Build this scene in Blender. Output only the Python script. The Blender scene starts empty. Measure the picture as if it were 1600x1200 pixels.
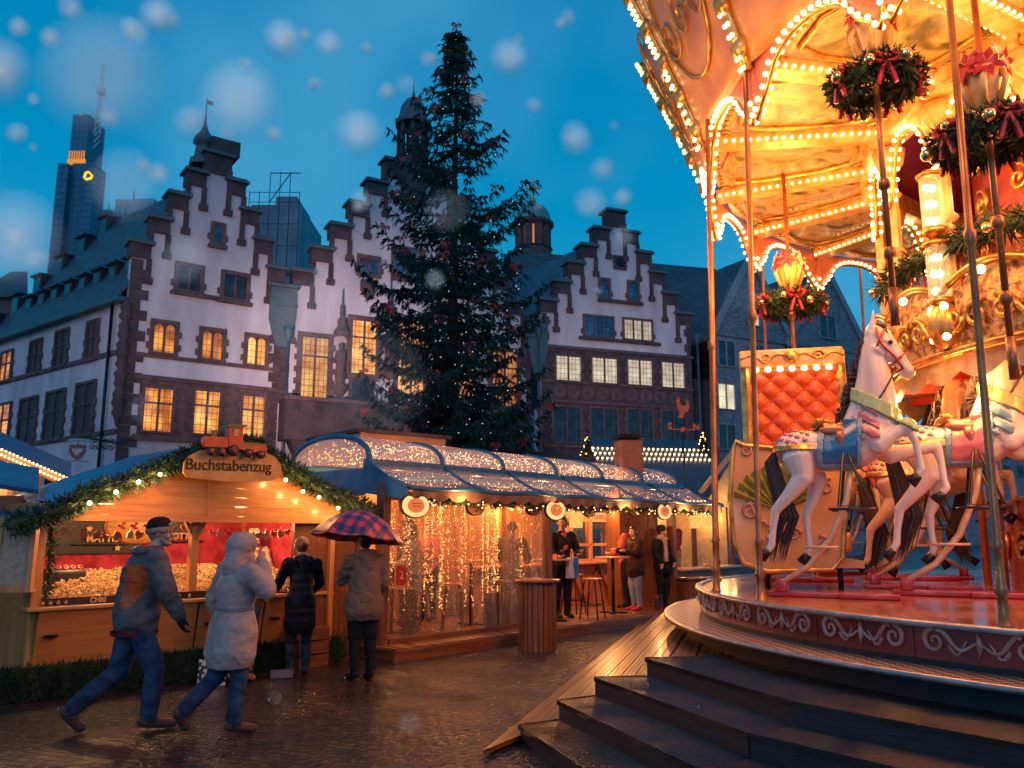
import bpy, bmesh, math, random
from math import sin, cos, pi, radians, atan2, sqrt, hypot
from mathutils import Vector, Matrix, noise
R = random.Random(7)
S = bpy.context.scene
C = S.collection

# ---------------------------------------------------------------- camera
CAM_H = 1.68; PITCH = radians(10.17); FPX = 1310.0
cd = bpy.data.cameras.new('camera'); cam = bpy.data.objects.new('camera', cd); C.objects.link(cam)
cam.location = (0, 0, CAM_H); cam.rotation_euler = (pi/2 + PITCH, 0, 0)
cd.sensor_width = 36; cd.lens = 36*FPX/1600; cd.clip_start = 0.05; cd.clip_end = 3000
cd.dof.use_dof = True; cd.dof.focus_distance = 9.5; cd.dof.aperture_fstop = 2.8
S.camera = cam
S.render.engine = 'CYCLES'
S.cycles.use_denoising = True
S.cycles.max_bounces = 7; S.cycles.diffuse_bounces = 3; S.cycles.glossy_bounces = 4
S.cycles.transmission_bounces = 4; S.cycles.transparent_max_bounces = 14
S.cycles.sample_clamp_indirect = 3.0; S.cycles.sample_clamp_direct = 0
S.cycles.caustics_reflective = False; S.cycles.caustics_refractive = False
S.view_settings.view_transform = 'Standard'; S.view_settings.look = 'None'
S.view_settings.exposure = 0.0; S.view_settings.gamma = 1.0

# ---------------------------------------------------------------- sky: clear blue dusk with paler haze
W = bpy.data.worlds.new('World'); S.world = W; W.use_nodes = True
wt = W.node_tree; wt.nodes.clear()
def wn(t, **k):
    n = wt.nodes.new(t)
    for a, b in k.items(): setattr(n, a, b)
    return n
SUN_EL, SUN_AZ = 3.0, 200.0
sky = wn('ShaderNodeTexSky', sky_type='NISHITA'); sky.sun_disc = False
sky.sun_elevation = radians(SUN_EL); sky.sun_rotation = radians(SUN_AZ); sky.dust_density = 0.6; sky.ozone_density = 4.0
tc = wn('ShaderNodeTexCoord'); nz = wn('ShaderNodeTexNoise'); nz.inputs['Scale'].default_value = 2.3; nz.inputs['Detail'].default_value = 3
nz.inputs['Roughness'].default_value = 0.45
rmp = wn('ShaderNodeValToRGB'); rmp.color_ramp.elements[0].position = 0.48; rmp.color_ramp.elements[1].position = 0.72
sep = wn('ShaderNodeSeparateXYZ')
grad = wn('ShaderNodeValToRGB'); ge = grad.color_ramp.elements
ge[0].position = 0.0; ge[0].color = (0.06, 0.46, 0.74, 1)
ge[1].position = 1.0; ge[1].color = (0.001, 0.16, 0.37, 1)
for p_, c_ in ((0.18, (0.016, 0.36, 0.64, 1)), (0.38, (0.000, 0.27, 0.54, 1)), (0.60, (0.000, 0.215, 0.48, 1))):
    e = ge.new(p_); e.color = c_
mixh = wn('ShaderNodeMix', data_type='RGBA'); mixh.inputs['B'].default_value = (0.14, 0.46, 0.74, 1)
fac = wn('ShaderNodeMath', operation='MULTIPLY'); fac.inputs[1].default_value = 0.5
hue = wn('ShaderNodeMix', data_type='RGBA', blend_type='MIX'); hue.inputs['Factor'].default_value = 0.03
bg = wn('ShaderNodeBackground'); bg.inputs['Strength'].default_value = 1.0
skm = wn('ShaderNodeVectorMath', operation='SCALE'); skm.inputs['Scale'].default_value = 0.10
out = wn('ShaderNodeOutputWorld'); L = wt.links.new
L(tc.outputs['Generated'], nz.inputs['Vector']); L(nz.outputs['Fac'], rmp.inputs['Fac'])
L(tc.outputs['Generated'], sep.inputs[0]); L(sep.outputs['Z'], grad.inputs['Fac'])
L(rmp.outputs['Color'], fac.inputs[0]); L(fac.outputs[0], mixh.inputs['Factor']); L(grad.outputs['Color'], mixh.inputs['A'])
L(sky.outputs['Color'], skm.inputs[0]); L(mixh.outputs['Result'], hue.inputs['A']); L(skm.outputs['Vector'], hue.inputs['B'])
L(hue.outputs['Result'], bg.inputs['Color']); L(bg.outputs[0], out.inputs['Surface'])

# last faint glow of dusk from behind the camera
sd = bpy.data.lights.new('sun', 'SUN'); so = bpy.data.objects.new('sun', sd); C.objects.link(so)
sd.energy = 0.30; sd.angle = radians(25); sd.color = (1.0, 0.62, 0.78)
_a = radians(SUN_AZ); _d = Vector((sin(_a)*cos(radians(22)), cos(_a)*cos(radians(22)), sin(radians(22))))
so.rotation_euler = _d.to_track_quat('Z', 'Y').to_euler()

# ---------------------------------------------------------------- pixel helpers (photo pixels -> points on real planes)
_c, _s = cos(PITCH), sin(PITCH)
def ray(px, py):
    u = (px-800)/FPX; v = (600-py)/FPX
    return Vector((u, _c - v*_s, _s + v*_c))
def atz(px, py, z=0.0):
    r = ray(px, py); t = (z-CAM_H)/r.z; return Vector((r.x*t, r.y*t, z))
def aty(px, py, Y):
    r = ray(px, py); t = Y/r.y; return Vector((r.x*t, Y, CAM_H+r.z*t))
class Plane:
    """vertical plane through p along heading azimuth az: at(px,py) -> (s along, z)"""
    def __init__(s, p, az):
        s.p = Vector((p[0], p[1], 0)); s.d = Vector((sin(az), cos(az), 0)); s.n = Vector((-s.d.y, s.d.x, 0)); s.rz = atan2(s.d.y, s.d.x)
    def at(s, px, py, off=0.0):
        r = ray(px, py); q = s.p + s.n*off
        t = q.dot(s.n)/Vector((r.x, r.y, 0)).dot(s.n)
        w = Vector((r.x*t, r.y*t, 0)) - q
        return w.dot(s.d), CAM_H + r.z*t
    def world(s, a, b=0.0, z=0.0): return s.p + s.d*a + s.n*b + Vector((0, 0, z))

# ---------------------------------------------------------------- tagging
def tag(o, label=None, cat=None, group=None, kind=None):
    if label: o['label'] = label
    if cat: o['category'] = cat
    if group: o['group'] = group
    if kind: o['kind'] = kind
    return o
def thing(name, label, cat, loc=(0, 0, 0), rz=0, group=None):
    o = bpy.data.objects.new(name, None); C.objects.link(o); o.location = loc; o.rotation_euler = (0, 0, rz)
    o.empty_display_size = 0.1
    return tag(o, label, cat, group)
def copy_tree(o, parent=None):
    c = o.copy(); C.objects.link(c)
    if parent: c.parent = parent
    for ch in list(o.children): copy_tree(ch, c)
    return c

# ---------------------------------------------------------------- mesh builder
def frame(a, b):
    d = (b-a); l = d.length or 1e-6; d = d/l
    x = d.orthogonal().normalized() if abs(d.z) > 0.98 else Vector((0, 0, 1)).cross(d).normalized()
    y = d.cross(x); return x, y, d, l
class MB:
    def __init__(s): s.v = []; s.f = []; s.m = []; s.mats = []; s.cur = 0; s.smooth = []; s.sm = False
    def mat(s, m):
        if m not in s.mats: s.mats.append(m)
        s.cur = s.mats.index(m); return s
    def add(s, vs, fs, sm=None):
        n = len(s.v); s.v.extend([tuple(v) for v in vs])
        for f in fs: s.f.append([i+n for i in f]); s.m.append(s.cur); s.smooth.append(s.sm if sm is None else sm)
    def box(s, x0, y0, z0, x1, y1, z1, M=None):
        vs = [Vector((x, y, z)) for x in (x0, x1) for y in (y0, y1) for z in (z0, z1)]
        if M: vs = [M @ v for v in vs]
        s.add(vs, [(0, 1, 3, 2), (4, 6, 7, 5), (0, 4, 5, 1), (2, 3, 7, 6), (0, 2, 6, 4), (1, 5, 7, 3)], False); return s
    def cbox(s, c, d, rz=0, M=None):
        T = Matrix.Translation(c) @ Matrix.Rotation(rz, 4, 'Z')
        if M: T = T @ M
        return s.box(-d[0]/2, -d[1]/2, -d[2]/2, d[0]/2, d[1]/2, d[2]/2, T)
    def bevbox(s, x0, y0, z0, x1, y1, z1, b=0.02, M=None):
        bm = bmesh.new(); bmesh.ops.create_cube(bm, size=1)
        for v in bm.verts: v.co = Vector(((x0+x1)/2+v.co.x*(x1-x0), (y0+y1)/2+v.co.y*(y1-y0), (z0+z1)/2+v.co.z*(z1-z0)))
        bmesh.ops.bevel(bm, geom=list(bm.edges), offset=b, segments=2, affect='EDGES', profile=0.6)
        bm.verts.index_update(); s.add([(M @ v.co) if M else v.co.copy() for v in bm.verts], [[v.index for v in f.verts] for f in bm.faces], True); bm.free(); return s
    def bar(s, a, b, w, h=None):
        a = Vector(a); b = Vector(b); h = h or w; x, y, d, l = frame(a, b)
        vs = [p + x*(i*w/2) + y*(j*h/2) for p in (a, b) for i, j in ((-1, -1), (1, -1), (1, 1), (-1, 1))]
        s.add(vs, [(3, 2, 1, 0), (4, 5, 6, 7), (0, 1, 5, 4), (1, 2, 6, 5), (2, 3, 7, 6), (3, 0, 4, 7)], False); return s
    def tube(s, pts, r, n=8, caps=True, closed=False):
        pts = [Vector(p) for p in pts]; rs = r if isinstance(r, (list, tuple)) else [r]*len(pts)
        vs = []; k = len(pts); px = None
        for i, p in enumerate(pts):
            if closed: d = pts[(i+1) % k] - pts[i-1]
            else: d = pts[min(i+1, k-1)] - pts[max(i-1, 0)]
            if d.length < 1e-9: d = Vector((0, 0, 1))
            d.normalize()
            if px is None: px = d.orthogonal().normalized()
            x = px - d*px.dot(d)
            x = x.normalized() if x.length > 1e-6 else d.orthogonal().normalized()
            px = x; y = d.cross(x)
            for j in range(n):
                a = 2*pi*j/n; vs.append(p + (x*cos(a)+y*sin(a))*rs[i])
        fs = [(i*n+j, i*n+(j+1) % n, (i+1)*n+(j+1) % n, (i+1)*n+j) for i in range(k-1) for j in range(n)]
        if closed: fs += [((k-1)*n+j, (k-1)*n+(j+1) % n, (j+1) % n, j) for j in range(n)]
        elif caps: fs += [tuple(range(n-1, -1, -1)), tuple((k-1)*n+j for j in range(n))]
        s.add(vs, fs, n > 5); return s
    def lathe(s, prof, n=24, o=(0, 0, 0), a0=0, a1=2*pi, M=None, sm=True):
        full = abs(a1-a0-2*pi) < 1e-6; k = n if full else n+1; vs = []
        for (r, z) in prof:
            for j in range(k):
                a = a0+(a1-a0)*j/n; v = Vector((o[0]+r*cos(a), o[1]+r*sin(a), o[2]+z)); vs.append(M @ v if M else v)
        fs = []
        for i in range(len(prof)-1):
            for j in range(n):
                j2 = (j+1) % k; fs.append((i*k+j, i*k+j2, (i+1)*k+j2, (i+1)*k+j))
        s.add(vs, fs, sm); return s
    def sph(s, c, r, n=8, m=6, sc=(1, 1, 1), M=None):
        c = Vector(c); vs = [Vector((0, 0, r*sc[2]))]
        for i in range(1, m):
            t = pi*i/m
            for j in range(n): a = 2*pi*j/n; vs.append(Vector((r*sc[0]*sin(t)*cos(a), r*sc[1]*sin(t)*sin(a), r*sc[2]*cos(t))))
        vs.append(Vector((0, 0, -r*sc[2]))); q = len(vs)-1
        vs = [c + (M @ v if M else v) for v in vs]
        fs = [(0, 1+j, 1+(j+1) % n) for j in range(n)] + [(1+i*n+j, 1+(i+1)*n+j, 1+(i+1)*n+(j+1) % n, 1+i*n+(j+1) % n) for i in range(m-2) for j in range(n)]
        fs += [(q, 1+(m-2)*n+(j+1) % n, 1+(m-2)*n+j) for j in range(n)]
        s.add(vs, fs, True); return s
    def prism(s, pts, y0, y1, M=None, axis='y'):
        """polygon in (x,z) extruded along y (axis='y') or in (x,y) along z (axis='z')"""
        n = len(pts)
        mk = (lambda p, t: Vector((p[0], t, p[1]))) if axis == 'y' else (lambda p, t: Vector((p[0], p[1], t)))
        vs = [mk(p, y0) for p in pts] + [mk(p, y1) for p in pts]
        if M: vs = [M @ v for v in vs]
        s.add(vs, [tuple(range(n)), tuple(range(2*n-1, n-1, -1))] + [(i, i+n, (i+1) % n+n, (i+1) % n) for i in range(n)], False); return s
    def quad(s, a, b, c, d): s.add([a, b, c, d], [(0, 1, 2, 3)], False); return s
    def grid(s, fn, nu, nv, sm=True, close_u=False):
        vs = [fn(i/nu, j/nv) for j in range(nv+1) for i in range(nu+1)]
        fs = [(j*(nu+1)+i, j*(nu+1)+i+1, (j+1)*(nu+1)+i+1, (j+1)*(nu+1)+i) for j in range(nv) for i in range(nu)]
        s.add(vs, fs, sm); return s
    def build(s, name, m=None, parent=None, loc=None, rz=None):
        me = bpy.data.meshes.new(name); me.from_pydata(s.v, [], s.f)
        mats = s.mats or [m]
        for x in mats: me.materials.append(x)
        me.polygons.foreach_set('material_index', s.m); me.polygons.foreach_set('use_smooth', s.smooth)
        bm = bmesh.new(); bm.from_mesh(me); bmesh.ops.recalc_face_normals(bm, faces=bm.faces); bm.to_mesh(me); bm.free()
        me.update(); o = bpy.data.objects.new(name, me); C.objects.link(o)
        if parent: o.parent = parent
        if loc: o.location = loc
        if rz is not None: o.rotation_euler = (0, 0, rz)
        return o
def mobj(name, me, m, parent=None):
    me.materials.clear(); me.materials.append(m)
    o = bpy.data.objects.new(name, me); C.objects.link(o)
    if parent: o.parent = parent
    return o
def shop_dg(ts):
    with bpy.context.temp_override(scene=ts, view_layer=ts.view_layers[0]): return bpy.context.evaluated_depsgraph_get()
def blob(mb, voxel=0.012, smooth=3, disp=0):
    """fuse overlapping volumes into one continuous skin"""
    o = mb.build('tmp'); C.objects.unlink(o); TS = bpy.data.scenes.get('workshop') or bpy.data.scenes.new('workshop'); TS.collection.objects.link(o)
    md = o.modifiers.new('r', 'REMESH'); md.mode = 'VOXEL'; md.voxel_size = voxel; md.use_smooth_shade = True
    if smooth: sm = o.modifiers.new('s', 'SMOOTH'); sm.factor = 0.5; sm.iterations = smooth
    dg = shop_dg(TS); ev = o.evaluated_get(dg)
    me = bpy.data.meshes.new_from_object(ev, depsgraph=dg)
    old = o.data; bpy.data.objects.remove(o); bpy.data.meshes.remove(old)
    if disp:
        for v in me.vertices:
            q_ = v.co + Vector((noise.noise(v.co*3.1), noise.noise(v.co*3.3+Vector((5, 0, 0))), 0))*.12
            n_ = (1-abs(noise.noise(Vector((q_.x*7, q_.y*7, q_.z*10))))*2.6)*0.75 + noise.noise(v.co*24.0)*0.35
            v.co = v.co + v.normal*(n_*disp)
    for p in me.polygons: p.use_smooth = True
    return me
def cap(mb, a, b, r0, r1=None, n=14, sx=1.0, sy=1.0):
    """tapered capsule"""
    a = Vector(a); b = Vector(b); r1 = r0 if r1 is None else r1
    x, y, d, l = frame(a, b) if (b-a).length > 1e-5 else (Vector((1, 0, 0)), Vector((0, 1, 0)), Vector((0, 0, 1)), 0)
    vs = []; rings = []
    for t in (0.98, 0.8, 0.5, 0.0): rings.append((a - d*(r0*sin(t*pi/2)), r0*cos(t*pi/2)))
    for t in (0.0, 0.5, 0.8, 0.98): rings.append((b + d*(r1*sin(t*pi/2)), r1*cos(t*pi/2)))
    for p, r in rings:
        for j in range(n): g = 2*pi*j/n; vs.append(p + x*(cos(g)*r*sx) + y*(sin(g)*r*sy))
    k = len(rings)
    fs = [(i*n+j, i*n+(j+1) % n, (i+1)*n+(j+1) % n, (i+1)*n+j) for i in range(k-1) for j in range(n)]
    fs += [tuple(range(n-1, -1, -1)), tuple((k-1)*n+j for j in range(n))]
    mb.add(vs, fs, True)
def chain(mb, pts):
    """pts: list of (x,y,z,r)"""
    for p, q in zip(pts, pts[1:]): cap(mb, p[:3], q[:3], p[3], q[3])
def spiral(c, r0, turns, n=26, flip=1, a0=0.0, taper=0.12):
    """2-D spiral points (x,z) round c"""
    o = []
    for i in range(n+1):
        t = i/n; a = a0 + flip*2*pi*turns*t; r = r0*(1-t)+r0*taper*t
        o.append((c[0]+r*cos(a), c[1]+r*sin(a)))
    return o
def text_mesh(txt, size, depth=0.004, font=None, align='CENTER', xs=1.0, bold=0.0):
    cu = bpy.data.curves.new('t', 'FONT'); cu.body = txt; cu.size = size; cu.extrude = depth; cu.align_x = align; cu.align_y = 'CENTER'
    cu.offset = bold; cu.resolution_u = 4
    TS = bpy.data.scenes.get('workshop') or bpy.data.scenes.new('workshop'); o = bpy.data.objects.new('t', cu); TS.collection.objects.link(o); dg = shop_dg(TS)
    me = bpy.data.meshes.new_from_object(o.evaluated_get(dg), depsgraph=dg); bpy.data.objects.remove(o)
    for v in me.vertices: v.co.x *= xs
    return me
def put_text(name, txt, size, m, parent, loc, face=(0, -1), depth=0.004, tilt=0, xs=1.0, bold=0.0):
    """text standing in the x-z plane of the parent, readable from local -y"""
    me = text_mesh(txt, size, depth, xs=xs, bold=bold)
    o = mobj(name, me, m, parent); o.location = loc; o.rotation_euler = (pi/2, tilt, 0); return o

# ---------------------------------------------------------------- materials
def mat(name, col, rough=0.6, metal=0.0, col2=None, scale=6.0, detail=4, contrast=(0.35, 0.65), bump=0.0, bscale=None,
        emit=None, es=0.0, coat=0.0, spec=0.5, trans=0.0, stretch=(1, 1, 1), alpha=1.0, rough2=None, sub=0.0, bdist=0.01):
    m = bpy.data.materials.new(name); m.use_nodes = True; t = m.node_tree; b = t.nodes['Principled BSDF']; l = t.links.new
    c4 = tuple(col)+(1,) if len(col) == 3 else col
    b.inputs['Base Color'].default_value = c4; b.inputs['Roughness'].default_value = rough; b.inputs['Metallic'].default_value = metal
    b.inputs['Coat Weight'].default_value = coat; b.inputs['Coat Roughness'].default_value = 0.12; b.inputs['Specular IOR Level'].default_value = spec
    b.inputs['Transmission Weight'].default_value = trans; b.inputs['Alpha'].default_value = alpha
    tcn = t.nodes.new('ShaderNodeTexCoord'); mp = t.nodes.new('ShaderNodeMapping'); mp.inputs['Scale'].default_value = stretch
    l(tcn.outputs['Object'], mp.inputs['Vector'])
    nn = t.nodes.new('ShaderNodeTexNoise'); nn.inputs['Scale'].default_value = scale; nn.inputs['Detail'].default_value = detail
    l(mp.outputs['Vector'], nn.inputs['Vector'])
    if col2 is None: col2 = tuple(min(1, x*0.72) for x in col[:3])
    cr = t.nodes.new('ShaderNodeValToRGB'); cr.color_ramp.elements[0].position = contrast[0]; cr.color_ramp.elements[1].position = contrast[1]
    cr.color_ramp.elements[0].color = tuple(col2)+(1,); cr.color_ramp.elements[1].color = c4
    l(nn.outputs['Fac'], cr.inputs['Fac']); l(cr.outputs['Color'], b.inputs['Base Color'])
    if rough2 is not None:
        mr = t.nodes.new('ShaderNodeMapRange'); mr.inputs['To Min'].default_value = rough; mr.inputs['To Max'].default_value = rough2
        mr.inputs['From Min'].default_value = 0.35; mr.inputs['From Max'].default_value = 0.65
        l(nn.outputs['Fac'], mr.inputs['Value']); l(mr.outputs['Result'], b.inputs['Roughness'])
    if bump:
        n2 = t.nodes.new('ShaderNodeTexNoise'); n2.inputs['Scale'].default_value = bscale or scale*3; n2.inputs['Detail'].default_value = 5
        l(mp.outputs['Vector'], n2.inputs['Vector'])
        bp = t.nodes.new('ShaderNodeBump'); bp.inputs['Strength'].default_value = bump; bp.inputs['Distance'].default_value = bdist
        l(n2.outputs['Fac'], bp.inputs['Height']); l(bp.outputs['Normal'], b.inputs['Normal'])
    if emit: b.inputs['Emission Color'].default_value = tuple(emit)+(1,); b.inputs['Emission Strength'].default_value = es
    return m
def nodes_of(m): return m.node_tree.nodes, m.node_tree.links.new, m.node_tree.nodes['Principled BSDF']
def emis(name, col, s, sample='NONE'):
    m = bpy.data.materials.new(name); m.use_nodes = True; t = m.node_tree; t.nodes.clear()
    e = t.nodes.new('ShaderNodeEmission'); e.inputs['Color'].default_value = tuple(col)+(1,); e.inputs['Strength'].default_value = s
    o = t.nodes.new('ShaderNodeOutputMaterial'); t.links.new(e.outputs[0], o.inputs['Surface']); m.cycles.emission_sampling = sample
    return m
def lamp(name, loc, e, r=0.1, col=(1.0, 0.46, 0.15), parent=None):
    d = bpy.data.lights.new(name, 'POINT'); d.energy = e; d.color = col; d.shadow_soft_size = r
    o = bpy.data.objects.new(name, d); C.objects.link(o); o.location = loc
    if parent: o.parent = parent
    return o
M = {}
M['plaster'] = mat('plaster', (0.74, 0.60, 0.64), 0.85, col2=(0.50, 0.39, 0.43), scale=0.55, detail=8, stretch=(1.6, 1.6, .45), bump=0.6, bscale=9, contrast=(.3, .7), bdist=.03)
M['sandstone'] = mat('sandstone', (0.17, 0.085, 0.085), 0.85, col2=(0.10, 0.052, 0.058), scale=2.2, bump=0.6, bscale=6, bdist=.05)
M['dark_sandstone'] = mat('dark_sandstone', (0.11, 0.06, 0.065), 0.85, col2=(0.06, 0.035, 0.04), scale=1.6, bump=0.8, bscale=5, bdist=.06)
M['coping'] = mat('slate_coping', (0.10, 0.12, 0.14), 0.5, scale=3)
M['iron'] = mat('dark_iron', (0.02, 0.02, 0.024), 0.45, metal=0.6)
M['pipe'] = mat('painted_pipe', (0.05, 0.10, 0.12), 0.5)
M['glass_dark'] = mat('dusk_glass', (0.02, 0.03, 0.05), 0.08, spec=0.9, col2=(.01, .015, .03), scale=0.8)
def slate(name, c1, c2, sc=1.0):
    m = mat(name, c1, 0.42, rough2=0.65); n, l, b = nodes_of(m)
    tcn = n.new('ShaderNodeTexCoord'); br = n.new('ShaderNodeTexBrick'); br.inputs['Scale'].default_value = sc
    br.inputs['Color1'].default_value = tuple(c1)+(1,); br.inputs['Color2'].default_value = tuple(c2)+(1,); br.inputs['Mortar'].default_value = (c2[0]*.4, c2[1]*.4, c2[2]*.4, 1)
    br.inputs['Brick Width'].default_value = 0.55; br.inputs['Row Height'].default_value = 0.30; br.inputs['Mortar Size'].default_value = 0.02
    l(tcn.outputs['UV'], br.inputs['Vector']); l(br.outputs['Color'], b.inputs['Base Color'])
    bp = n.new('ShaderNodeBump'); bp.inputs['Strength'].default_value = 0.7; bp.inputs['Distance'].default_value = 0.04
    l(br.outputs['Fac'], bp.inputs['Height']); bp.invert = True; l(bp.outputs['Normal'], b.inputs['Normal'])
    return m
M['slate'] = slate('wet_slate', (0.060, 0.085, 0.12), (0.034, 0.052, 0.078))
M['slate_grey'] = slate('grey_slate', (0.10, 0.10, 0.12), (0.055, 0.057, 0.07), 1.3)
M['slate_clad'] = slate('slate_cladding', (0.34, 0.30, 0.33), (0.16, 0.145, 0.17), 2.2)
def wood(name, c1, c2, rough=0.5, axis=0, sc=3.0, bump=.25, coat=0.0):
    st = [14.0, 14.0, 14.0]; st[axis] = 1.0
    m = mat(name, c1, rough, col2=c2, scale=sc, detail=6, stretch=st, contrast=(.3, .62), bump=bump, bscale=sc*1.2, coat=coat)
    n, l, b = nodes_of(m)
    # planks' knots
    return m
M['pine'] = wood('varnished_pine', (0.62, 0.27, 0.085), (0.47, 0.17, 0.045), 0.38, 0, 1.4, coat=.3)
M['pine_v'] = wood('varnished_pine_upright', (0.62, 0.27, 0.085), (0.45, 0.17, 0.045), 0.38, 2, 1.4, coat=.3)
M['bar_wood'] = wood('dark_bar_wood', (0.22, 0.075, 0.03), (0.12, 0.04, 0.018), 0.4, 2, 1.6)
M['bar_wood_h'] = wood('dark_bar_boards', (0.25, 0.085, 0.035), (0.13, 0.045, 0.02), 0.4, 0, 1.6)
M['fir'] = mat('fir_needles', (0.035, 0.085, 0.032), 0.6, col2=(0.014, 0.04, 0.018), scale=5)
M['fir_dark'] = mat('spruce_needles', (0.018, 0.058, 0.048), 0.65, col2=(0.006, 0.022, 0.020), scale=1.2, spec=.2)
M['bark'] = mat('bark', (0.05, 0.035, 0.025), 0.9, bump=.6)
M['gold'] = mat('gilding', (0.86, 0.50, 0.14), 0.28, metal=0.75, col2=(0.50, 0.22, 0.05), scale=7, bump=.25, bscale=18)
M['brass'] = mat('brass_pole', (0.56, 0.22, 0.075), 0.34, metal=0.55, col2=(0.30, 0.11, 0.05), scale=3)
M['cream'] = mat('cream_enamel', (0.80, 0.56, 0.26), 0.32, col2=(0.66, 0.42, 0.17), scale=3, coat=.4)
M['red'] = mat('red_paint', (0.50, 0.025, 0.02), 0.35, col2=(.36, .015, .015), coat=.3)
M['red_dark'] = mat('deep_red_boards', (0.36, 0.022, 0.018), 0.4, col2=(.20, .012, .012), scale=2, stretch=(1, 1, 14), coat=.3)
M['bulb'] = emis('lit_bulb', (1.0, 0.60, 0.24), 9.0)
M['bulb_soft'] = emis('small_lit_bulb', (1.0, 0.56, 0.20), 8.0)
BULB_ME = {}
def bulb_parts(par, pts, r, m='bulb', name='bulb'):
    key = (round(r, 4), m)
    if key not in BULB_ME: q = MB(); q.sph((0, 0, 0), r, 8, 6); o = q.build(name, M[m]); BULB_ME[key] = o.data; bpy.data.objects.remove(o)
    for p in pts: o = bpy.data.objects.new(name, BULB_ME[key]); C.objects.link(o); o.parent = par; o.location = p
# ================================================================ GROUND
def auto_uv(o, k=1.0):
    me = o.data; uv = me.uv_layers.new(name='UVMap')
    for p in me.polygons:
        n = p.normal; t = Vector((0, 0, 1)).cross(n)
        t = t.normalized() if t.length > 1e-3 else Vector((1, 0, 0)); b = n.cross(t)
        for li in p.loop_indices:
            co = me.vertices[me.loops[li].vertex_index].co; uv.data[li].uv = (co.dot(t)*k, co.dot(b)*k)
def make_cobble():
    m = mat('wet_cobbles', (0.055, 0.032, 0.028), 0.3); n, l, b = nodes_of(m)
    tcn = n.new('ShaderNodeTexCoord'); mp = n.new('ShaderNodeMapping'); mp.inputs['Rotation'].default_value = (0, 0, radians(24))
    l(tcn.outputs['Object'], mp.inputs['Vector'])
    # laid in slightly wavy courses
    wz = n.new('ShaderNodeTexNoise'); wz.inputs['Scale'].default_value = 0.9; l(mp.outputs['Vector'], wz.inputs['Vector'])
    ad = n.new('ShaderNodeVectorMath'); ad.operation = 'MULTIPLY_ADD'; ad.inputs[1].default_value = (.35, .35, 0); l(wz.outputs['Color'], ad.inputs[0]); l(mp.outputs['Vector'], ad.inputs[2])
    br = n.new('ShaderNodeTexBrick'); br.inputs['Scale'].default_value = 1.0; br.inputs['Brick Width'].default_value = 0.135; br.inputs['Row Height'].default_value = 0.10
    br.inputs['Mortar Size'].default_value = 0.016; br.inputs['Mortar Smooth'].default_value = 0.6; br.inputs['Bias'].default_value = 0.0
    br.inputs['Color1'].default_value = (.056, .034, .030, 1); br.inputs['Color2'].default_value = (.012, .009, .010, 1); br.inputs['Mortar'].default_value = (.012, .009, .009, 1)
    l(ad.outputs[0], br.inputs['Vector'])
    l(br.outputs['Color'], b.inputs['Base Color'])
    nz2 = n.new('ShaderNodeTexNoise'); nz2.inputs['Scale'].default_value = 22; nz2.inputs['Detail'].default_value = 4; l(mp.outputs['Vector'], nz2.inputs['Vector'])
    vo = n.new('ShaderNodeTexVoronoi'); vo.inputs['Scale'].default_value = 8.5; l(ad.outputs[0], vo.inputs['Vector'])
    m1 = n.new('ShaderNodeMath'); m1.operation = 'MULTIPLY_ADD'; m1.inputs[1].default_value = -1.0; l(br.outputs['Fac'], m1.inputs[0])
    m2 = n.new('ShaderNodeMath'); m2.operation = 'MULTIPLY'; m2.inputs[1].default_value = 0.9; l(nz2.outputs['Fac'], m2.inputs[0]); 
    m3 = n.new('ShaderNodeMath'); m3.operation = 'MULTIPLY_ADD'; m3.inputs[1].default_value = -0.5; l(vo.outputs['Distance'], m3.inputs[0]); l(m2.outputs[0], m3.inputs[2])
    l(m3.outputs[0], m1.inputs[2])
    bp = n.new('ShaderNodeBump'); bp.inputs['Strength'].default_value = 1.0; bp.inputs['Distance'].default_value = 0.032; l(m1.outputs[0], bp.inputs['Height']); l(bp.outputs['Normal'], b.inputs['Normal'])
    pn = n.new('ShaderNodeTexNoise'); pn.inputs['Scale'].default_value = 0.7; pn.inputs['Detail'].default_value = 3; l(mp.outputs['Vector'], pn.inputs['Vector'])
    mr = n.new('ShaderNodeMapRange'); mr.inputs['From Min'].default_value = 0.35; mr.inputs['From Max'].default_value = 0.65; mr.inputs['To Min'].default_value = 0.09; mr.inputs['To Max'].default_value = 0.30
    l(pn.outputs['Fac'], mr.inputs['Value']); l(mr.outputs['Result'], b.inputs['Roughness'])
    b.inputs['Specular IOR Level'].default_value = 0.5
    return m
g = MB(); g.quad((-900, -60, 0), (900, -60, 0), (900, 1200, 0), (-900, 1200, 0))
tag(g.build('ground', make_cobble()), kind='structure')

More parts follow.
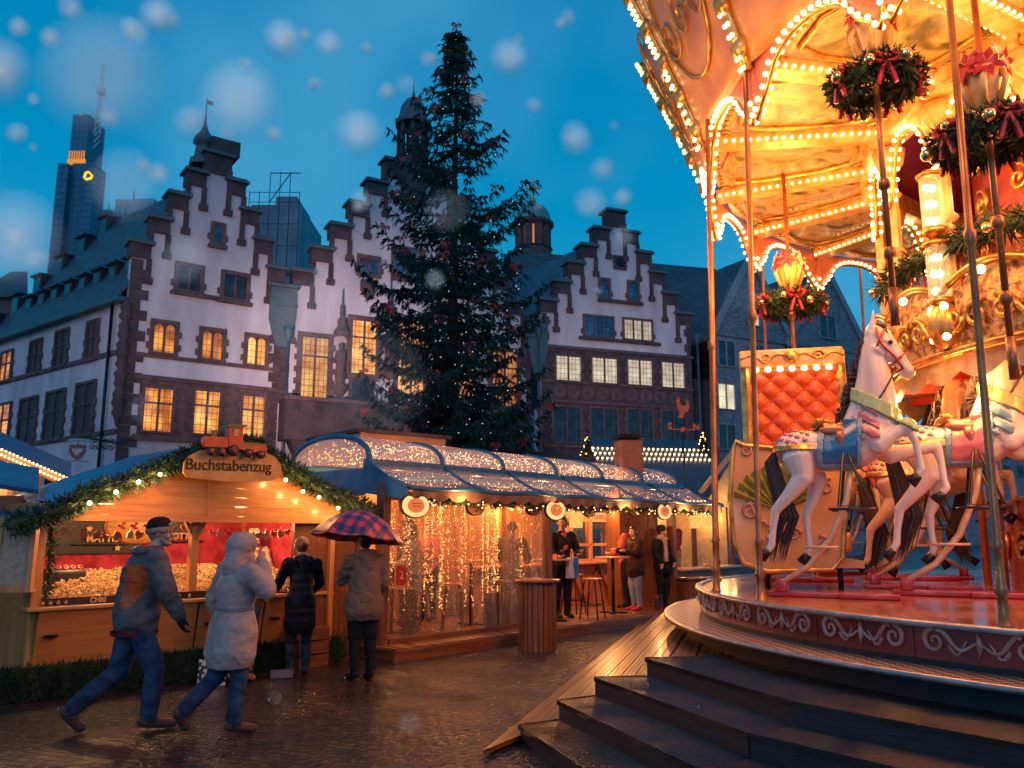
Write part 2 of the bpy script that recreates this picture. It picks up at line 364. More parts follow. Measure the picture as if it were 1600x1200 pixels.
# ================================================================ windows
def pane_mat(name, base, hot, s, gx=0.28, gz=0.34, noise_s=1.5, lead=0.012):
    m = bpy.data.materials.new(name); m.use_nodes = True; t = m.node_tree; b = t.nodes['Principled BSDF']; l = t.links.new; n = t.nodes
    tcn = n.new('ShaderNodeTexCoord'); sp = n.new('ShaderNodeSeparateXYZ'); cb = n.new('ShaderNodeCombineXYZ'); l(tcn.outputs['Object'], sp.inputs[0]); l(sp.outputs['X'], cb.inputs['X']); l(sp.outputs['Z'], cb.inputs['Y'])
    br = n.new('ShaderNodeTexBrick'); br.offset = 0; br.inputs['Scale'].default_value = 1; br.inputs['Brick Width'].default_value = gx; br.inputs['Row Height'].default_value = gz; br.inputs['Mortar Size'].default_value = lead
    br.inputs['Mortar Smooth'].default_value = 0
    l(cb.outputs[0], br.inputs['Vector'])
    ns = n.new('ShaderNodeTexNoise'); ns.inputs['Scale'].default_value = noise_s; ns.inputs['Detail'].default_value = 2; oi = n.new('ShaderNodeObjectInfo'); av = n.new('ShaderNodeVectorMath')
    l(tcn.outputs['Object'], av.inputs[0]); l(oi.outputs['Random'], av.inputs[1]); sc = n.new('ShaderNodeVectorMath'); sc.operation = 'MULTIPLY'; sc.inputs[1].default_value = (1, 1, 1); l(av.outputs[0], sc.inputs[0]); l(sc.outputs[0], ns.inputs['Vector'])
    cr = n.new('ShaderNodeValToRGB'); cr.color_ramp.elements[0].position = .38; cr.color_ramp.elements[1].position = .68; cr.color_ramp.elements[0].color = tuple(base)+(1,); cr.color_ramp.elements[1].color = tuple(hot)+(1,)
    l(ns.outputs['Fac'], cr.inputs['Fac'])
    mx = n.new('ShaderNodeMix'); mx.data_type = 'RGBA'; l(br.outputs['Fac'], mx.inputs['Factor']); l(cr.outputs['Color'], mx.inputs['A']); mx.inputs['B'].default_value = (0.008, 0.006, 0.006, 1)
    b.inputs['Base Color'].default_value = (.02, .02, .025, 1); b.inputs['Roughness'].default_value = 0.15
    if s > 0:
        l(mx.outputs['Result'], b.inputs['Emission Color']); vr = n.new('ShaderNodeMapRange'); vr.inputs['To Min'].default_value = s*.62; vr.inputs['To Max'].default_value = s*1.25; l(oi.outputs['Random'], vr.inputs['Value']); l(vr.outputs['Result'], b.inputs['Emission Strength'])
    else: l(mx.outputs['Result'], b.inputs['Base Color'])
    m.cycles.emission_sampling = 'NONE'
    return m
PM = {
 'warm': pane_mat('warm_lit_leaded_glass', (0.30, 0.075, 0.012), (1.0, 0.36, 0.05), 1.35, noise_s=1.1),
 'bright': pane_mat('bright_lit_leaded_glass', (0.62, 0.20, 0.03), (1.0, 0.52, 0.13), 1.4, noise_s=1.3),
 'pale': pane_mat('pale_lit_leaded_glass', (0.66, 0.50, 0.34), (0.95, 0.82, 0.58), 0.9),
 'blue': pane_mat('dusk_blue_leaded_glass', (0.016, 0.075, 0.16), (0.045, 0.19, 0.34), 0.0),
 'dark': pane_mat('dark_leaded_glass', (0.018, 0.022, 0.034), (0.05, 0.055, 0.075), 0.0),
 'shutter': mat('brown_shutter', (0.085, 0.030, 0.022), 0.6, col2=(.05, .02, .016), scale=2, stretch=(1, 1, 12)),
}
M['chandelier'] = emis('chandelier_glow', (1.0, .80, .48), 6)
def window(parent, s, z, w, h, glass, cols=2, transom=0.0, sur=0.22, stone='sandstone', sill=0.0, arch=False, y=0.0, out=-1, pitch=None):
    """s,z = centre on the wall; surround stands proud of the wall, glass set back in it. out: -1 toward local -y"""
    o = MB(); yo = y+out*0.14; yi = y+out*0.0
    def bx(a, b, c, d, yy=yo): o.box(a, min(yy, yi), b, c, max(yy, yi), d)
    bx(-w/2-sur, h/2, w/2+sur, h/2+sur); bx(-w/2-sur, -h/2-sur*.8, w/2+sur, -h/2, y+out*.18)
    bx(-w/2-sur, -h/2, -w/2, h/2); bx(w/2, -h/2, w/2+sur, h/2)
    for q in (-1, 1):     # toothed quoins of the surround
        for k in range(max(1, int(h/0.7))):
            zz = -h/2+.15+k*.7
            a, b = (w/2+sur, w/2+sur+.14) if q > 0 else (-w/2-sur-.14, -w/2-sur)
            bx(a, zz, b, zz+.32, y+out*.13)
    for i in range(1, cols): x = -w/2+w*i/cols; bx(x-.06, -h/2, x+.06, h/2, y+out*.11)
    if transom: zt = h/2-h*transom; bx(-w/2, zt-.05, w/2, zt+.05, y+out*.10)
    if sill: bx(-w/2-sur-sill, -h/2-sur*.8-.16, w/2+sur+sill, -h/2-sur*.8, y+out*.26)
    f = o.build('window', M[stone], parent); f.location = (s, 0, z)
    p = MB(); n = max(1, cols)
    for i in range(n):
        a = -w/2+w*i/n+(.06 if i else 0); b = -w/2+w*(i+1)/n-(.06 if i < n-1 else 0)
        yy = y+out*.045
        if arch:
            pts = [(a, -h/2), (b, -h/2), (b, h/2-(b-a)*.5)]+[((a+b)/2+(b-a)/2*cos(t*pi/6), h/2-(b-a)*.5+(b-a)*.5*sin(t*pi/6)) for t in range(1, 6)]+[(a, h/2-(b-a)*.5)]
            p.add([(q[0], yy, q[1]) for q in pts], [tuple(range(len(pts)))])
            # stone spandrel behind the arch is the window's backing
        else: p.quad((a, yy, -h/2), (b, yy, -h/2), (b, yy, h/2), (a, yy, h/2))
    p.build('pane', PM[glass] if isinstance(glass, str) else glass, f)
    if arch:
        q = MB(); q.box(-w/2, min(yi, y+out*.03), -h/2, w/2, max(yi, y+out*.03), h/2); q.build('backing', M[stone], f)
    if glass in ('warm', 'bright') and h > 1.6:     # lit chandelier seen inside, close behind the glass
        pass
    return f

def gable_house(name, label, plane, width, zones, apex, steps_l, steps_r, zb, depth=18, wallm='plaster', roof_z=None, side_az=None):
    """steps_*: list of (s, z) step corners from the outside up to the apex top"""
    t = thing(name, label, 'town hall building', plane.p, plane.rz)
    # wall outline: each step is a horizontal top then a riser
    out = [(0, 0)]
    for (s, z) in steps_l: out += [(s, out[-1][1]), (s, z)] if len(out) > 1 else [(s, 0), (s, z)]
    r = []
    for (s, z) in steps_r: r += [(s, z), (s, None)]
    pts = [(0, 0)]
    prev = 0
    for i, (s, z) in enumerate(steps_l):
        if i == 0: pts += [(s, z)] if s <= 0.01 else [(0, z)]
        else: pts += [(s, steps_l[i-1][1]), (s, z)]
    for i in range(len(steps_r)-1, -1, -1):
        s, z = steps_r[i]; pts.append((s, z))
        if i > 0: pts.append((s, steps_r[i-1][1]))
    pts.append((steps_r[0][0], 0))
    clean = []
    for p in pts:
        if not clean or (abs(p[0]-clean[-1][0]) > 1e-4 or abs(p[1]-clean[-1][1]) > 1e-4): clean.append(p)
    MB().prism(clean, 0, .6).build('wall', M[wallm], t)
    allsteps = [('l', i, steps_l) for i in range(len(steps_l))]+[('r', i, steps_r) for i in range(len(steps_r))]
    n = len(steps_l)
    for side, i, st in allsteps:
        s, z = st[i]
        if i < n-1: s2 = st[i+1][0]
        else:
            if side == 'r': continue
            s2 = steps_r[-1][0]
        a, b = min(s, s2), max(s, s2)
        ms = MB().mat(M['dark_sandstone'])
        hh = .75 if i < n-1 else 1.1
        ms.box(a-.12, -.16, z-hh, b+.06, .70, z)
        # drop moulding running down beside the next riser
        inner = s2 if i < n-1 else None
        if inner is not None:
            x = inner; ms.box(x-.13, -.15, z-hh-1.0, x+.13, 0, z-hh); ms.box(x-.24, -.17, z-hh-1.35, x+.24, 0, z-hh-1.0)
            ms.box(x-.13, -.149, z, x+.13, 0, st[i+1][1]-.75)
        ms.mat(M['coping']).box(a-.28, -.36, z, b+.20, .95, z+.14)
        ms.box(a-.18, -.22, z+.14, b+.10, .85, z+.26)
        ms.build('gable_step', None, t)
    # roof behind
    rz = roof_z or apex
    return t
def quoins(parent, s, z0, z1, w=0.75, stone='dark_sandstone', side=1, y=-.08):
    q = MB(); z = z0; k = 0
    while z < z1-.1:
        ww = w if k % 2 else w*.62; h = .55
        q.box(min(s, s+side*ww), y, z, max(s, s+side*ww), 0, min(z+h, z1)-.03); z += h; k += 1
    return q.build('quoins', M[stone], parent)
def roof(parent, a, b, c, d, m='slate', name='roof', th=.25):
    """quad a,b (eave) c,d (ridge), given thickness downwards"""
    mb = MB(); A = [Vector(x) for x in (a, b, c, d)]; dn = Vector((0, 0, -th))
    vs = A+[x+dn for x in A]; mb.add(vs, [(0, 1, 2, 3), (7, 6, 5, 4), (0, 4, 5, 1), (1, 5, 6, 2), (2, 6, 7, 3), (3, 7, 4, 0)])
    o = mb.build(name, M[m], parent); auto_uv(o); return o
def band(parent, s0, s1, z0, z1, m='sandstone', y=-.1, name='string_course'):
    return MB().box(s0, y, z0, s1, 0, z1).build(name, M[m], parent)
def drainpipe(parent, s, z0, z1, y=-.25, r=.09):
    b = MB(); b.tube([(s, y, z0), (s, y, z1)], r, 8); b.lathe([(r, -.5), (.3, 0), (.34, .3), (.1, .3)], 10, (s, y, z1)); return b.build('drainpipe', M['pipe'], parent)

def pw(pl, par, lst, **k):
    for (px, py, wp, hp, glass, kw) in lst:
        s, z = pl.at(px, py); s0, _ = pl.at(px-wp/2, py); s1, _ = pl.at(px+wp/2, py); _, za = pl.at(px, py-hp/2); _, zb_ = pl.at(px, py+hp/2)
        kk = dict(k); kk.update(kw); window(par, s, z, s1-s0, za-zb_, glass, **kk)

# ---------------------------------------------------------------- left house
A54, A62, A70 = radians(54), radians(62), radians(70)
PL1 = Plane((-19.9, 42.0), A54); W1 = 8.2
def zpx(pl, px, py): return pl.at(px, py)[1]
def spx(pl, px, py): return pl.at(px, py)[0]
def mk_steps(pl, left, right):
    return [(spx(pl, x, y), zpx(pl, x, y)) for x, y in left], [(spx(pl, x, y), zpx(pl, x, y)) for x, y in right]
sl, sr = mk_steps(PL1, [(218, 380), (247, 343), (275, 307), (304, 271), (331, 240)], [(436, 424), (417, 379), (401, 333), (385, 289), (366, 252)])
# regularise to a symmetric gable
def regular(width, zs, cap_w):
    n = len(zs); st = (width-cap_w)/2/(n-1); l_ = [(i*st, zs[i]) for i in range(n)]; r_ = [(width-i*st, zs[i]) for i in range(n)]; return l_, r_
zs1 = [(a[1]+b[1])/2 for a, b in zip(sl, sr)]
s_off = 1.05
L1, R1 = regular(W1, zs1, 1.35)
h1 = gable_house('gabled_house', 'leftmost pale stepped-gable house, arched windows and small onion turret on its gable', PL1, W1, None, zs1[-1], L1, R1, 0)
zlo = zpx(PL1, 300, 690); 
zt_ = zpx(PL1, 322, 602); zbm = zpx(PL1, 300, 684)
zone = MB(); zone.box(.9, -.05, zbm, W1-.1, 0, zt_); zone.build('stone_storey', M['sandstone'], h1)
band(h1, .6, W1, zt_, zt_+.22, 'sandstone', -.12); band(h1, .7, W1-.1, zbm-.3, zbm, 'sandstone', -.2)
zc = zpx(PL1, 322, 563); band(h1, .5, W1, zc-.2, zc, 'sandstone', -.12)
MB().box(0, -.07, 0, W1, 0, zbm-1.6).build('plinth', M['dark_sandstone'], h1)
quoins(h1, 0, 0, zs1[0]-.8, .95); quoins(h1, W1, zbm-1.5, zs1[0]-.8, .6, side=-1)
pw(PL1, h1, [(340, 367, 11, 26, 'blue', dict(cols=1, sur=.22, sill=.1)), (295, 436, 34, 36, 'dark', dict(sill=.15)), (367, 449, 34, 36, 'dark', dict(sill=.15)),
    (256, 529, 32, 44, 'warm', dict(arch=True)), (331, 540, 30, 43, 'warm', dict(arch=True)), (400, 549, 27, 42, 'bright', dict(arch=True)),
    (246, 641, 43, 66, 'warm', dict(transom=.34, sur=.15, y=-.05)), (322, 645, 38, 66, 'bright', dict(transom=.34, sur=.15, y=-.05)), (394, 651, 34, 62, 'bright', dict(transom=.34, sur=.15, y=-.05))])
zz = zpx(PL1, 330, 466); band(h1, spx(PL1, 266, 466), spx(PL1, 389, 466), zz-.1, zz+.1, 'dark_sandstone', -.22, 'sill')
drainpipe(h1, W1+.35, 2, zpx(PL1, 443, 520), -.3)
# carved corner figure column
b = MB(); zA, zB = zpx(PL1, 192, 655), zpx(PL1, 192, 480)
prof = []; zz = zA; k = 0
while zz < zB:
    prof += [(.16+.14*((k*37) % 5)/5, zz), (.30+.08*((k*53) % 3)/3, zz+.25)]; zz += .5; k += 1
b.lathe([(0.02, zA-.5)]+prof+[(.02, zB+.4)], 8, (-.1, -.25, 0)); b.build('carved_corner_column', M['dark_sandstone'], h1)
# side wing wall and roofs (obtuse corner)
PS = Plane((-19.9, 42.0), radians(-52)); inv = Matrix.Rotation(-PL1.rz, 4, 'Z')
sd_l = inv @ PS.d.to_4d().to_3d(); LEN = 18.5; n_s = PS.n
zE = zpx(PS, 182, 470)
def lo(v): return inv @ (Vector(v)-PL1.p)   # world->house frame
wl = MB(); a = lo(PS.world(0.02)); c_ = lo(PS.world(LEN)); nn = inv @ n_s
wl.add([a, c_, c_-nn*.5, a-nn*.5]+[x+Vector((0, 0, zE)) for x in (a, c_, c_-nn*.5, a-nn*.5)], [(0, 1, 2, 3), (4, 5, 6, 7), (0, 1, 5, 4), (1, 2, 6, 5), (2, 3, 7, 6), (3, 0, 4, 7)])
wl.build('side_wall', M['plaster'], h1)
sw = bpy.data.objects.new('side_wing', None); C.objects.link(sw); sw.parent = h1; sw.rotation_euler = (0, 0, PS.rz-PL1.rz)
for (px, py, wp, hp) in [(145, 533, 15, 56), (97, 545, 17, 52), (56, 559, 15, 48), (11, 573, 15, 42), (133, 640, 27, 78), (86, 650, 26, 72), (44, 658, 24, 66), (4, 664, 22, 60)]:
    s, z = PS.at(px, py); w_ = abs(PS.at(px-wp/2, py)[0]-PS.at(px+wp/2, py)[0]); hh = PS.at(px, py-hp/2)[1]-PS.at(px, py+hp/2)[1]
    window(sw, s, z, w_, hh, 'shutter' if px > 20 else 'warm', cols=2, transom=.4, sur=.16, out=1)
for py0 in (560, 679):
    z = zpx(PS, 148, py0); MB().box(0, 0, z-.12, LEN, .12, z+.12).build('string_course', M['sandstone'], sw)
MB().box(0, 0, zE-.25, LEN, .55, zE-.02).build('gutter', M['pipe'], sw)
b = MB(); b.tube([(1.2, .2, 1), (1.2, .2, zE)], .09, 8); b.build('drainpipe', M['iron'], sw)
apex1 = zs1[-2]+.3; eaveO = nn*.5+Vector((0, 0, zE)); side = inv @ PS.d
mid = Vector((W1/2, .3, apex1)); e0 = a+eaveO
# ridge runs back from the gable and ends in a hip that falls to the far corner
RL, EL = 11.7, 18.5
Re = mid+side*RL; Ee = e0+side*EL
roof(h1, e0+side*0.2, Ee, Re, mid+Vector((0, .1, 0)))
far = Ee-nn*9; roof(h1, Ee, far, Re, Re+Vector((0, .02, 0)))
e1 = Vector((W1, .3, zs1[0]-.6)); roof(h1, e1+side*EL, e1, mid+Vector((0, .1, 0)), Re)
def dormer(parent, p, axis_out, w, h, dep, dark='dark'):
    d = MB(); t_ = Vector((0, 0, 1)).cross(axis_out)*-1; Mx = Matrix((( t_.x, -axis_out.x, 0, p.x), (t_.y, -axis_out.y, 0, p.y), (0, 0, 1, p.z), (0, 0, 0, 1)))
    d.mat(M['slate']).box(-w/2, 0, 0, w/2, dep, h, Mx); d.box(-w/2-.12, -.2, h, w/2+.12, dep, h+.12, Mx)
    o = d.build('dormer', None, parent); g_ = MB(); g_.box(-w/2+.15, -.03, .2, w/2-.15, 0, h-.15, Mx); g_.build('pane', PM[dark], o)
rv = mid-e0; rin = Vector((rv.x, rv.y, 0)); rin = rin-side*rin.dot(side)
for k in range(8):     # low row of dormers
    base = e0+side*(1.2+k*1.75)+rin*.22
    dormer(h1, Vector((base.x, base.y, zE+(apex1-zE)*.20-.05)), nn, .95, .95, 1.4)
for k in range(6):     # gabled lucarnes stepping down the hip
    f = .10+k*.16; base = Re.lerp(Ee, f)-side*.5; dormer(h1, Vector((base.x, base.y, base.z-.35)), nn, 1.15, 1.35, 1.2, 'dark')
# turret on the gable
b = MB(); s0 = W1/2-.55; zt2 = zs1[-1]+.2
b.mat(M['dark_sandstone']).box(s0+.1, -.1, zt2, s0+1.7, 1.4, zt2+.9)
b.mat(M['coping']).lathe([(.75, -.4), (.7, 0), (.5, .15), (.42, .9), (.62, 1.0), (.55, 1.3), (.22, 1.75), (.10, 2.2), (.04, 3.0), (0, 3.1)], 10, (s0-.15, .6, zt2-.9+.5)); b.build('onion_turret', None, h1)
b = MB(); x_, z_ = s0-.15, zt2+2.5; b.tube([(x_, .6, z_), (x_, .6, z_+.9)], .03, 6); b.box(x_, .59, z_+.55, x_+.35, .61, z_+.8); b.build('weather_vane', M['iron'], h1)

# ---------------------------------------------------------------- centre house
P2 = PL1.world(W1); PL2 = Plane((P2.x, P2.y), A62); W2 = 16.4
lft = [(460, 427), (490, 391), (519, 355), (548, 321), (576, 287), (604, 254)]
zs2 = [zpx(PL2, x+14, y) for x, y in lft]
xs = [spx(PL2, x, y) for x, y in lft]
L2 = [(x, z) for x, z in zip(xs, zs2)]; L2[0] = (0.0, zs2[0]-0.0)
L2 = [(0.0, zs2[0]-2.2)]+[(x, z) for x, z in zip(xs, zs2)]
R2 = [(W2-x, z) for x, z in L2]
h2 = gable_house('gabled_house', 'broad middle stepped-gable house with tall bright windows and a clock behind the spruce', PL2, W2, None, 0, L2, R2, 0)
zb2 = zpx(PL2, 520, 633)
zpx_ = zpx(PL2, 520, 688)
bal = MB(); bal.mat(M['dark_sandstone']).box(0.1, -1.6, zb2-2.3, W2-.1, 0, zb2-.1)
for k in range(40):
    bal.box(.25+k*.41, -1.66, zb2-1.0, .42+k*.41, -1.6, zb2-.3)
bal.mat(M['sandstone']).box(0, -1.75, zb2-.1, W2, 0, zb2+.12)
for k in range(7): bal.mat(M['dark_sandstone']).prism([(.5+k*2.4, zb2-2.3), (2.4+k*2.4, zb2-2.3), (2.0+k*2.4, zb2-3.2), (.9+k*2.4, zb2-3.2)], -1.4, -.3)
bal.build('balcony', None, h2)
pw(PL2, h2, [(491, 576, 40, 96, 'bright', dict(transom=.3, sur=.3)), (568, 545, 37, 86, 'bright', dict(transom=.3, sur=.3)), (642, 560, 40, 112, 'bright', dict(transom=.3, sur=.3)),
    (716, 575, 40, 100, 'warm', dict(transom=.3, sur=.3)), (788, 592, 38, 84, 'warm', dict(transom=.3, sur=.3)), (576, 417, 27, 24, 'blue', dict(arch=True)), (716, 440, 27, 24, 'blue', dict(arch=True)),
    (564, 611, 30, 44, 'dark', dict(cols=1, arch=True, sur=.2))])
def wallclock(pl, par, px, py, r, y=-.1):
    s, z = pl.at(px, py); f = MB(); f.box(-r*1.15, y, -r*1.15, r*1.15, 0, r*1.15); o = f.build('clock_surround', M['sandstone'], par); o.location = (s, 0, z)
    q = MB(); q.lathe([(0, 0), (r*.9, 0), (r*.92, .06), (r, .06), (r, 0)], 28, M=Matrix.Translation((0, y-.05, 0)) @ Matrix.Rotation(pi/2, 4, 'X')); q.build('clock_face', M['clock_face'], o)
    h = MB()
    for k in range(12): a = k*pi/6; h.bar((sin(a)*r*.68, y-.13, cos(a)*r*.68), (sin(a)*r*.84, y-.13, cos(a)*r*.84), .05)
    h.bar((0, y-.14, 0), (r*.5, y-.14, -r*.1), .07); h.bar((0, y-.14, 0), (-r*.1, y-.14, -r*.7), .05); h.build('clock_hands', M['gold'], o)
M['clock_face'] = mat('clock_blue', (0.05, 0.16, 0.26), .3)
wallclock(PL2, h2, 638, 414, 1.0)
# carved crest and canopied statues
def crest(pl, par, px, py, w):
    s, z = pl.at(px, py); b = MB(); b.prism([(-w, w), (w, w), (w, -.2*w), (.5*w, -w), (0, -1.35*w), (-.5*w, -w), (-w, -.2*w)], -.22, 0)
    b.sph((0, -.22, 0), w*.55, 8, 6, (1, .4, 1)); o = b.build('carved_crest', M['sandstone'], par); o.location = (s, 0, z)
crest(PL2, h2, 575, 452, .5)
for px, py, h_ in ((530, 562, 5.2), (606, 540, 5.0)):
    s, z = PL2.at(px, py); b = MB(); k = h_/5.2
    b.lathe([(0, -2.3*k), (.22, -2.2*k), (.5, -1.8*k), (.55, -1.6*k), (.3, -1.5*k)], 8, (0, -.3, 0))
    b.lathe([(.24, -1.5*k), (.30, -1.1*k), (.26, -.4*k), (.36, .0), (.30, .45*k), (.10, .6*k), (.17, .72*k), (.16, .9*k), (0, 1.0*k)], 9, (0, -.3, 0))
    b.lathe([(.45, 1.25*k), (.52, 1.6*k), (.42, 1.7*k), (.26, 2.0*k), (.3, 2.3*k), (.16, 2.5*k), (.14, 3.2*k), (.05, 3.3*k), (.03, 4.2*k), (0, 4.3*k)], 8, (0, -.3, 0))
    o = b.build('canopied_statue', M['sandstone'], h2); o.location = (s, 0, z)
quoins(h2, 0, zb2, zs2[0]-2.9, .55); quoins(h2, W2, zb2, zs2[0]-2.9, .55, side=-1)
drainpipe(h2, W2+.45, 2, zpx(PL2, 836, 520), -.3)
# turret
sT, _ = PL2.at(648, 200); zT0 = zs2[-1]; zcap = zpx(PL2, 650, 192); ztop = zpx(PL2, 655, 124); zdm = zpx(PL2, 650, 148)
b = MB(); b.mat(M['dark_sandstone']).lathe([(1.0, -2.5), (1.0, zcap-zT0-2.6), (1.15, zcap-zT0-2.4), (.95, zcap-zT0-2.3)], 8, (0, .3, 0), sm=False)
for k in range(8): a = pi/8+k*pi/4; b.box(-.1, -.1, zcap-zT0-2.3, .1, .1, zcap-zT0, Matrix.Translation((.9*cos(a), .3+.9*sin(a), 0)))
b.lathe([(.45, zcap-zT0-2.3), (.45, zcap-zT0)], 8, (0, .3, 0))
q = zdm-zcap
b.mat(M['coping']).lathe([(1.2, zcap-zT0-.15), (1.25, zcap-zT0+.05), (1.0, zcap-zT0+.3), (.85, zcap-zT0+q*.55), (.5, zcap-zT0+q*.85), (.12, zcap-zT0+q), (.05, zcap-zT0+q+.4), (.03, ztop-zT0), (0, ztop-zT0)], 8, (0, .3, 0), sm=False)
o = b.build('gable_turret', None, h2); o.location = (sT, 0, zT0)
# its roof
rid = zs2[-2]+.2
roof(h2, (0, .3, zs2[0]-2.6), (0, 24, zs2[0]-2.6), (W2/2, 24, rid), (W2/2, .3, rid)); roof(h2, (W2, 24, zs2[0]-2.6), (W2, .3, zs2[0]-2.6), (W2/2, .3, rid), (W2/2, 24, rid))

# ---------------------------------------------------------------- right house
P3 = PL2.world(W2+.9); PL3 = Plane((P3.x, P3.y), A70); W3 = 11.6
zl3 = [zpx(PL3, x, y) for x, y in [(862, 471), (881, 442), (903, 414), (922, 387), (941, 360), (966, 333)]]
zr3 = [zpx(PL3, x, y) for x, y in [(1066, 493), (1047, 461), (1028, 428), (1010, 397), (991, 366), (966, 333)]]
W3 = spx(PL3, 1077, 500)
zs3 = [(a+b)/2 for a, b in zip(zl3, zr3)]
L3, R3 = regular(W3, zs3, 1.3)
h3 = gable_house('gabled_house', 'right-hand stepped-gable house with a dark stone storey and pale lit office windows', PL3, W3, None, 0, L3, R3, 0)
zA3 = zpx(PL3, 960, 552); band(h3, 0.0, W3, 0, zA3, 'dark_sandstone', -.09, 'stone_storeys'); band(h3, -.1, W3+.1, zA3, zA3+.2, 'sandstone', -.2)
for yy in (602, 632, 700):
    z = zpx(PL3, 960, yy); band(h3, 0, W3, z-.1, z+.1, 'sandstone', -.2)
for k in range(9):
    s = spx(PL3, 874+k*22.5, 617); z = zpx(PL3, 960, 617); b = MB(); b.lathe([(.12, .0), (.30, .05), (.40, .12), (.47, .03), (.5, 0)], 14, M=Matrix.Translation((s, -.09, z)) @ Matrix.Rotation(pi/2, 4, 'X')); b.build('medallion', M['sandstone'], h3)
quoins(h3, 0, zA3, zs3[0]-.8, .5); quoins(h3, W3, zA3, zs3[0]-.8, .5, side=-1)
pl_ = dict(sur=.13, y=-.09)
pw(PL3, h3, [(944, 452, 12, 27, 'blue', dict(cols=1, sur=.18)), (989, 456, 12, 27, 'blue', dict(cols=1, sur=.18)),
    (935, 511, 43, 30, 'blue', dict(cols=3, sur=.14)), (996, 516, 42, 30, 'pale', dict(cols=3, sur=.14)),
    (886.6, 577, 38, 38, 'pale', pl_), (943, 580, 38, 38, 'pale', pl_), (998, 583, 37, 38, 'pale', pl_), (1050, 587, 34, 38, 'pale', pl_),
    (884, 664, 40, 54, 'dark', pl_), (942, 666, 40, 54, 'dark', pl_), (998, 668, 38, 54, 'dark', pl_), (1051, 670, 36, 54, 'dark', pl_)])
for a_, b_, yy in ((933, 1003, 472), (904, 1030, 533)):
    z = zpx(PL3, 966, yy); band(h3, spx(PL3, a_, yy), spx(PL3, b_, yy), z-.12, z+.08, 'dark_sandstone', -.25, 'sill')
s, z = PL3.at(968, 411); b = MB(); b.box(-.5, -.16, -.5, .5, 0, .5); o = b.build('square_vent', M['dark_sandstone'], h3); o.location = (s, 0, z)
b = MB(); b.lathe([(0, 0), (.22, 0), (.33, .05), (.38, 0)], 16, M=Matrix.Translation((0, -.17, 0)) @ Matrix.Rotation(pi/2, 4, 'X')); b.build('round_grille', M['iron'], o)
drainpipe(h3, W3+.4, 2, zpx(PL3, 1085, 530), -.3)
rid3 = zs3[-2]+.1
roof(h3, (0, .3, zs3[0]-.6), (-6, 26, zs3[0]-.6), (W3/2-6, 26, rid3), (W3/2, .3, rid3)); roof(h3, (W3-6, 26, zs3[0]-.6), (W3, .3, zs3[0]-.6), (W3/2, .3, rid3), (W3/2-6, 26, rid3))
# dark carved consoles between the three houses
for hh, s in ((h2, 0.0), (h2, W2+.45)):
    z = zs2[0]-3.0; b = MB(); b.box(s-.75, -.3, z, s+.75, 0, z+1.9); b.prism([(s-.75, z), (s+.75, z), (s+.3, z-1.6), (s-.3, z-1.6)], -.28, 0)
    b.mat(M['coping']).box(s-.9, -.45, z+1.9, s+.9, .4, z+2.1); b.build('carved_console', M['dark_sandstone'], hh)

# ---------------------------------------------------------------- slate-clad houses on the right
P4 = Plane((14.25, 61.5), radians(62))
def slate_house(label, s0, s1, ze_px, apex_px, wins, deep=14):
    t = thing('gabled_house', label, 'house', P4.world(s0), P4.rz); w = s1-s0
    ze = zpx(P4, *ze_px); za = zpx(P4, *apex_px)
    MB().box(0, 0, 0, w, .5, ze).build('wall', M['grey_render'], t)
    gb = MB(); gb.prism([(-.15, ze), (w+.15, ze), (w/2, za)], -.12, .4); o = gb.build('slate_gable', M['slate_clad'], t); auto_uv(o)
    tr = MB(); tr.bar((-.5, -.2, ze-.2), (w/2, -.2, za+.15), .22, .5); tr.bar((w+.5, -.2, ze-.2), (w/2, -.2, za+.15), .22, .5); tr.build('verge_board', M['trim_grey'], t)
    roof(t, (-.5, -.2, ze-.25), (-.5, deep, ze-.25), (w/2, deep, za+.1), (w/2, -.2, za+.1), 'slate_grey'); roof(t, (w+.5, deep, ze-.25), (w+.5, -.2, ze-.25), (w/2, -.2, za+.1), (w/2, deep, za+.1), 'slate_grey')
    for (px, py, wp, hp, gl) in wins:
        s, z = P4.at(px, py); sa = spx(P4, px-wp/2, py); sb = spx(P4, px+wp/2, py); hz = zpx(P4, px, py-hp/2)-zpx(P4, px, py+hp/2)
        window(t, s-s0, z, sb-sa, hz, gl, cols=2, sur=.1, stone='trim_grey', y=-.12 if z > ze else 0)
        if z < ze: q = MB(); q.box(s-s0-.8, -.04, z-hz/2-1.3, s-s0+.8, 0, z-hz/2-.3); o = q.build('slate_apron', M['slate_clad'], t); auto_uv(o)
    return t
M['grey_render'] = mat('grey_render', (0.27, 0.25, 0.31), .8, scale=1.2, bump=.3); M['trim_grey'] = mat('grey_trim', (0.34, 0.31, 0.34), .6)
PM['office'] = pane_mat('office_window_light', (0.62, 0.52, 0.36), (0.95, 0.85, 0.55), 0.9, 9, 9); PM['plain'] = pane_mat('plain_dark_pane', (0.02, 0.03, 0.045), (0.05, 0.08, 0.12), 0.0, 9, 9)
sA = spx(P4, 1116, 523); sB = spx(P4, 1233, 540); sC = spx(P4, 1352, 555)
slate_house('slate-clad gabled house just right of the pale stepped gables', sA, sB, (1116, 523), (1174, 405), [(1175, 496, 15, 26, 'office'), (1134, 553, 25, 38, 'plain'), (1134, 620, 25, 38, 'office'), (1135, 683, 25, 38, 'plain'), (1185, 560, 26, 38, 'plain'), (1185, 625, 26, 38, 'plain'), (1185, 688, 26, 38, 'office')])
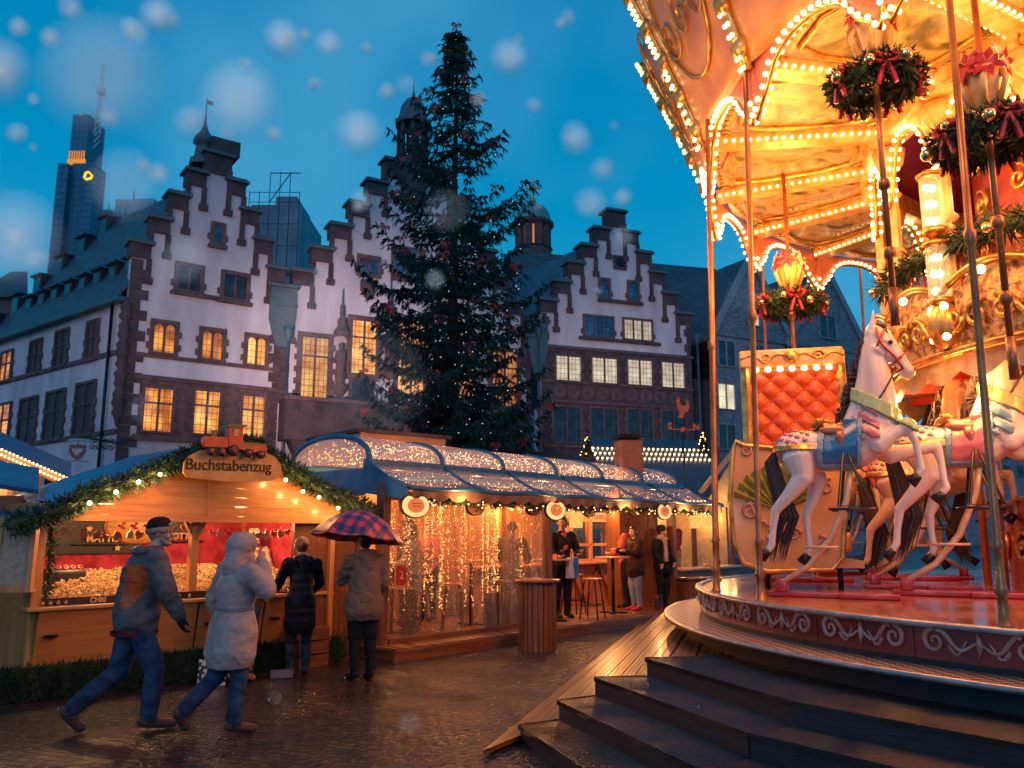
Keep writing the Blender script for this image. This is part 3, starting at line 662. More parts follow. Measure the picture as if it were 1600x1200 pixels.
slate_house('farther slate-clad gabled house, seen above the tufted orange chariot', sB, sC, (1352, 555), (1293, 418), [(1290, 512, 24, 34, 'plain'), (1312, 578, 22, 38, 'blue'), (1342, 582, 22, 38, 'blue'), (1316, 640, 22, 38, 'office'), (1342, 640, 20, 38, 'office'), (1258, 570, 24, 38, 'plain')])
# the broad slate roof behind them
t = thing('slate_roofed_house', 'long dark slate roof rising behind the right-hand stepped gable', 'house', P4.world(-6, 12), P4.rz)
MB().box(0, 0, 0, 22, 8, 17.5).build('wall', M['grey_render'], t)
P4b = Plane(P4.world(0, 15)[:2], radians(62)); zr_ = zpx(P4b, 1100, 420)
roof(t, (-1, -.5, 16), (24, -.5, 16), (24, 6, zr_+1.5), (-1, 6, zr_-.5), 'slate_grey')
roof(t, (24, 12, 16), (-1, 12, 16), (-1, 6, zr_-.5), (24, 6, zr_+1.5), 'slate_grey')

# ---------------------------------------------------------------- church lantern with dome and cross
pC = aty(833, 400, 84.0); k_ = 84/1310.
t = thing('domed_lantern', 'domed stone lantern tower with a gold cross behind the right stepped gable', 'church tower', (pC.x, 84, 0))
zb_ = aty(833, 392, 84).z; zd = aty(833, 350, 84).z; zt = aty(833, 318, 84).z; zx = aty(833, 280, 84).z; r_ = 30*k_
b = MB(); b.lathe([(r_*1.0, 0), (r_*1.0, zb_), (r_*1.1, zb_+.1), (r_*.9, zb_+.3)], 12, sm=False)
for k in range(10): a = k*pi/5; b.box(-.35, -.25, zb_+.2, .35, .25, zd-.3, Matrix.Translation((r_*.85*cos(a), r_*.85*sin(a), 0)) @ Matrix.Rotation(a+pi/2, 4, 'Z'))
b.lathe([(r_*.85, zd-.5), (r_*1.15, zd-.3), (r_*1.15, zd), (r_*.95, zd+.2)], 20); b.build('drum', M['sandstone'], t)
b = MB(); b.lathe([(r_*.62, zb_+.2), (r_*.62, zd-.4)], 10); b.build('lit_interior', emis('lantern_glow', (1, .30, .10), .75), t)
b = MB(); b.lathe([(r_*1.0*cos(x), zd+.2+(zt-zd-.2)*sin(x)) for x in [i*pi/2/8 for i in range(9)]], 20); b.build('dome', mat('copper_dome', (.13, .30, .30), .5, scale=.8), t)
b = MB(); b.sph((0, 0, zt+.3), .35); b.box(-.09, -.09, zt, .09, .09, zx); b.box(-.8, -.09, zx-1.1, .8, .09, zx-.9); b.build('cross', M['gold'], t)

# ---------------------------------------------------------------- far towers
def glass_mat(name, c1, c2, lit, gx, gz, chance=.82, es=.35):
    m = mat(name, c1, .65, spec=.25); n, l, b = nodes_of(m); tcn = n.new('ShaderNodeTexCoord'); sp = n.new('ShaderNodeSeparateXYZ'); cb = n.new('ShaderNodeCombineXYZ')
    l(tcn.outputs['Object'], sp.inputs[0]); ad = n.new('ShaderNodeMath'); l(sp.outputs['X'], ad.inputs[0]); l(sp.outputs['Y'], ad.inputs[1]); l(ad.outputs[0], cb.inputs['X']); l(sp.outputs['Z'], cb.inputs['Y'])
    br = n.new('ShaderNodeTexBrick'); br.offset = 0; br.inputs['Scale'].default_value = 1; br.inputs['Brick Width'].default_value = gx; br.inputs['Row Height'].default_value = gz; br.inputs['Mortar Size'].default_value = gz*.22
    br.inputs['Color1'].default_value = tuple(c1)+(1,); br.inputs['Color2'].default_value = tuple(c1)+(1,); br.inputs['Mortar'].default_value = tuple(c2)+(1,); l(cb.outputs[0], br.inputs['Vector']); l(br.outputs['Color'], b.inputs['Base Color'])
    sn = n.new('ShaderNodeVectorMath'); sn.operation = 'SNAP'; sn.inputs[1].default_value = (gx, gz, 1); l(cb.outputs[0], sn.inputs[0])
    wnn = n.new('ShaderNodeTexWhiteNoise'); wnn.noise_dimensions = '2D'; l(sn.outputs[0], wnn.inputs['Vector'])
    gt = n.new('ShaderNodeMath'); gt.operation = 'GREATER_THAN'; gt.inputs[1].default_value = chance; l(wnn.outputs['Value'], gt.inputs[0])
    iv = n.new('ShaderNodeMath'); iv.operation = 'SUBTRACT'; iv.inputs[0].default_value = 1; l(br.outputs['Fac'], iv.inputs[1]); mu = n.new('ShaderNodeMath'); mu.operation = 'MULTIPLY'; l(gt.outputs[0], mu.inputs[0]); l(iv.outputs[0], mu.inputs[1])
    m4 = n.new('ShaderNodeMath'); m4.operation = 'MULTIPLY'; m4.inputs[1].default_value = es; l(mu.outputs[0], m4.inputs[0]); l(m4.outputs[0], b.inputs['Emission Strength']); b.inputs['Emission Color'].default_value = tuple(lit)+(1,); m.cycles.emission_sampling = 'NONE'
    return m
YT = 420.0
def tw(px, py): v = aty(px, py, YT); return v
def lerp(a, b, t): return a+(b-a)*t
t = thing('office_tower', 'tall slim office tower with antenna mast and lit yellow emblem behind the left roof', 'skyscraper', (tw(120, 420).x, YT, 0))
x0 = tw(120, 420).x
t.location.x -= 2.0
gm = glass_mat('tower_glass', (.02, .12, .19), (.035, .18, .27), (1, .8, .5), 2.5, 3.6, .985, .6); gm2 = glass_mat('tower_edge', (.03, .16, .25), (.022, .12, .19), (1, .8, .5), 30, 3.6, 2)
def xr(px, py): return tw(px, py).x-x0
b = MB(); zt = tw(100, 250).z
b.mat(gm2).box(xr(80, 420), 0, 0, xr(97, 420), 12, zt-2); b.mat(gm).box(xr(97, 420), 4, 0, xr(125, 420), 14, zt); b.mat(gm2).box(xr(125, 420), -2, 0, xr(143, 420), 10, tw(145, 258).z)
b.build('shaft', None, t)
z0, z1 = zt, tw(115, 170).z
b = MB(); b.box(xr(86, 420), 6, z0, xr(113, 420), 24, z1); b.build('upper_block', gm, t)
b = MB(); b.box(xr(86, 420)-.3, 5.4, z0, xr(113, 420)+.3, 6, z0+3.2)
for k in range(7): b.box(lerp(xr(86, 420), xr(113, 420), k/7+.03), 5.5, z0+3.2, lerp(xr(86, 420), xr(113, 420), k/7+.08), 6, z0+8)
b.build('floodlit_crown', emis('crown_flood_glow', (1, .36, .05), .8), t)  # floodlighting of the crown is put in as its own glow
b = MB(); zm = tw(140, 86).z; xa = xr(113, 420)+3
for dx in (-1.6, 1.6): b.bar((xa+dx, 10, z0+20), (xa+dx*.25, 10, zm), .7)
for k in range(14): zz = z1-18+k*(zm-z1+18)/14; q_ = 1.6*(1-k/16); b.bar((xa-q_, 10, zz), (xa+q_, 10, zz+4), .5)
b.box(xa-1.6, 8, z1+14, xa+1.6, 12, z1+19); b.build('antenna_mast', mat('white_steel', (.45, .55, .6), .5), t)
# emblem: open triangular ribbon ring
b = MB(); ex, ez = (xr(125, 420)+xr(143, 420))/2, tw(152, 278).z; rr = 2.2
for k in range(3):
    a = pi/2+k*2*pi/3+.25; a2 = a+2*pi/3
    p = [Vector((ex+rr*cos(a+.35), -2.6, ez+rr*sin(a+.35))), Vector((ex+rr*cos(a2-.35), -2.6, ez+rr*sin(a2-.35)))]; b.bar(p[0], p[1], 1.1, .8)
    b.bar(p[1], Vector((ex+rr*cos(a2+.35), -2.6, ez+rr*sin(a2+.35))), .9, .8)
b.build('emblem', emis('emblem_yellow', (1, .62, .05), 1.3), t)
for lab, xa_, xb_, yt_, Yd, g_ in (('low dark office block with lit floors beside the tall tower', 154, 180, 328, 400, (.03, .12, .17)), ('wide pale office block half hidden by the left slate roof', 181, 246, 311, 360, (.10, .30, .42))):
    p = aty(xa_, yt_, Yd); q = aty(xb_, yt_, Yd); o = thing('office_block', lab, 'office building', (p.x, Yd, 0)); mm = glass_mat('office_glass', g_, (g_[0]*.6, g_[1]*.6, g_[2]*.6), (1, .78, .4), 2.4, 4.0, .84 if xa_ < 160 else .99, .9)
    MB().box(0, 0, 0, (q.x-p.x)*.42, 20, p.z).build('wing', mm, o); MB().box((q.x-p.x)*.42, -3, 0, q.x-p.x, 20, p.z-1).build('wing', glass_mat('office_side', g_, (g_[0]*.9, g_[1]*.9, g_[2]*.9), (1, .8, .5), 5, 4, .995, .5), o)
    b = MB(); b.tube([((q.x-p.x)*.3, 5, p.z), ((q.x-p.x)*.3, 5, p.z+6)], .3, 5); b.build('roof_mast', M['iron'], o)
# scaffolded tower between the left and middle gables
p = aty(392, 330, 70); q = aty(470, 330, 70); t = thing('scaffolded_building', 'sheeted building in scaffolding between the left and middle gables', 'building', (p.x, 70, 0))
zs_ = aty(430, 320, 70).z; zh = aty(430, 290, 70).z; w = q.x-p.x
b = MB(); b.box(0, 0, 0, w, 8, zs_); b.box(w*.42, 1, zs_, w*.85, 6, zh-.6); b.build('sheeting', mat('scaffold_sheet', (.16, .24, .30), .6, scale=.5, bump=.4), t)
b = MB()
for k in range(6): x = w*k/5; b.tube([(x, -.6, 10), (x, -.6, (zs_ if k in (0, 1, 5) else zh)+1.0)], .035, 5)
for z in (zs_-4, zs_-2, zs_, zs_+.9): b.tube([(0, -.6, z), (w, -.6, z)], .03, 5)
b.tube([(w*.4, -.6, zh+.9), (w, -.6, zh+.9)], .05, 5); b.tube([(w*.4, -.6, zs_), (w*.8, -.6, zh+.9)], .05, 5); b.build('scaffold_pole', M['iron'], t)
# low roofs at far left and far right
p = aty(-30, 470, 75); q = aty(42, 440, 75); t = thing('distant_house', 'low hipped dark roof at the far left edge, beyond the left house', 'house', (p.x, 75, 0)); w = q.x-p.x; zq = aty(10, 462, 75).z
MB().box(0, 0, 0, w, 8, zq).build('wall', M['sandstone'], t); roof(t, (-.5, -.5, zq), (w+.5, -.5, zq), (w*.4, 4, aty(5, 424, 79).z), (0, 4, aty(5, 424, 79).z))
p = aty(1395, 720, 130); q = aty(1680, 720, 130); t = thing('distant_house', 'long low flat-roofed building seen under the carousel on the far side', 'house', (p.x, 130, 0)); zq = aty(1500, 694, 130).z
b = MB(); b.box(0, 0, 0, q.x-p.x, 10, zq-2); b.box(0, -.5, zq-2, q.x-p.x, 10, zq); b.build('wall', M['grey_render'], t)
for k in range(14): window(t, 1.5+k*2.0, zq-4.2, 1.1, 1.7, 'plain', cols=1, sur=.08, stone='trim_grey')
# ================================================================ CHRISTMAS SPRUCE
def spruce():
    Y = 31.0; top = aty(713, 38, Y); H_ = top.z; X = top.x
    t = thing('spruce_tree', 'tall dark spruce decorated with red bows and tiny lights in front of the gabled houses', 'christmas tree', (X, Y, 0))
    MB().tube([(0, 0, 0), (0, 0, H_*.5), (.05, 0, H_*.97)], [.34, .18, .03], 10).build('trunk', M['bark'], t)
    c = MB(); rr = random.Random(11); tips = []
    # crown radius profile by height from the photograph
    def rad(f):  # f = height fraction
        pts = [(0.10, 2.0), (0.17, 3.0), (0.24, 3.5), (.32, 3.6), (.40, 3.55), (.48, 3.25), (.56, 3.2), (.64, 3.1), (.72, 2.25), (.80, 1.75), (.88, 1.05), (.94, .50), (.98, .22), (1.0, .06)]
        for (a, b), (p, q) in zip(pts, pts[1:]):
            if a <= f <= p: return b+(q-b)*(f-a)/(p-a)
        return pts[0][1]
    z = H_*.11; lights = MB()
    def sprig(p, d, l_, w):
        """flat hanging needle spray"""
        e = p+d*l_; sdv = d.cross(Vector((rr.uniform(-1, 1), rr.uniform(-1, 1), rr.uniform(-.3, .3)))).normalized()*w
        m_ = p+d*l_*.5; c.add([p-sdv*.35, m_-sdv, e, m_+sdv, p+sdv*.35], [(0, 1, 2, 3, 4)], False)
    while z < H_*.985:
        f = z/H_; r = rad(f); nb = max(6, int(8+6*(1-f))); a0 = rr.uniform(0, 6.28)
        for k in range(nb):
            a = a0+2*pi*k/nb+rr.uniform(-.25, .25); L_ = r*rr.uniform(.58, 1.1)
            if rr.random() < .10: L_ *= rr.uniform(1.05, 1.22)
            if rr.random() < (.10 if f < .45 else .24): continue
            pts = []; n = max(4, int(L_/.22)); up = rr.uniform(.02, .20)*(1 if f < .6 else 1.8)
            for i in range(n+1):
                q = i/n; zz = z+L_*(up*q-.42*q*(1-q)*1.3+.16*q**3)*(1)-.10*L_*q
                pts.append(Vector((cos(a)*L_*q, sin(a)*L_*q, zz)))
            c.tube(pts, [.035*(1-i/n)+.008 for i in range(n+1)], 4)
            dirr = Vector((cos(a), sin(a), 0)); sd_ = Vector((-sin(a), cos(a), 0))
            for i in range(1, n+1):
                p = pts[i]; q = i/n
                if q < .16 and f < .9: continue
                wd = min(.75, .16+.55*L_*.33*(1-q)+.12)
                for side in (-1, 1):
                    # side twig in the branch plane with needle sprays hanging from it
                    tw_ = (sd_*side*rr.uniform(.6, 1)+dirr*rr.uniform(.3, .9)+Vector((0, 0, rr.uniform(-.25, .12)))).normalized()
                    tl = wd*rr.uniform(.6, 1.15)
                    sprig(p, tw_, tl, .055)
                    for j in range(int(4+tl*8)):
                        pp = p+tw_*tl*rr.uniform(.1, 1)
                        dd = (tw_*.45+Vector((rr.uniform(-.3, .3), rr.uniform(-.3, .3), rr.uniform(-1.0, -.30)))).normalized()
                        sprig(pp, dd, rr.uniform(.14, .34), rr.uniform(.02, .04))
                for j in range(3): sprig(p+Vector((rr.uniform(-.06, .06), rr.uniform(-.06, .06), 0)), Vector((rr.uniform(-.5, .5), rr.uniform(-.5, .5), rr.uniform(-1, .9))).normalized(), rr.uniform(.12, .26), .035)
                if rr.random() < .16: lights.sph(p+Vector((rr.uniform(-.25, .25), rr.uniform(-.25, .25), rr.uniform(-.3, 0))), rr.uniform(.010, .019), 5, 3)
            tips.append((pts[-1], a, f))
        z += (0.62 if f < .45 else 0.82 if f < .86 else .46)*rr.uniform(.85, 1.2)
    c.build('crown', M['fir_dark'], t)
    o = lights.build('tiny_lights', emis('tree_light', (.75, .95, 1.0), 1.5), t); tag(o, kind='stuff')
    # red ribbon bows
    M['bow'] = mat('red_ribbon', (.45, .035, .03), .5)
    b = MB()
    for sg in (-1, 1):
        b.tube([(0, 0, 0), (.13*sg, 0, .10), (.25*sg, 0, .08), (.24*sg, 0, -.04), (.10*sg, 0, -.03), (0, 0, 0)], [.02, .05, .06, .05, .03, .02], 5)
        b.tube([(0, 0, 0), (.08*sg, .01, -.16), (.15*sg, 0, -.32)], [.03, .035, .04], 5)
    b.sph((0, 0, 0), .05, 6, 4)
    bow = b.build('ribbon_bow', M['bow']); tag(bow, 'red ribbon bow tied on a branch tip of the tall spruce', 'ribbon bow', 'red bows on the spruce')
    cand = [tp for tp in tips if (tp[0].y < .8)]; rr.shuffle(cand); used = []
    first = True
    cand.insert(0, (Vector((0, 0, H_-.1)), 0, 1))
    for p, a, f in cand:
        if len(used) >= 72: break
        q = p*rr.uniform(.86, 1.0) if f < 1 else p; q = Vector((q.x, q.y, p.z))
        if any((q-u).length < .75 for u in used): continue
        used.append(q); o = bow if first else bow.copy()
        if not first: C.objects.link(o)
        first = False
        o.location = Vector((X, Y, 0))+q+Vector((0, -.06, .02)); o.rotation_euler = (rr.uniform(-.2, .2), rr.uniform(-.4, .4), rr.uniform(-.8, .8)); k = rr.uniform(.55, .85); o.scale = (k, k, k)
spruce()
# ================================================================ PEOPLE
def cloth(name, c, rough=.8, c2=None, sc=5, **k): return mat(name, c, rough, col2=c2 or tuple(x*.78 for x in c), scale=sc, bump=1.0, bscale=16, bdist=.018, spec=.12, **k)
M['skin'] = mat('skin', (.62, .34, .24), .5, col2=(.55, .27, .19), scale=8)
M['hair_dark'] = mat('dark_hair', (.025, .015, .012), .45, scale=30, stretch=(1, 1, .2), bump=.6, bscale=60)
M['hair_blond'] = mat('fair_hair', (.62, .40, .20), .5, scale=30, bump=.6, bscale=60)
M['hair_brown'] = mat('brown_hair', (.12, .05, .025), .45, scale=30, bump=.6, bscale=60)
M['eye'] = mat('eye', (.03, .02, .02), .15)
M['denim'] = cloth('blue_denim', (.050, .085, .15), .8, (.018, .032, .062), 7)
M['black_cloth'] = cloth('black_cloth', (.020, .018, .022), .7)
M['glove'] = cloth('black_glove', (.015, .014, .016), .6)
M['shoe'] = cloth('brown_shoe', (.11, .06, .045), .5)
V3 = lambda *a: Vector(a)
def rig(h=1.75, **kw):
    """joints in metres for a figure of height h facing +x, left side +y; overrides given as fractions-of-1.75 m coordinates"""
    J = dict(pel=(0, 0, .95), waist=(0, 0, 1.10), chest=(.01, 0, 1.30), nb=(0, 0, 1.46), nt=(.02, 0, 1.54), head=(.03, 0, 1.63),
             hl=(0, .095, .90), hr=(0, -.095, .90), kl=(.02, .10, .50), kr=(.02, -.10, .50), al=(-.02, .10, .09), ar=(-.02, -.10, .09), tl=(.14, .11, .03), tr=(.14, -.11, .03),
             sl=(0, .185, 1.41), sr=(0, -.185, 1.41), el=(-.03, .24, 1.13), er=(-.03, -.24, 1.13), wl=(.05, .25, .88), wr=(.05, -.25, .88), fl=(0.03, 0, -1), fr=(0.03, 0, -1))
    J.update(kw); s = h/1.75
    return {k: (Vector(v)*s if k not in ('fl', 'fr') else Vector(v).normalized()) for k, v in J.items()}, s
def body_mesh(J, s, fem=False, face=True, hd=0.0, tilt=0.0, vox=.010, hands=True, bare_legs=False):
    b = MB(); k = s
    def c(a, q, r0, r1): cap(b, J[a] if isinstance(a, str) else a, J[q] if isinstance(q, str) else q, r0*k, r1*k)
    c('pel', 'waist', .135, .12); c('waist', 'chest', .12, .14); c('chest', 'nb', .135, .075); c('nb', 'nt', .058, .054); c('nt', 'head', .054, .06)
    for q in 'lr':
        c('chest', 's'+q, .11, .075); c('s'+q, 'e'+q, .052, .042); c('e'+q, 'w'+q, .042, .027)
        c('pel', 'h'+q, .11, .095); c('h'+q, 'k'+q, .085, .055); c('k'+q, 'a'+q, .055, .036); c('a'+q, 't'+q, .036, .028)
        heel = J['a'+q]-(J['t'+q]-J['a'+q]).normalized()*.04*k; c(heel+Vector((0, 0, -.03*k)), 't'+q, .032, .028)
        if hands: hand(b, J['w'+q], J['f'+q], k, 1 if q == 'l' else -1)
    H = J['head']; Rm = Matrix.Rotation(hd, 3, 'Z') @ Matrix.Rotation(tilt, 3, 'Y')
    def h(p): return H + Rm @ (Vector(p)*k)
    cap(b, h((-.012, 0, .035)), h((.012, 0, .035)), .089*k, .082*k); cap(b, h((.02, 0, -.01)), h((.035, 0, -.055)), .07*k, .042*k); cap(b, h((.055, 0, -.07)), h((.065, 0, -.075)), .028*k, .02*k)
    if face:
        cap(b, h((.088, 0, .02)), h((.108, 0, -.018)), .010*k, .015*k); cap(b, h((.080, -.03, .035)), h((.080, .03, .035)), .013*k)       # nose, brow
        cap(b, h((.080, -.022, -.045)), h((.080, .022, -.045)), .010*k); cap(b, h((.072, -.04, -.01)), h((.072, -.045, -.02)), .02*k); cap(b, h((.072, .04, -.01)), h((.072, .045, -.02)), .02*k)
        for sg in (-1, 1): cap(b, h((0, .083*sg, .025)), h((-.01, .088*sg, -.015)), .017*k, .011*k)
    return blob(b, vox*k, 2), h
def hand(b, w, d, k, side, curl=.5, spread=1.0):
    """palm, four bent fingers of unequal length and a thumb from the side of the palm"""
    d = d.normalized(); u = Vector((0, 0, 1)).cross(d); u = u.normalized() if u.length > .1 else Vector((1, 0, 0)); n = d.cross(u)
    if n.x*1+0 < 0: n = -n
    across = d.cross(n).normalized()
    p = w+d*.045*k; cap(b, w, p, .026*k, .030*k)
    for i in range(4):
        o = (i-1.5)*.019*k; base = w+d*.080*k+across*o; cap(b, w+d*.03*k+across*o*.8, base, .017*k, .013*k)
        ln = (.036, .042, .040, .030)[i]*k; m_ = base+(d*.9+n*curl*.5).normalized()*ln; e = m_+(d*.5+n*curl*1.4).normalized()*ln*.8
        cap(b, base, m_, .0105*k, .0095*k, 8); cap(b, m_, e, .0095*k, .008*k, 8)
    th = w+d*.02*k+across*(-side*.022*k)+n*.008*k; t1 = th+(d*.7-across*side*.6+n*.35).normalized()*.04*k; t2 = t1+(d*.9+n*.4).normalized()*.03*k
    cap(b, th, t1, .016*k, .012*k, 8); cap(b, t1, t2, .012*k, .009*k, 8)
def garment(name, segs, m, parent, vox=.014, disp=.006, smooth=3):
    b = MB()
    for s_ in segs: cap(b, s_[0], s_[1], s_[2], s_[3])
    me = blob(b, vox, smooth, disp); return mobj(name, me, m, parent)
def trousers(J, s, m, parent, r=(.125, .085, .075, .058), name='trousers'):
    g = [(J['pel']+Vector((0, 0, .03*s)), J['pel'], .15*s, .15*s)]
    for q in 'lr':
        an = J['k'+q]+(J['a'+q]-J['k'+q])*.93
        g += [(J['pel'], J['h'+q], .14*s, r[0]*s), (J['h'+q], J['k'+q], r[0]*s*.9, r[1]*s), (J['k'+q], an, r[2]*s, r[3]*s)]
    return garment(name, g, m, parent)
def sleeves(J, s, r=(.085, .068, .052), upto=.93):
    g = []
    for q in 'lr':
        w = J['e'+q]+(J['w'+q]-J['e'+q])*upto
        g += [(J['chest'], J['s'+q], .13*s, r[0]*s), (J['s'+q], J['e'+q], r[0]*s*.98, r[1]*s), (J['e'+q], w, r[1]*s, r[2]*s)]
    return g
def coat(J, s, m, parent, hem=.45, flare=.20, waist=.155, r=(.09, .07, .055), name='coat', collar=True, split=None, disp=.007, chest=.165):
    dn = Vector((0, 0, -1)); P = J['pel']
    g = [(J['nb']-Vector((0, 0, .05*s)), J['chest'], .11*s, chest*s), (J['chest'], J['waist'], chest*s, waist*s), (J['waist'], P, waist*s, flare*.92*s)]
    hemz = hem*s; mid = (J['kl']+J['kr'])/2; k_ = min(1, max(0, (P.z-hemz)/(P.z-mid.z))) if P.z > mid.z else 1
    low = P+(mid-P)*k_; low.z = hemz+.10*s
    for dy in (-.05, .05): g.append((P+Vector((0, dy*s, 0)), low+Vector((0, dy*s, 0)), flare*.86*s, flare*.9*s))
    g += sleeves(J, s, r)
    o = garment(name, g, m, parent, vox=.015, disp=disp)
    # cut the hem flat and open it
    me = o.data; bm = bmesh.new(); bm.from_mesh(me)
    dl = [f for f in bm.faces if f.calc_center_median().z < hemz and f.calc_center_median().z < min(J['wl'].z, J['wr'].z, 9)+9 and (abs(f.calc_center_median().x-low.x) < .4*s)]
    bmesh.ops.delete(bm, geom=dl, context='FACES'); bm.to_mesh(me); bm.free()
    sd_ = o.modifiers.new('thick', 'SOLIDIFY'); sd_.thickness = .008; sd_.offset = -1
    return o
def shoes(J, s, m, parent, boot=0):
    for q in 'lr':
        a, t_ = J['a'+q], J['t'+q]; d = (t_-a).normalized(); b = MB(); heel = a-d*.05*s+Vector((0, 0, -.035*s))
        cap(b, heel, t_, .045*s, .042*s); cap(b, a, a+d*.06*s, .052*s, .045*s); cap(b, t_, t_+Vector((d.x, d.y, 0))*.03*s, .042*s, .036*s)
        if boot: cap(b, a, J['a'+q]+(J['k'+q]-J['a'+q])*boot, .055*s, .068*s)
        o = mobj('shoe' if not boot else 'boot', blob(b, .011, 2), m, parent)
def eyes(h, k, parent):
    for sg in (-1, 1):
        b = MB(); b.sph(h((.083, .031*sg, .012)), .010*k, 8, 6); b.build('eye', M['eye'], parent)
def hair(h, k, m, parent, kind='short', name='hair'):
    b = MB(); cap(b, h((-.020, 0, .05)), h((.008, 0, .055)), .096*k, .090*k); cap(b, h((-.03, 0, -.0)), h((-.035, 0, .04)), .078*k, .088*k)
    if kind == 'long': cap(b, h((-.04, 0, 0)), h((-.05, 0, -.16)), .085*k, .075*k); cap(b, h((-.0, .06, 0)), h((-.0, .075, -.13)), .035*k, .03*k); cap(b, h((-.0, -.06, 0)), h((-.0, -.075, -.13)), .035*k, .03*k)
    if kind == 'bun': cap(b, h((-.09, 0, .04)), h((-.11, 0, .045)), .045*k)
    if kind == 'curly':
        rr = random.Random(3)
        for i in range(26): a = rr.uniform(0, 6.28); z = rr.uniform(.0, .13); b.sph(h((-.02+cos(a)*.085, sin(a)*.085, z)), .028*k, 7, 5)
    me = blob(b, .010*k, 2, .004); bm = bmesh.new(); bm.from_mesh(me); inv_ = None
    H0 = h((0, 0, 0)); fx = (h((1, 0, 0))-H0).normalized(); fz = (h((0, 0, 1))-H0).normalized()
    dl = [f for f in bm.faces if (f.calc_center_median()-H0).dot(fx) > .045*k and (f.calc_center_median()-H0).dot(fz) < .075*k]
    bmesh.ops.delete(bm, geom=dl, context='FACES'); bm.to_mesh(me); bm.free()
    return mobj(name, me, m, parent)
def hat(h, k, m, parent, band=None, brim=False):
    b = MB(); H0 = h((0, 0, 0)); fx = (h((1, 0, 0))-H0); fz = (h((0, 0, 1))-H0); fy = (h((0, 1, 0))-H0)
    A_ = [v.normalized() for v in (fx, fy, fz)]; Mx = Matrix.Translation(H0) @ Matrix([[A_[j][i] if j < 3 else 0 for j in range(4)] for i in range(3)]+[[0, 0, 0, 1]])
    pr = [(.106, .012), (.110, .03), (.111, .06), (.103, .10), (.080, .135), (.045, .152), (0, .158)]
    b.lathe([(r*k, z*k) for r, z in pr], 24, M=Mx @ Matrix.Translation((-.012*k, 0, 0)) @ Matrix.Rotation(-.12, 4, 'Y')); o = b.build('knitted_hat', m, parent)
    if band: q = MB(); q.lathe([(.108*k, .012*k), (.116*k, .02*k), (.1165*k, .05*k), (.111*k, .058*k)], 24, M=Mx @ Matrix.Translation((-.012*k, 0, 0)) @ Matrix.Rotation(-.12, 4, 'Y')); q.build('hat_band', band, o)
    return o
def person(label, loc, heading, group=None):
    """heading: rotation of the figure's facing direction (+x) in radians"""
    return thing('person', label, 'person', loc, heading, group)
def along(pl, s_): pass
# ---- man in grey and orange rain jacket, striding to the right
def man_near():
    p = atz(198, 1142); p.z = 0; hx = radians(36)
    t = person('man in grey and orange rain jacket and knitted hat, striding past the stall', p, hx)
    J, s = rig(1.82, pel=(0, 0, .93), waist=(.03, 0, 1.09), chest=(.07, 0, 1.29), nb=(.09, 0, 1.45), nt=(.13, 0, 1.53), head=(.16, 0, 1.615), sl=(.08, .195, 1.40), sr=(.09, -.195, 1.40),
        hl=(0, .10, .89), hr=(0, -.10, .89), kr=(.16, -.11, .49), ar=(.14, -.11, .10), tr=(.31, -.12, .045), kl=(-.08, .10, .47), al=(-.44, .10, .19), tl=(-.34, .11, .05),
        el=(-.02, .28, 1.13), wl=(-.06, .27, .90), er=(.17, -.27, 1.15), wr=(.30, -.25, .93), fl=(-.1, 0, -1), fr=(.25, 0, -1))
    me, h = body_mesh(J, s, hd=radians(-30), hands=False); mobj('body', me, M['skin'], t); eyes(h, s, t); hair(h, s, M['hair_grey'], t)
    b = MB(); cap(b, h((.05, 0, -.082)), h((.068, 0, -.080)), .026*s); cap(b, h((.02, -.058, -.045)), h((.06, -.028, -.078)), .016*s); cap(b, h((.02, .058, -.045)), h((.06, .028, -.078)), .016*s); mobj('beard', blob(b, .010, 2, .003), M['hair_grey'], t)
    hat(h, s, M['hat_dark'], t, M['hat_band'])
    trousers(J, s, M['denim'], t, r=(.118, .088, .080, .070)); shoes(J, s, M['shoe'], t)
    o = coat(J, s, M['jacket_grey'], t, hem=.80, flare=.205, waist=.19, chest=.205, r=(.10, .082, .062), name='rain_jacket', disp=.012); me = o.data
    b = MB(); b.lathe([(.188*s, 0), (.192*s, .035)], 24, (J['pel'].x*.6, 0, .775*s)); b.build('jumper_hem', M['red_wool'], t)
    # orange panels: lower back-side flash and left sleeve
    me.materials.append(M['jacket_orange'])
    for f in me.polygons:
        c = f.center/s
        if -.21 < c.y < -.055 and c.x < .05 and 1.0 < c.z < 1.36 and (c.y+.055) < (c.z-1.36)*.10 and c.y > -.215+(1.36-c.z)*.12: f.material_index = 1
        if c.y > .215 and c.x < .10: f.material_index = 1
    b = MB(); nb = J['nb']; cap(b, nb+V3(-.10, -.06, .02)*s, nb+V3(-.10, .06, .02)*s, .055*s); cap(b, nb+V3(-.11, 0, -.06)*s, nb+V3(-.13, 0, -.12)*s, .075*s, .04*s); cap(b, nb+V3(-.05, -.09, .03)*s, nb+V3(.05, -.09, -.0)*s, .04*s); cap(b, nb+V3(-.05, .09, .03)*s, nb+V3(.05, .09, -.0)*s, .04*s)
    cap(b, nb+V3(.0, -.05, .03)*s, nb+V3(.06, -.03, .03)*s, .045*s)
    mobj('hood', blob(b, .013, 3, .005), M['jacket_grey'], t)
    for q, sg in (('l', 1), ('r', -1)):
        b = MB(); hand(b, J['w'+q], J['f'+q], s*1.16, sg, curl=.8); cap(b, J['w'+q], J['w'+q]-J['f'+q]*.05, .036*s, .04*s); mobj('glove', blob(b, .008, 2), M['glove'], t)
M['red_wool'] = cloth('red_wool', (.18, .02, .02), .9); M['hair_grey'] = mat('grey_hair', (.32, .27, .24), .55, scale=30, bump=.6, bscale=60)
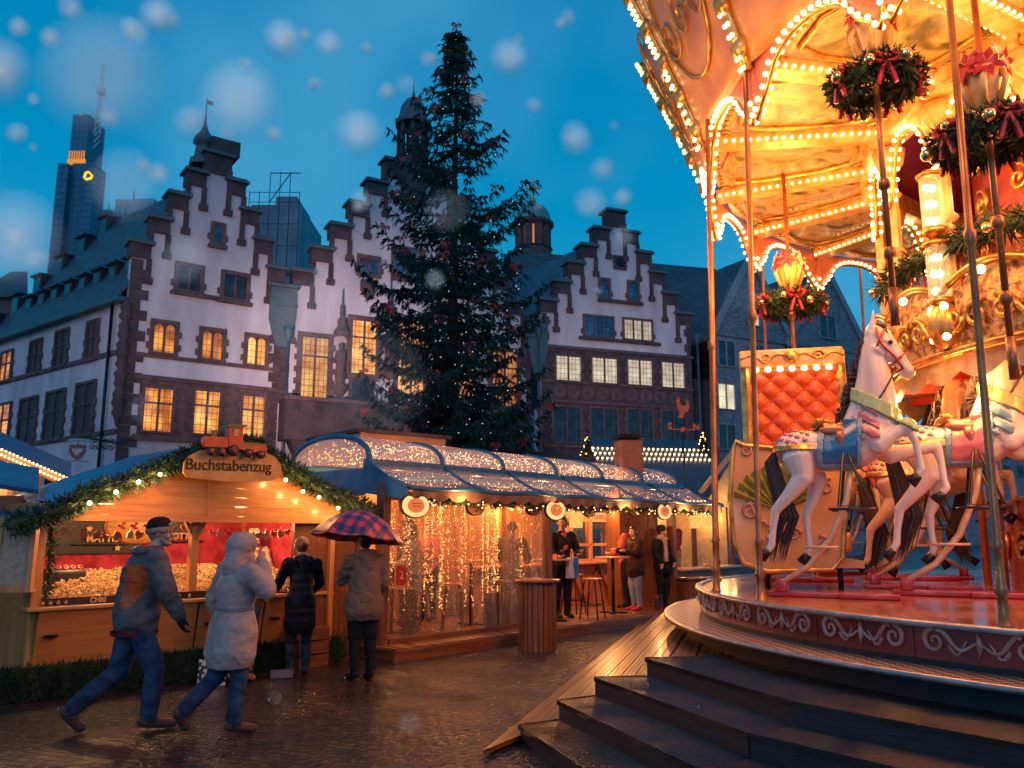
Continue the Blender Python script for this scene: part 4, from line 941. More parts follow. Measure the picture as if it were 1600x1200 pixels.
M['hat_dark'] = cloth('dark_knit', (.035, .022, .025), .9, sc=30); M['hat_band'] = cloth('beige_knit', (.38, .25, .20), .9, sc=30)
M['jacket_grey'] = cloth('grey_rain_cloth', (.135, .120, .12), .5, (.105, .092, .092)); M['jacket_orange'] = cloth('orange_rain_cloth', (.62, .085, .015), .5)
man_near()
# ---- woman in hooded pale parka
def woman_near():
    p = atz(356, 1146); p.z = 0; hx = radians(50)
    t = person('woman in a pale hooded parka and jeans, hand raised to her face', p, hx)
    J, s = rig(1.66, pel=(0, 0, .93), chest=(.02, 0, 1.30), head=(.05, 0, 1.635), kr=(.02, -.10, .50), ar=(-.01, -.10, .10), tr=(.15, -.12, .04), kl=(-.10, .09, .50), al=(-.42, .10, .22), tl=(-.35, .11, .10),
        el=(-.05, .28, 1.16), wl=(.06, .28, .93), er=(.14, -.29, 1.26), wr=(.20, -.10, 1.50), fr=(.2, .4, 1), sl=(0, .18, 1.42), sr=(.02, -.19, 1.42))
    me, h = body_mesh(J, s, hd=radians(-25)); mobj('body', me, M['skin'], t); eyes(h, s, t); hair(h, s, M['hair_brown'], t, 'long')
    trousers(J, s, M['denim'], t, r=(.115, .085, .078, .072)); shoes(J, s, M['shoe'], t)
    coat(J, s, M['parka'], t, hem=.58, flare=.225, waist=.165, r=(.10, .085, .066), chest=.195, disp=.009)
    b = MB(); b.lathe([(.178*s, 0), (.190*s, .02), (.178*s, .04)], 26, (0.0, 0, J['waist'].z-.03*s)); 
    for v in range(len(b.v)): x, y, z = b.v[v]; b.v[v] = (x*.93+J['waist'].x, y*.98, z)
    b.build('waistband', M['parka_dark'], t)
    b = MB()
    for q_ in range(7): a_ = -1.2+q_*.4; b.tube([(J['waist'].x+cos(a_+pi)*.19*s, sin(a_+pi)*.175*s, J['waist'].z-.05*s), (J['waist'].x+cos(a_+pi)*.205*s, sin(a_+pi)*.19*s, J['waist'].z-.16*s)], .010, 5)
    b.build('gathered_pleat', M['parka'], t)
    # deep hood over the head
    b = MB(); cap(b, h((-.035, 0, .03)), h((.01, 0, .045)), .128*s, .122*s); cap(b, h((-.05, 0, -.05)), h((-.04, 0, .02)), .105*s, .12*s); cap(b, J['nb']+V3(-.04, 0, .0)*s, h((-.03, 0, -.02)), .11*s, .11*s); cap(b, h((.03, 0, -.08)), h((.045, 0, -.11)), .085*s)
    me = blob(b, .012, 3, .004); bm = bmesh.new(); bm.from_mesh(me); H0 = h((0, 0, 0))
    bmesh.ops.delete(bm, geom=[f for f in bm.faces if (f.calc_center_median()-H0).x > .085*s and abs(f.calc_center_median().y-H0.y) < .085*s and -.10*s < (f.calc_center_median()-H0).z < .115*s], context='FACES'); bm.to_mesh(me); bm.free()
    o = mobj('hood', me, M['parka'], t); sd_ = o.modifiers.new('thick', 'SOLIDIFY'); sd_.thickness = .012
M['parka'] = cloth('pale_parka', (.46, .33, .30), .6, (.38, .27, .25)); M['parka_dark'] = cloth('parka_band', (.26, .21, .215), .6)
woman_near()
# ---- someone half hidden behind her, in a brown quilted jacket and tan boots
def hidden_person():
    p = atz(374, 1066); p.z = 0; t = person('shopper in a brown quilted jacket and tan boots, mostly hidden behind the pale parka', p, radians(100))
    J, s = rig(1.60, ar=(.0, -.10, .09), tr=(.13, -.14, .03), er=(.12, -.28, 1.16), wr=(.30, -.22, 1.10), el=(.12, .26, 1.16), wl=(.30, .2, 1.10))
    me, h = body_mesh(J, s); mobj('body', me, M['skin'], t); hair(h, s, M['hair_brown'], t)
    trousers(J, s, M['denim'], t); shoes(J, s, M['tan'], t, boot=.35); coat(J, s, M['brown_quilt'], t, hem=.78, flare=.17, waist=.16)
M['tan'] = cloth('tan_leather', (.48, .20, .09), .5); M['brown_quilt'] = cloth('brown_quilt', (.10, .04, .03), .5)
hidden_person()
# ---- black coat customer
def black_coat():
    p = atz(465, 1056); p.z = 0; t = person('woman in a long black quilted coat with a ponytail, leaning to the stall counter', p, radians(118))
    J, s = rig(1.66, chest=(.03, 0, 1.30), head=(.09, 0, 1.60), nt=(.06, 0, 1.52), nb=(.03, 0, 1.45), el=(.13, .26, 1.16), wl=(.36, .22, 1.08), er=(.10, -.27, 1.14), wr=(.30, -.22, 1.02), fl=(1, 0, -.2), fr=(1, 0, -.3), ar=(-.02, -.09, .09))
    me, h = body_mesh(J, s); mobj('body', me, M['skin'], t); hair(h, s, M['hair_auburn'], t, 'bun')
    trousers(J, s, M['black_cloth'], t, r=(.11, .075, .068, .055)); shoes(J, s, M['grey_boot'], t, boot=.72)
    coat(J, s, M['black_quilt'], t, hem=.52, flare=.175, waist=.145, r=(.078, .066, .052), chest=.155, disp=.005)
    b = MB(); nb = J['nb']; cap(b, nb+V3(-.08, -.07, .0)*s, nb+V3(-.08, .07, .0)*s, .065*s); cap(b, nb+V3(-.10, 0, -.02)*s, nb+V3(-.13, 0, -.12)*s, .09*s, .06*s); mobj('hood', blob(b, .013, 3, .006), M['black_quilt'], t)
M['hair_auburn'] = mat('auburn_hair', (.20, .06, .03), .45, scale=30, bump=.6, bscale=60); M['grey_boot'] = cloth('grey_boot', (.05, .05, .06), .45)
bq = cloth('black_quilt', (.018, .016, .022), .45); M['black_quilt'] = bq
def quilt(m, per=.10, depth=.006, mult=1.0):
    n, l, b = nodes_of(m); tcn = n.new('ShaderNodeTexCoord'); wv = n.new('ShaderNodeTexWave'); wv.bands_direction = 'Z'; wv.inputs['Scale'].default_value = 2*pi/per/20*1.0; wv.inputs['Distortion'].default_value = .6; l(tcn.outputs['Object'], wv.inputs['Vector'])
    bp = n.new('ShaderNodeBump'); bp.inputs['Strength'].default_value = 1; bp.inputs['Distance'].default_value = depth; l(wv.outputs['Fac'], bp.inputs['Height']); l(bp.outputs['Normal'], b.inputs['Normal'])
quilt(M['black_quilt']); quilt(M['brown_quilt'])
black_coat()
# ---- umbrella person
def umbrella_person():
    p = atz(565, 1062); p.z = 0; hd_ = radians(120); t = person('person in a grey-brown padded coat and dark trousers under a checked umbrella', p, hd_)
    J, s = rig(1.70, er=(.02, -.26, 1.14), wr=(.12, -.16, .98), fr=(.5, .6, -.3), el=(.16, .24, 1.18), wl=(.20, .10, 1.42), fl=(.3, -.2, 1), kr=(0, -.09, .5))
    me, h = body_mesh(J, s); mobj('body', me, M['skin'], t); hair(h, s, M['hair_dark'], t)
    trousers(J, s, M['black_cloth'], t); shoes(J, s, M['black_cloth'], t); coat(J, s, M['khaki'], t, hem=.70, flare=.215, waist=.19, chest=.19, r=(.09, .080, .065), disp=.011)
    b = MB(); nb = J['nb']; cap(b, nb+V3(-.05, -.08, .02)*s, nb+V3(-.05, .08, .02)*s, .07*s); cap(b, nb+V3(-.06, 0, .0)*s, nb+V3(-.1, 0, -.14)*s, .10*s, .09*s); mobj('hood', blob(b, .013, 3, .006), M['khaki'], t)
    # umbrella
    c = atz(572, 1062); hub = p+V3(cos(hd_)*.14, sin(hd_)*.14, 0)+V3(-.02, 0, 1.92)
    u = thing('umbrella', 'red and navy checked umbrella, open and wet', 'umbrella', (hub.x, hub.y, hub.z)); u.rotation_euler = (radians(-4), radians(7), .3)
    rr = .58; n = 8; b = MB()
    def fn(a, q):
        an = a*2*pi; seg = (an/(2*pi)*n) % 1; sag = 1-.10*sin(seg*pi)*q; r = rr*q*sag; z = .05-.34*(q**2.0)+.0; return Vector((r*cos(an), r*sin(an), z+.02*sin(seg*pi)*q*q*-1))
    b.grid(fn, 96, 14); o = b.build('canopy', M['tartan'], u); sd_ = o.modifiers.new('t', 'SOLIDIFY'); sd_.thickness = .003
    uv = o.data.uv_layers.new(name='UVMap')
    b = MB(); b.tube([(0, 0, .12), (0, 0, -.62)], .006, 6); b.build('shaft', M['iron'], u)
    b = MB(); b.tube([(0, 0, -.62), (0, 0, -.72), (.02, 0, -.76), (.05, 0, -.75)], .013, 8); b.build('handle', M['black_cloth'], u)
    for k in range(n):
        a = 2*pi*k/n; q = MB(); q.tube([(0, 0, .03), (rr*.5*cos(a), rr*.5*sin(a), -.045), (rr*cos(a), rr*sin(a), -.30)], .004, 5); q.build('rib', M['iron'], u)
M['khaki'] = cloth('grey_brown_coat', (.20, .130, .095), .8, (.16, .105, .08))
tt = mat('checked_cloth', (.55, .03, .05), .45, spec=.7); n, l, b_ = nodes_of(tt); M['tartan'] = tt
tcn = n.new('ShaderNodeTexCoord'); mp = n.new('ShaderNodeMapping'); mp.inputs['Rotation'].default_value = (0, 0, .5); l(tcn.outputs['Object'], mp.inputs['Vector'])
sp = n.new('ShaderNodeSeparateXYZ'); l(mp.outputs['Vector'], sp.inputs[0]); res = []
for ax in 'XY':
    a = n.new('ShaderNodeMath'); a.operation = 'MULTIPLY'; a.inputs[1].default_value = 7.0; l(sp.outputs[ax], a.inputs[0]); f = n.new('ShaderNodeMath'); f.operation = 'FRACT'; l(a.outputs[0], f.inputs[0]); g_ = n.new('ShaderNodeMath'); g_.operation = 'GREATER_THAN'; g_.inputs[1].default_value = .5; l(f.outputs[0], g_.inputs[0]); res.append(g_)
sm_ = n.new('ShaderNodeMath'); l(res[0].outputs[0], sm_.inputs[0]); l(res[1].outputs[0], sm_.inputs[1]); hf = n.new('ShaderNodeMath'); hf.operation = 'MULTIPLY'; hf.inputs[1].default_value = .5; l(sm_.outputs[0], hf.inputs[0])
cr = n.new('ShaderNodeValToRGB'); cr.color_ramp.interpolation = 'CONSTANT'; e = cr.color_ramp.elements; e[0].color = (.62, .035, .06, 1); e[1].position = .75; e[1].color = (.012, .022, .09, 1); q = e.new(.3); q.color = (.17, .02, .07, 1); l(hf.outputs[0], cr.inputs['Fac']); l(cr.outputs['Color'], b_.inputs['Base Color'])
umbrella_person()
# ================================================================ helpers for the market
def fir_rope(mb, path, r, dens=260, ln=.12, rr=None, w=.006):
    rr = rr or random.Random(5); path = [Vector(p) for p in path]
    mb.tube(path, r*.45, 7)
    for p, q in zip(path, path[1:]):
        d = q-p; L_ = d.length
        for i in range(int(L_*dens)):
            c = p+d*rr.random(); dr = Vector((rr.gauss(0, 1), rr.gauss(0, 1), rr.gauss(0, 1))); dr -= d*(dr.dot(d)/d.length_squared)*.7; dr.normalize()
            b = c+dr*r*rr.uniform(.3, .95); e_ = (dr+d.normalized()*rr.uniform(-1, 1)+Vector((0, 0, -.25))).normalized(); l_ = ln*rr.uniform(.6, 1.3); sd_ = e_.orthogonal().normalized(); sd_ = (sd_*cos(c.x*50)+e_.cross(sd_)*sin(c.x*50))*w*rr.uniform(1, 2.6)
            mb.add([b-sd_, b+e_*l_, b+sd_], [(0, 1, 2)], False)
def bulb(mb, p, r=.03): mb.sph(p, r, 8, 6)
def lerp(a, b, t): return a+(b-a)*t
def wob(path, n, sag=0.0, jit=0.0, rr=None):
    rr = rr or R; out = []; path = [Vector(p) for p in path]
    for a, b in zip(path, path[1:]):
        for i in range(n): t = i/n; out.append(a.lerp(b, t)+Vector((rr.uniform(-jit, jit), rr.uniform(-jit, jit), rr.uniform(-jit, jit)-sag*4*t*(1-t))))
    out.append(path[-1]); return out
M['red_felt'] = mat('red_felt', (.42, .018, .05), .9, col2=(.27, .01, .03), scale=9, contrast=(.4, .6)); M['magenta_paint'] = mat('crimson_plaster', (.52, .035, .07), .85, col2=(.27, .012, .03), scale=5, detail=6, contrast=(.4, .58))
M['black_board'] = mat('black_board', (.015, .012, .012), .5); M['letter_wood'] = mat('pale_letter_wood', (.66, .42, .20), .6, col2=(.45, .24, .09), scale=9)
M['tarp'] = mat('blue_tarpaulin', (.025, .14, .28), .35, col2=(.015, .085, .19), scale=2, bump=.5, bscale=4, bdist=.03); M['plate'] = mat('sign_plate', (.72, .36, .12), .4)
M['ink'] = mat('dark_lettering', (.03, .012, .008), .5)
# ================================================================ TOY-LETTER STALL
ST = Plane((-4.95, 9.40), radians(43.5)); rzS = ST.rz
def letter_stall():
    t = thing('market_stall', 'open-fronted pine market stall selling wooden letters, its gable sign reading Buchstabenzug', 'market stall', ST.p, rzS)
    sL = ST.at(57, 900)[0]; sR = ST.at(498, 900)[0]; sM = ST.at(299, 900)[0]; zb_ = ST.at(300, 806, )[1]; zc = .90; D = 2.1
    for s in (sL, sM, sR):
        b = MB(); b.bevbox(s-.05, -.05, 0.0 if s != sM else zc, s+.05, .05, zb_+.12, .006)
        if s == sM: b.bar((s, -.01, zb_-.28), (s+.16, -.01, zb_+.02), .09, .05); b.bar((s, -.01, zb_-.28), (s-.16, -.01, zb_+.02), .05, .05)
        b.build('post', M['pine_v'], t)
    for s in (sL, sR): MB().box(s-.05, D-.1, 0, s+.05, D, zb_+.1).build('post', M['pine_v'], t)
    b = MB(); b.prism([(sL-.05, 0), (sR+.05, 0), (sR+.05, zb_), ((sL+sR)/2+.3, zb_+.62), ((sL+sR)/2-.3, zb_+.62), (sL-.05, zb_)], D-.02, D+.02); b.build('back_wall', M['magenta_paint'], t)
    for s in (sL-.06, sR+.04): b = MB(); b.box(s, 0.05, 0, s+.025, D, zb_+.12); b.build('side_wall', M['pine_v'] if s < sM else M['magenta_paint'], t)
    MB().box(sR-.02, .06, zc, sR+.03, D-.05, zb_+.1).build('inner_lining', M['magenta_paint'], t)
    # counter: sloping flap doors with latches
    n = 4; w = (sR-sL)/n
    for i in range(n):
        a = sL+w*i+.015; b_ = sL+w*(i+1)-.015; m = MB()
        m.add([(a, -.16, zc-.02), (b_, -.16, zc-.02), (b_+(.0), -.07, .32), (a, -.07, .32), (a, -.13, zc-.02), (b_, -.13, zc-.02), (b_, -.04, .32), (a, -.04, .32)], [(0, 1, 2, 3), (7, 6, 5, 4), (0, 4, 5, 1), (3, 2, 6, 7), (0, 3, 7, 4), (1, 5, 6, 2)])
        f = m.build('flap_door', M['pine_counter'], t)
        q = MB(); x = a+.14; q.box(x-.06, -.165, zc-.30, x+.06, -.12, zc-.27); q.tube([(x-.04, -.18, zc-.28), (x+.04, -.18, zc-.28)], .008, 6); q.build('latch', M['iron'], f)
    MB().box(sL, -.03, .05, sR, .02, zc-.03).build('counter_backing', M['pine_counter'], t)
    MB().bevbox(sL-.12, -.20, zc-.02, sR+.12, .25, zc+.02, .006).build('counter_top', M['pine'], t)
    # gable front (forward of the posts)
    off = -.30; gl = ST.at(118, 806, off)[0]; gr = ST.at(534, 806, off)[0]; zg = zb_-.01; ap = ST.at(352, 690, off); 
    eL = ST.at(14, 818, off); eR = ST.at(578, 800, off); slope_l = (ap[1]-eL[1])/(ap[0]-eL[0]); slope_r = (ap[1]-eR[1])/(eR[0]-ap[0])
    hl_ = eL[1]+slope_l*(gl-eL[0]); hr_ = eR[1]+slope_r*(eR[0]-gr); nb = 8; z0 = zg
    for i in range(nb):   # shiplap boards
        z1 = z0+(ap[1]-zg)/nb
        def xl(z): return max(gl, eL[0]+(z-eL[1])/slope_l) + .03
        def xr_(z): return min(gr, eR[0]-(z-eR[1])/slope_r) - .03
        if i == nb-1: z1 -= .05
        b = MB(); b.prism([(xl(z0), z0+.003), (xr_(z0), z0+.003), (xr_(z1), z1), (xl(z1), z1)], off-.012, off+.012, M=None); b.build('gable_board', M['pine'], t); z0 = z1
    b = MB(); b.box(gl-.05, off-.05, zg-.07, gr+.05, off+.03, zg); b.box(gl, off+.03, zg-.045, gr, -.05, zg-.02); b.build('fascia_beam', M['pine'], t)
    MB().box(sM-.012, off-.03, zg, sM+.012, off-.012, zg+.42).build('cover_strip', M['pine_v'], t)
    # roof
    y0 = off-.12; y1 = D+.25
    for (e, nm) in ((eL, 1), (eR, 2)):
        b = MB(); dx = -.0 if nm == 1 else .0; N = 10
        def rp(u, v, up=0): x = lerp(e[0], ap[0], u); z = lerp(e[1], ap[1], u)+.05*sin(u*pi); return Vector((x, lerp(y0, y1, v), z+up+.02*sin(v*9+u*3)*.5))
        b.grid(lambda u, v: rp(u, v), N, 6); o = b.build('roof', M['tarp'], t); sd_ = o.modifiers.new('t', 'SOLIDIFY'); sd_.thickness = .05
    # interior
    b = MB(); b.box(sL+.1, D-.06, 1.42, sM+.15, D-.03, zb_+.03); b.build('banner', M['black_board'], t)
    cx, cz = ST.at(217, 822, D-.1); e = MB(); Mx = Matrix.Translation((cx, D-.07, cz)) @ Matrix.Rotation(pi/2, 4, 'X') @ Matrix.Scale(.56, 4, (0, 1, 0)); e.lathe([(0, .01), (.46, .01), (.46, 0)], 40, M=Mx); o = e.build('oval_sign', M['plate'], t)
    q = MB(); q.tube([(cx+.44*cos(a*pi/20), D-.088, cz+.245*sin(a*pi/20)) for a in range(40)], .008, 5, closed=True); q.build('sign_outline', M['red'], o)
    for k, (dx, col) in enumerate(((-.24, 'red'), (-.06, 'red'), (.12, 'ink'), (.27, 'red'))):
        q = MB(); q.tube([(cx+dx+.05*sin(a*1.3), D-.09, cz-.04+.012*a+.02*cos(a*2)) for a in range(8)], .014, 5); q.build('painted_scrawl', M[col], o)
    for s_, (px, py), sz in (('MATTIS', (160, 842), .125), ('LOTTE', (282, 838), .125)):
        a, z = ST.at(px, py, D-.1); put_text('lettering', s_, sz, M['letter_wood'], t, (a, D-.10, z), depth=.012, bold=.004); MB().box(a-.38, D-.13, z-.075, a+.38, D-.06, z-.06).build('letter_shelf', M['black_board'], t)
    for (px, py) in ((140, 826), (184, 856), (300, 842), (258, 826)):
        a, z = ST.at(px, py, D-.1); star_part(t, (a, D-.09, z), .05)
    # stepped letter rails in the middle and a rail along the front
    a, z = ST.at(296, 890, 1.15)
    for k, (tx, dz) in enumerate((('WEIHNACHTEN', .045), ('CHRISTMAS', -.035))):
        put_text('lettering', tx, .085, M['letter_wood'], t, (a, 1.12-k*.06, z+dz), depth=.008, bold=.003); MB().box(a-.5, 1.13-k*.06, z+dz-.045, a+.5, 1.20-k*.06, z+dz+.02).build('letter_rail', M['black_board'], t)
    a2, z2 = ST.at(348, 815, D-.1); put_text('lettering', 'LEONA', .09, M['letter_wood'], t, (ST.at(373, 814, D-.1)[0], D-.08, ST.at(373, 814, D-.1)[1]), depth=.01)
    MB().box(sM+.2, D-.06, zb_-.20, sM+.95, D-.03, zb_+.0).build('banner', M['black_board'], t)
    b = MB(); b.box(sL+.06, -.06, zc+.02, sR-.06, -.03, zc+.10); b.build('front_rail', M['black_board'], t)
    for tx, px in (('CHRI', 148), ('MINT', 440)):
        s_, _ = ST.at(px, 950); put_text('lettering', tx, .075, M['letter_wood'], t, (s_, -.072, zc+.06), depth=.008, bold=.003)
    for px in (62, 74, 86, 98, 262, 274, 290): star_part(t, (ST.at(px, 952)[0], -.07, zc+.055), .028)
    # ceiling lamps of the stall
    for k, s_ in enumerate((lerp(sL, sM, .5), lerp(sM, sR, .5))):
        q = MB(); q.lathe([(.02, .06), (.09, 0), (.085, -.01), (.015, .05)], 14, (s_, .75, zb_+.12)); o = q.build('ceiling_lamp', M['iron'], t); q = MB(); q.sph((s_, .75, zb_+.12), .04); q.build('lamp_bulb', M['bulb'], o)
        lamp('lamp_light', (s_, .55, zb_+.05), 95, .08, (1, .50, .20), t)
    return t, sL, sM, sR, zb_, zc, D, eL, eR, ap, off, gl, gr
M['pine_counter'] = wood('pine_counter_front', (0.55, 0.20, 0.055), (0.42, 0.13, 0.03), 0.4, 0, 1.2)
def star_part(par, p, r, m=None, name='wooden_star'):
    pts = []
    for k in range(10): a = pi/2+k*pi/5; q = r if k % 2 == 0 else r*.45; pts.append((p[0]+q*cos(a), p[2]+q*sin(a)))
    return MB().prism(pts, p[1]-.01, p[1]).build(name, m or M['letter_wood'], par)
stall, sL, sM, sR, zbm_, zct, DS, eL, eR, apx, goff, gl, gr = letter_stall()
# sign: rounded plate, lettering and the toy engine cut out of board
t = thing('sign', 'rounded gable sign lettered Buchstabenzug with a red toy steam engine on top', 'sign', ST.world(ST.at(360, 735, goff-.40)[0], goff-.40, ST.at(360, 735, goff-.40)[1]), rzS)
sx, sz = ST.at(360, 735, goff-.40)
def sp_(px, py): a, z = ST.at(px, py, goff-.42); return a-sx, z-sz
pl_pts = [sp_(*q) for q in [(286, 738), (288, 722), (296, 712), (312, 704), (335, 700), (362, 699), (390, 701), (412, 706), (430, 714), (439, 726), (440, 742), (430, 750), (400, 753), (350, 752), (310, 748), (292, 745)]]
MB().prism(pl_pts, -.02, 0).build('sign_plate', M['plate'], t)
o = put_text('lettering', 'Buchstabenzug', .185, M['ink'], t, (sp_(359, 726)[0], -.026, sp_(359, 728)[1]), depth=.004, xs=1.0, bold=.002)
o.rotation_euler[1] = radians(-1.5)
tr = MB().mat(M['loco_red']) if 'loco_red' in M else None
M['loco_red'] = mat('engine_red', (.60, .035, .02), .35, coat=.4); M['loco_green'] = mat('engine_green', (.12, .17, .03), .4); M['loco_black'] = mat('engine_black', (.02, .016, .018), .3)
def pr(lst, y0, y1, m, name, par=t): return MB().prism([sp_(*q) for q in lst], y0, y1).build(name, M[m], par)
pr([(314, 684), (317, 682), (352, 684), (352, 700), (316, 699), (313, 692)], -.10, -.03, 'loco_red', 'boiler'); pr([(352, 668), (374, 668), (374, 703), (352, 702)], -.11, -.03, 'loco_red', 'cab'); pr([(349, 664), (377, 665), (378, 668), (348, 668)], -.14, -.02, 'loco_green', 'cab_roof')
pr([(374, 695), (412, 698), (411, 709), (375, 706)], -.10, -.03, 'loco_red', 'tender'); pr([(375, 691), (411, 694), (412, 698), (374, 695)], -.09, -.04, 'loco_green', 'tender_load'); pr([(329, 684), (329, 673), (336, 672), (335, 684)], -.08, -.04, 'loco_green', 'funnel')
q = MB(); a, z = sp_(363, 677); q.box(a-.035, -.118, z-.04, a+.035, -.11, z+.045); q.build('cab_window', M['letter_wood'], t)
for px, py, r in ((323, 706, .052), (340, 707, .052), (358, 705, .068), (382, 709, .052), (401, 711, .052)):
    a, z = sp_(px, py); Mx = Matrix.Translation((a, -.13, z)) @ Matrix.Rotation(pi/2, 4, 'X'); q = MB(); q.lathe([(0, .02), (r*.6, .02), (r, .015), (r, -.03), (0, -.03)], 18, M=Mx); w_ = q.build('wheel', M['loco_black'], t)
    q = MB(); q.lathe([(0, .028), (r*.38, .026), (r*.4, .018)], 12, M=Mx); q.build('wheel_hub', M['loco_red'], w_)
# garland on the roof edge with bulbs
def world_of(pl, a, b, z): return pl.world(a, b, z)
def garland(label, pl, pts, r, bulbs=(), dens=240, group=None, glow=0, bulb_r=.03, ln=.12, bows=False):
    o = world_of(pl, *pts[0]); t = thing('fir_garland', label, 'garland', o, pl.rz, group); base = Vector(pts[0])
    loc = [Vector(p)-base for p in pts]; path = wob(loc, 8, 0, .025)
    b = MB(); fir_rope(b, path, r, dens, ln); b.build('fir_twigs', M['fir'], t)
    for p in bulbs:
        q = Vector(p)-base; m = MB(); bulb(m, q, bulb_r); m.build('bulb', M['bulb'], t)
        if glow: lamp('bulb_light', q+Vector((0, -.06, -.04)), glow, .03, (1, .48, .16), t)
    return t
yo = goff-.16
gp = [(eL[0]-.05, yo, eL[1]-.04), (lerp(eL[0], apx[0], .5), yo, lerp(eL[1], apx[1], .5)-.02), (apx[0]-.15, yo, apx[1]-.02), (apx[0]+.35, yo, apx[1]-.05), (lerp(eR[0], apx[0], .5), yo, lerp(eR[1], apx[1], .5)-.04), (eR[0], yo, eR[1]-.06)]
bl = [(ST.at(px, py, yo-.08)[0], yo-.10, ST.at(px, py, yo-.1)[1]) for px, py in ((139, 786), (180, 769), (215, 753), (249, 741), (445, 750), (472, 768), (497, 777), (527, 794), (553, 806))]
garland('thick fir garland with glowing bulbs along the gable edge of the letter stall', ST, gp, .13, bl, 1300, glow=5.5, bulb_r=.026, ln=.075)
gp2 = [(sL+.12, .02, zbm_-.0), (sL+.13, .0, 1.4), (sL+.11, .02, zct+.05)]
garland('thin fir garland hanging down inside the left post of the letter stall', ST, gp2, .05, (), 300, ln=.07)
garland('thin fir garland hanging down inside the right post of the letter stall', ST, [(sR-.09, .10, zbm_), (sR-.10, .10, 1.3), (sR-.09, .10, zct+.1)], .05, (), 300, ln=.07)
# fir skirt at the foot
b = MB(); rr = random.Random(9); o0 = thing('fir_hedge', 'dark cut-fir skirt along the foot of the letter stall', 'hedge', ST.p, rzS)
for i in range(9000):
    s = rr.uniform(sL-.35, sR+.28); z = rr.uniform(.0, .36)*rr.uniform(.6, 1)+.0; y = -.20-rr.uniform(0, .14)*(1-z); up = Vector((rr.uniform(-.5, .5), rr.uniform(-.7, -.1), rr.uniform(.1, 1))).normalized()
    l_ = rr.uniform(.05, .12); sd_ = up.cross(Vector((0, 1, 0))).normalized()*rr.uniform(.005, .012); p = Vector((s, y, z)); b.add([p-sd_, p+up*l_, p+sd_], [(0, 1, 2)], False)
b.box(sL-.3, -.2, 0, sR+.25, -.02, .32); b.build('fir_branches', M['fir'], o0)
# letters heap
b = MB(); rr = random.Random(21)
def pile_h(s, y): return zct+.04+.30*(y/1.1)+.035*noise.noise(Vector((s*3, y*3, 0)))
for i in range(5200):
    s = rr.uniform(sL+.12, sR-.12); y = rr.uniform(.02, 1.1); p = Vector((s, y, pile_h(s, y)+rr.uniform(-.01, .02)))
    if abs(s-lerp(sM, sR, .45)) < .0: continue
    Mx = Matrix.Translation(p) @ (Matrix.Rotation(rr.uniform(0, 6.28), 4, 'Z') @ Matrix.Rotation(rr.gauss(0, .7), 4, 'X') @ Matrix.Rotation(rr.gauss(0, .7), 4, 'Y'))
    k = rr.randint(0, 3); h = rr.uniform(.032, .048); w = .011; d = .010
    b.box(-h/2, -w/2, 0, h/2, w/2, d, Mx)
    if k >= 1: b.box(-h/2, -h/2, 0.0005, -h/2+w, h/2, d+.0005, Mx)
    if k >= 2: b.box(h/2-w, -h/2, 0.001, h/2, h/2, d+.001, Mx)
b.add([(sL+.1, .02, zct+.03), (sR-.1, .02, zct+.03), (sR-.1, 1.1, zct+.33), (sL+.1, 1.1, zct+.33)], [(0, 1, 2, 3)])
o = b.build('wooden_letters', M['letter_wood']); o.location = ST.p; o.rotation_euler = (0, 0, rzS); tag(o, 'big sloping heap of small pale wooden letters on the stall counter', 'wooden letters', kind='stuff')
# black padded box on the heap, display case on the left side, poster, bunting
a, z = ST.at(96, 905, .85); t = thing('display_stand', 'low black padded box on the letter heap at its left end', 'display box', ST.world(a, .85, z-.10), rzS)
MB().bevbox(-.24, -.15, 0, .24, .15, .22, .05).build('box_body', M['black_board'], t); q = MB()
for k in range(5): q.lathe([(.02, 0), (.035, 0), (.035, .01), (.02, .01)], 10, M=Matrix.Translation((-.16+k*.08, -.1, .24)) @ Matrix.Rotation(.9, 4, 'X'))
q.build('red_rings', M['red'], t)
p = ST.world(sL-.28, -.18, 0); t = thing('display_case', 'small glazed wooden display case fixed to the left side of the letter stall', 'display case', (p.x, p.y, 1.12), rzS+radians(-40))
b = MB(); b.box(-.17, 0, 0, .17, .12, .70); b.box(-.21, -.03, .70, .21, .14, .74); b.box(-.19, -.02, -.03, .19, .13, 0); b.box(-.19, -.02, 0, -.14, 0, .70); b.box(.14, -.02, 0, .19, 0, .70); b.box(-.14, -.02, .65, .14, 0, .70); b.box(-.14, -.02, 0, .14, 0, .05); b.build('case_frame', M['pine_v'], t)
MB().box(-.14, -.008, .05, .14, -.003, .65).build('notice_sheet', mat('notice_paper', (.45, .38, .28), .7, col2=(.30, .24, .17), scale=30), t)
a, z = ST.at(461, 837, .12); t = thing('poster', 'narrow yellow price poster at the right end of the letter stall', 'poster', ST.world(ST.at(461, 837, DS-.5)[0], DS-.5, ST.at(461, 837, DS-.5)[1]), rzS)
MB().box(-.10, -.008, -.20, .10, 0, .20).build('sheet', mat('yellow_paper', (.70, .38, .03), .6), t); b = MB()
b.box(-.07, -.012, .13, .07, -.008, .16); b.box(-.02, -.012, .02, .03, -.008, .07); b.box(-.04, -.012, -.08, .0, -.008, -.02); b.box(0, -.012, -.17, .07, -.008, -.11); b.build('print', M['ink'], t)
M['heart_red'] = mat('red_fabric_heart', (.60, .06, .06), .8, col2=(.5, .25, .2), scale=40); M['heart_cream'] = mat('cream_fabric_heart', (.66, .50, .36), .8)
t = thing('bunting', 'string of red and cream fabric hearts and houses hung across the letter stall', 'bunting', ST.world(sL, .25, zbm_), rzS); b = MB(); rr = random.Random(4)
def sagz(s): q = ((s-sL) % ((sR-sL)/2))/((sR-sL)/2); return -.04-.10*sin(pi*q)
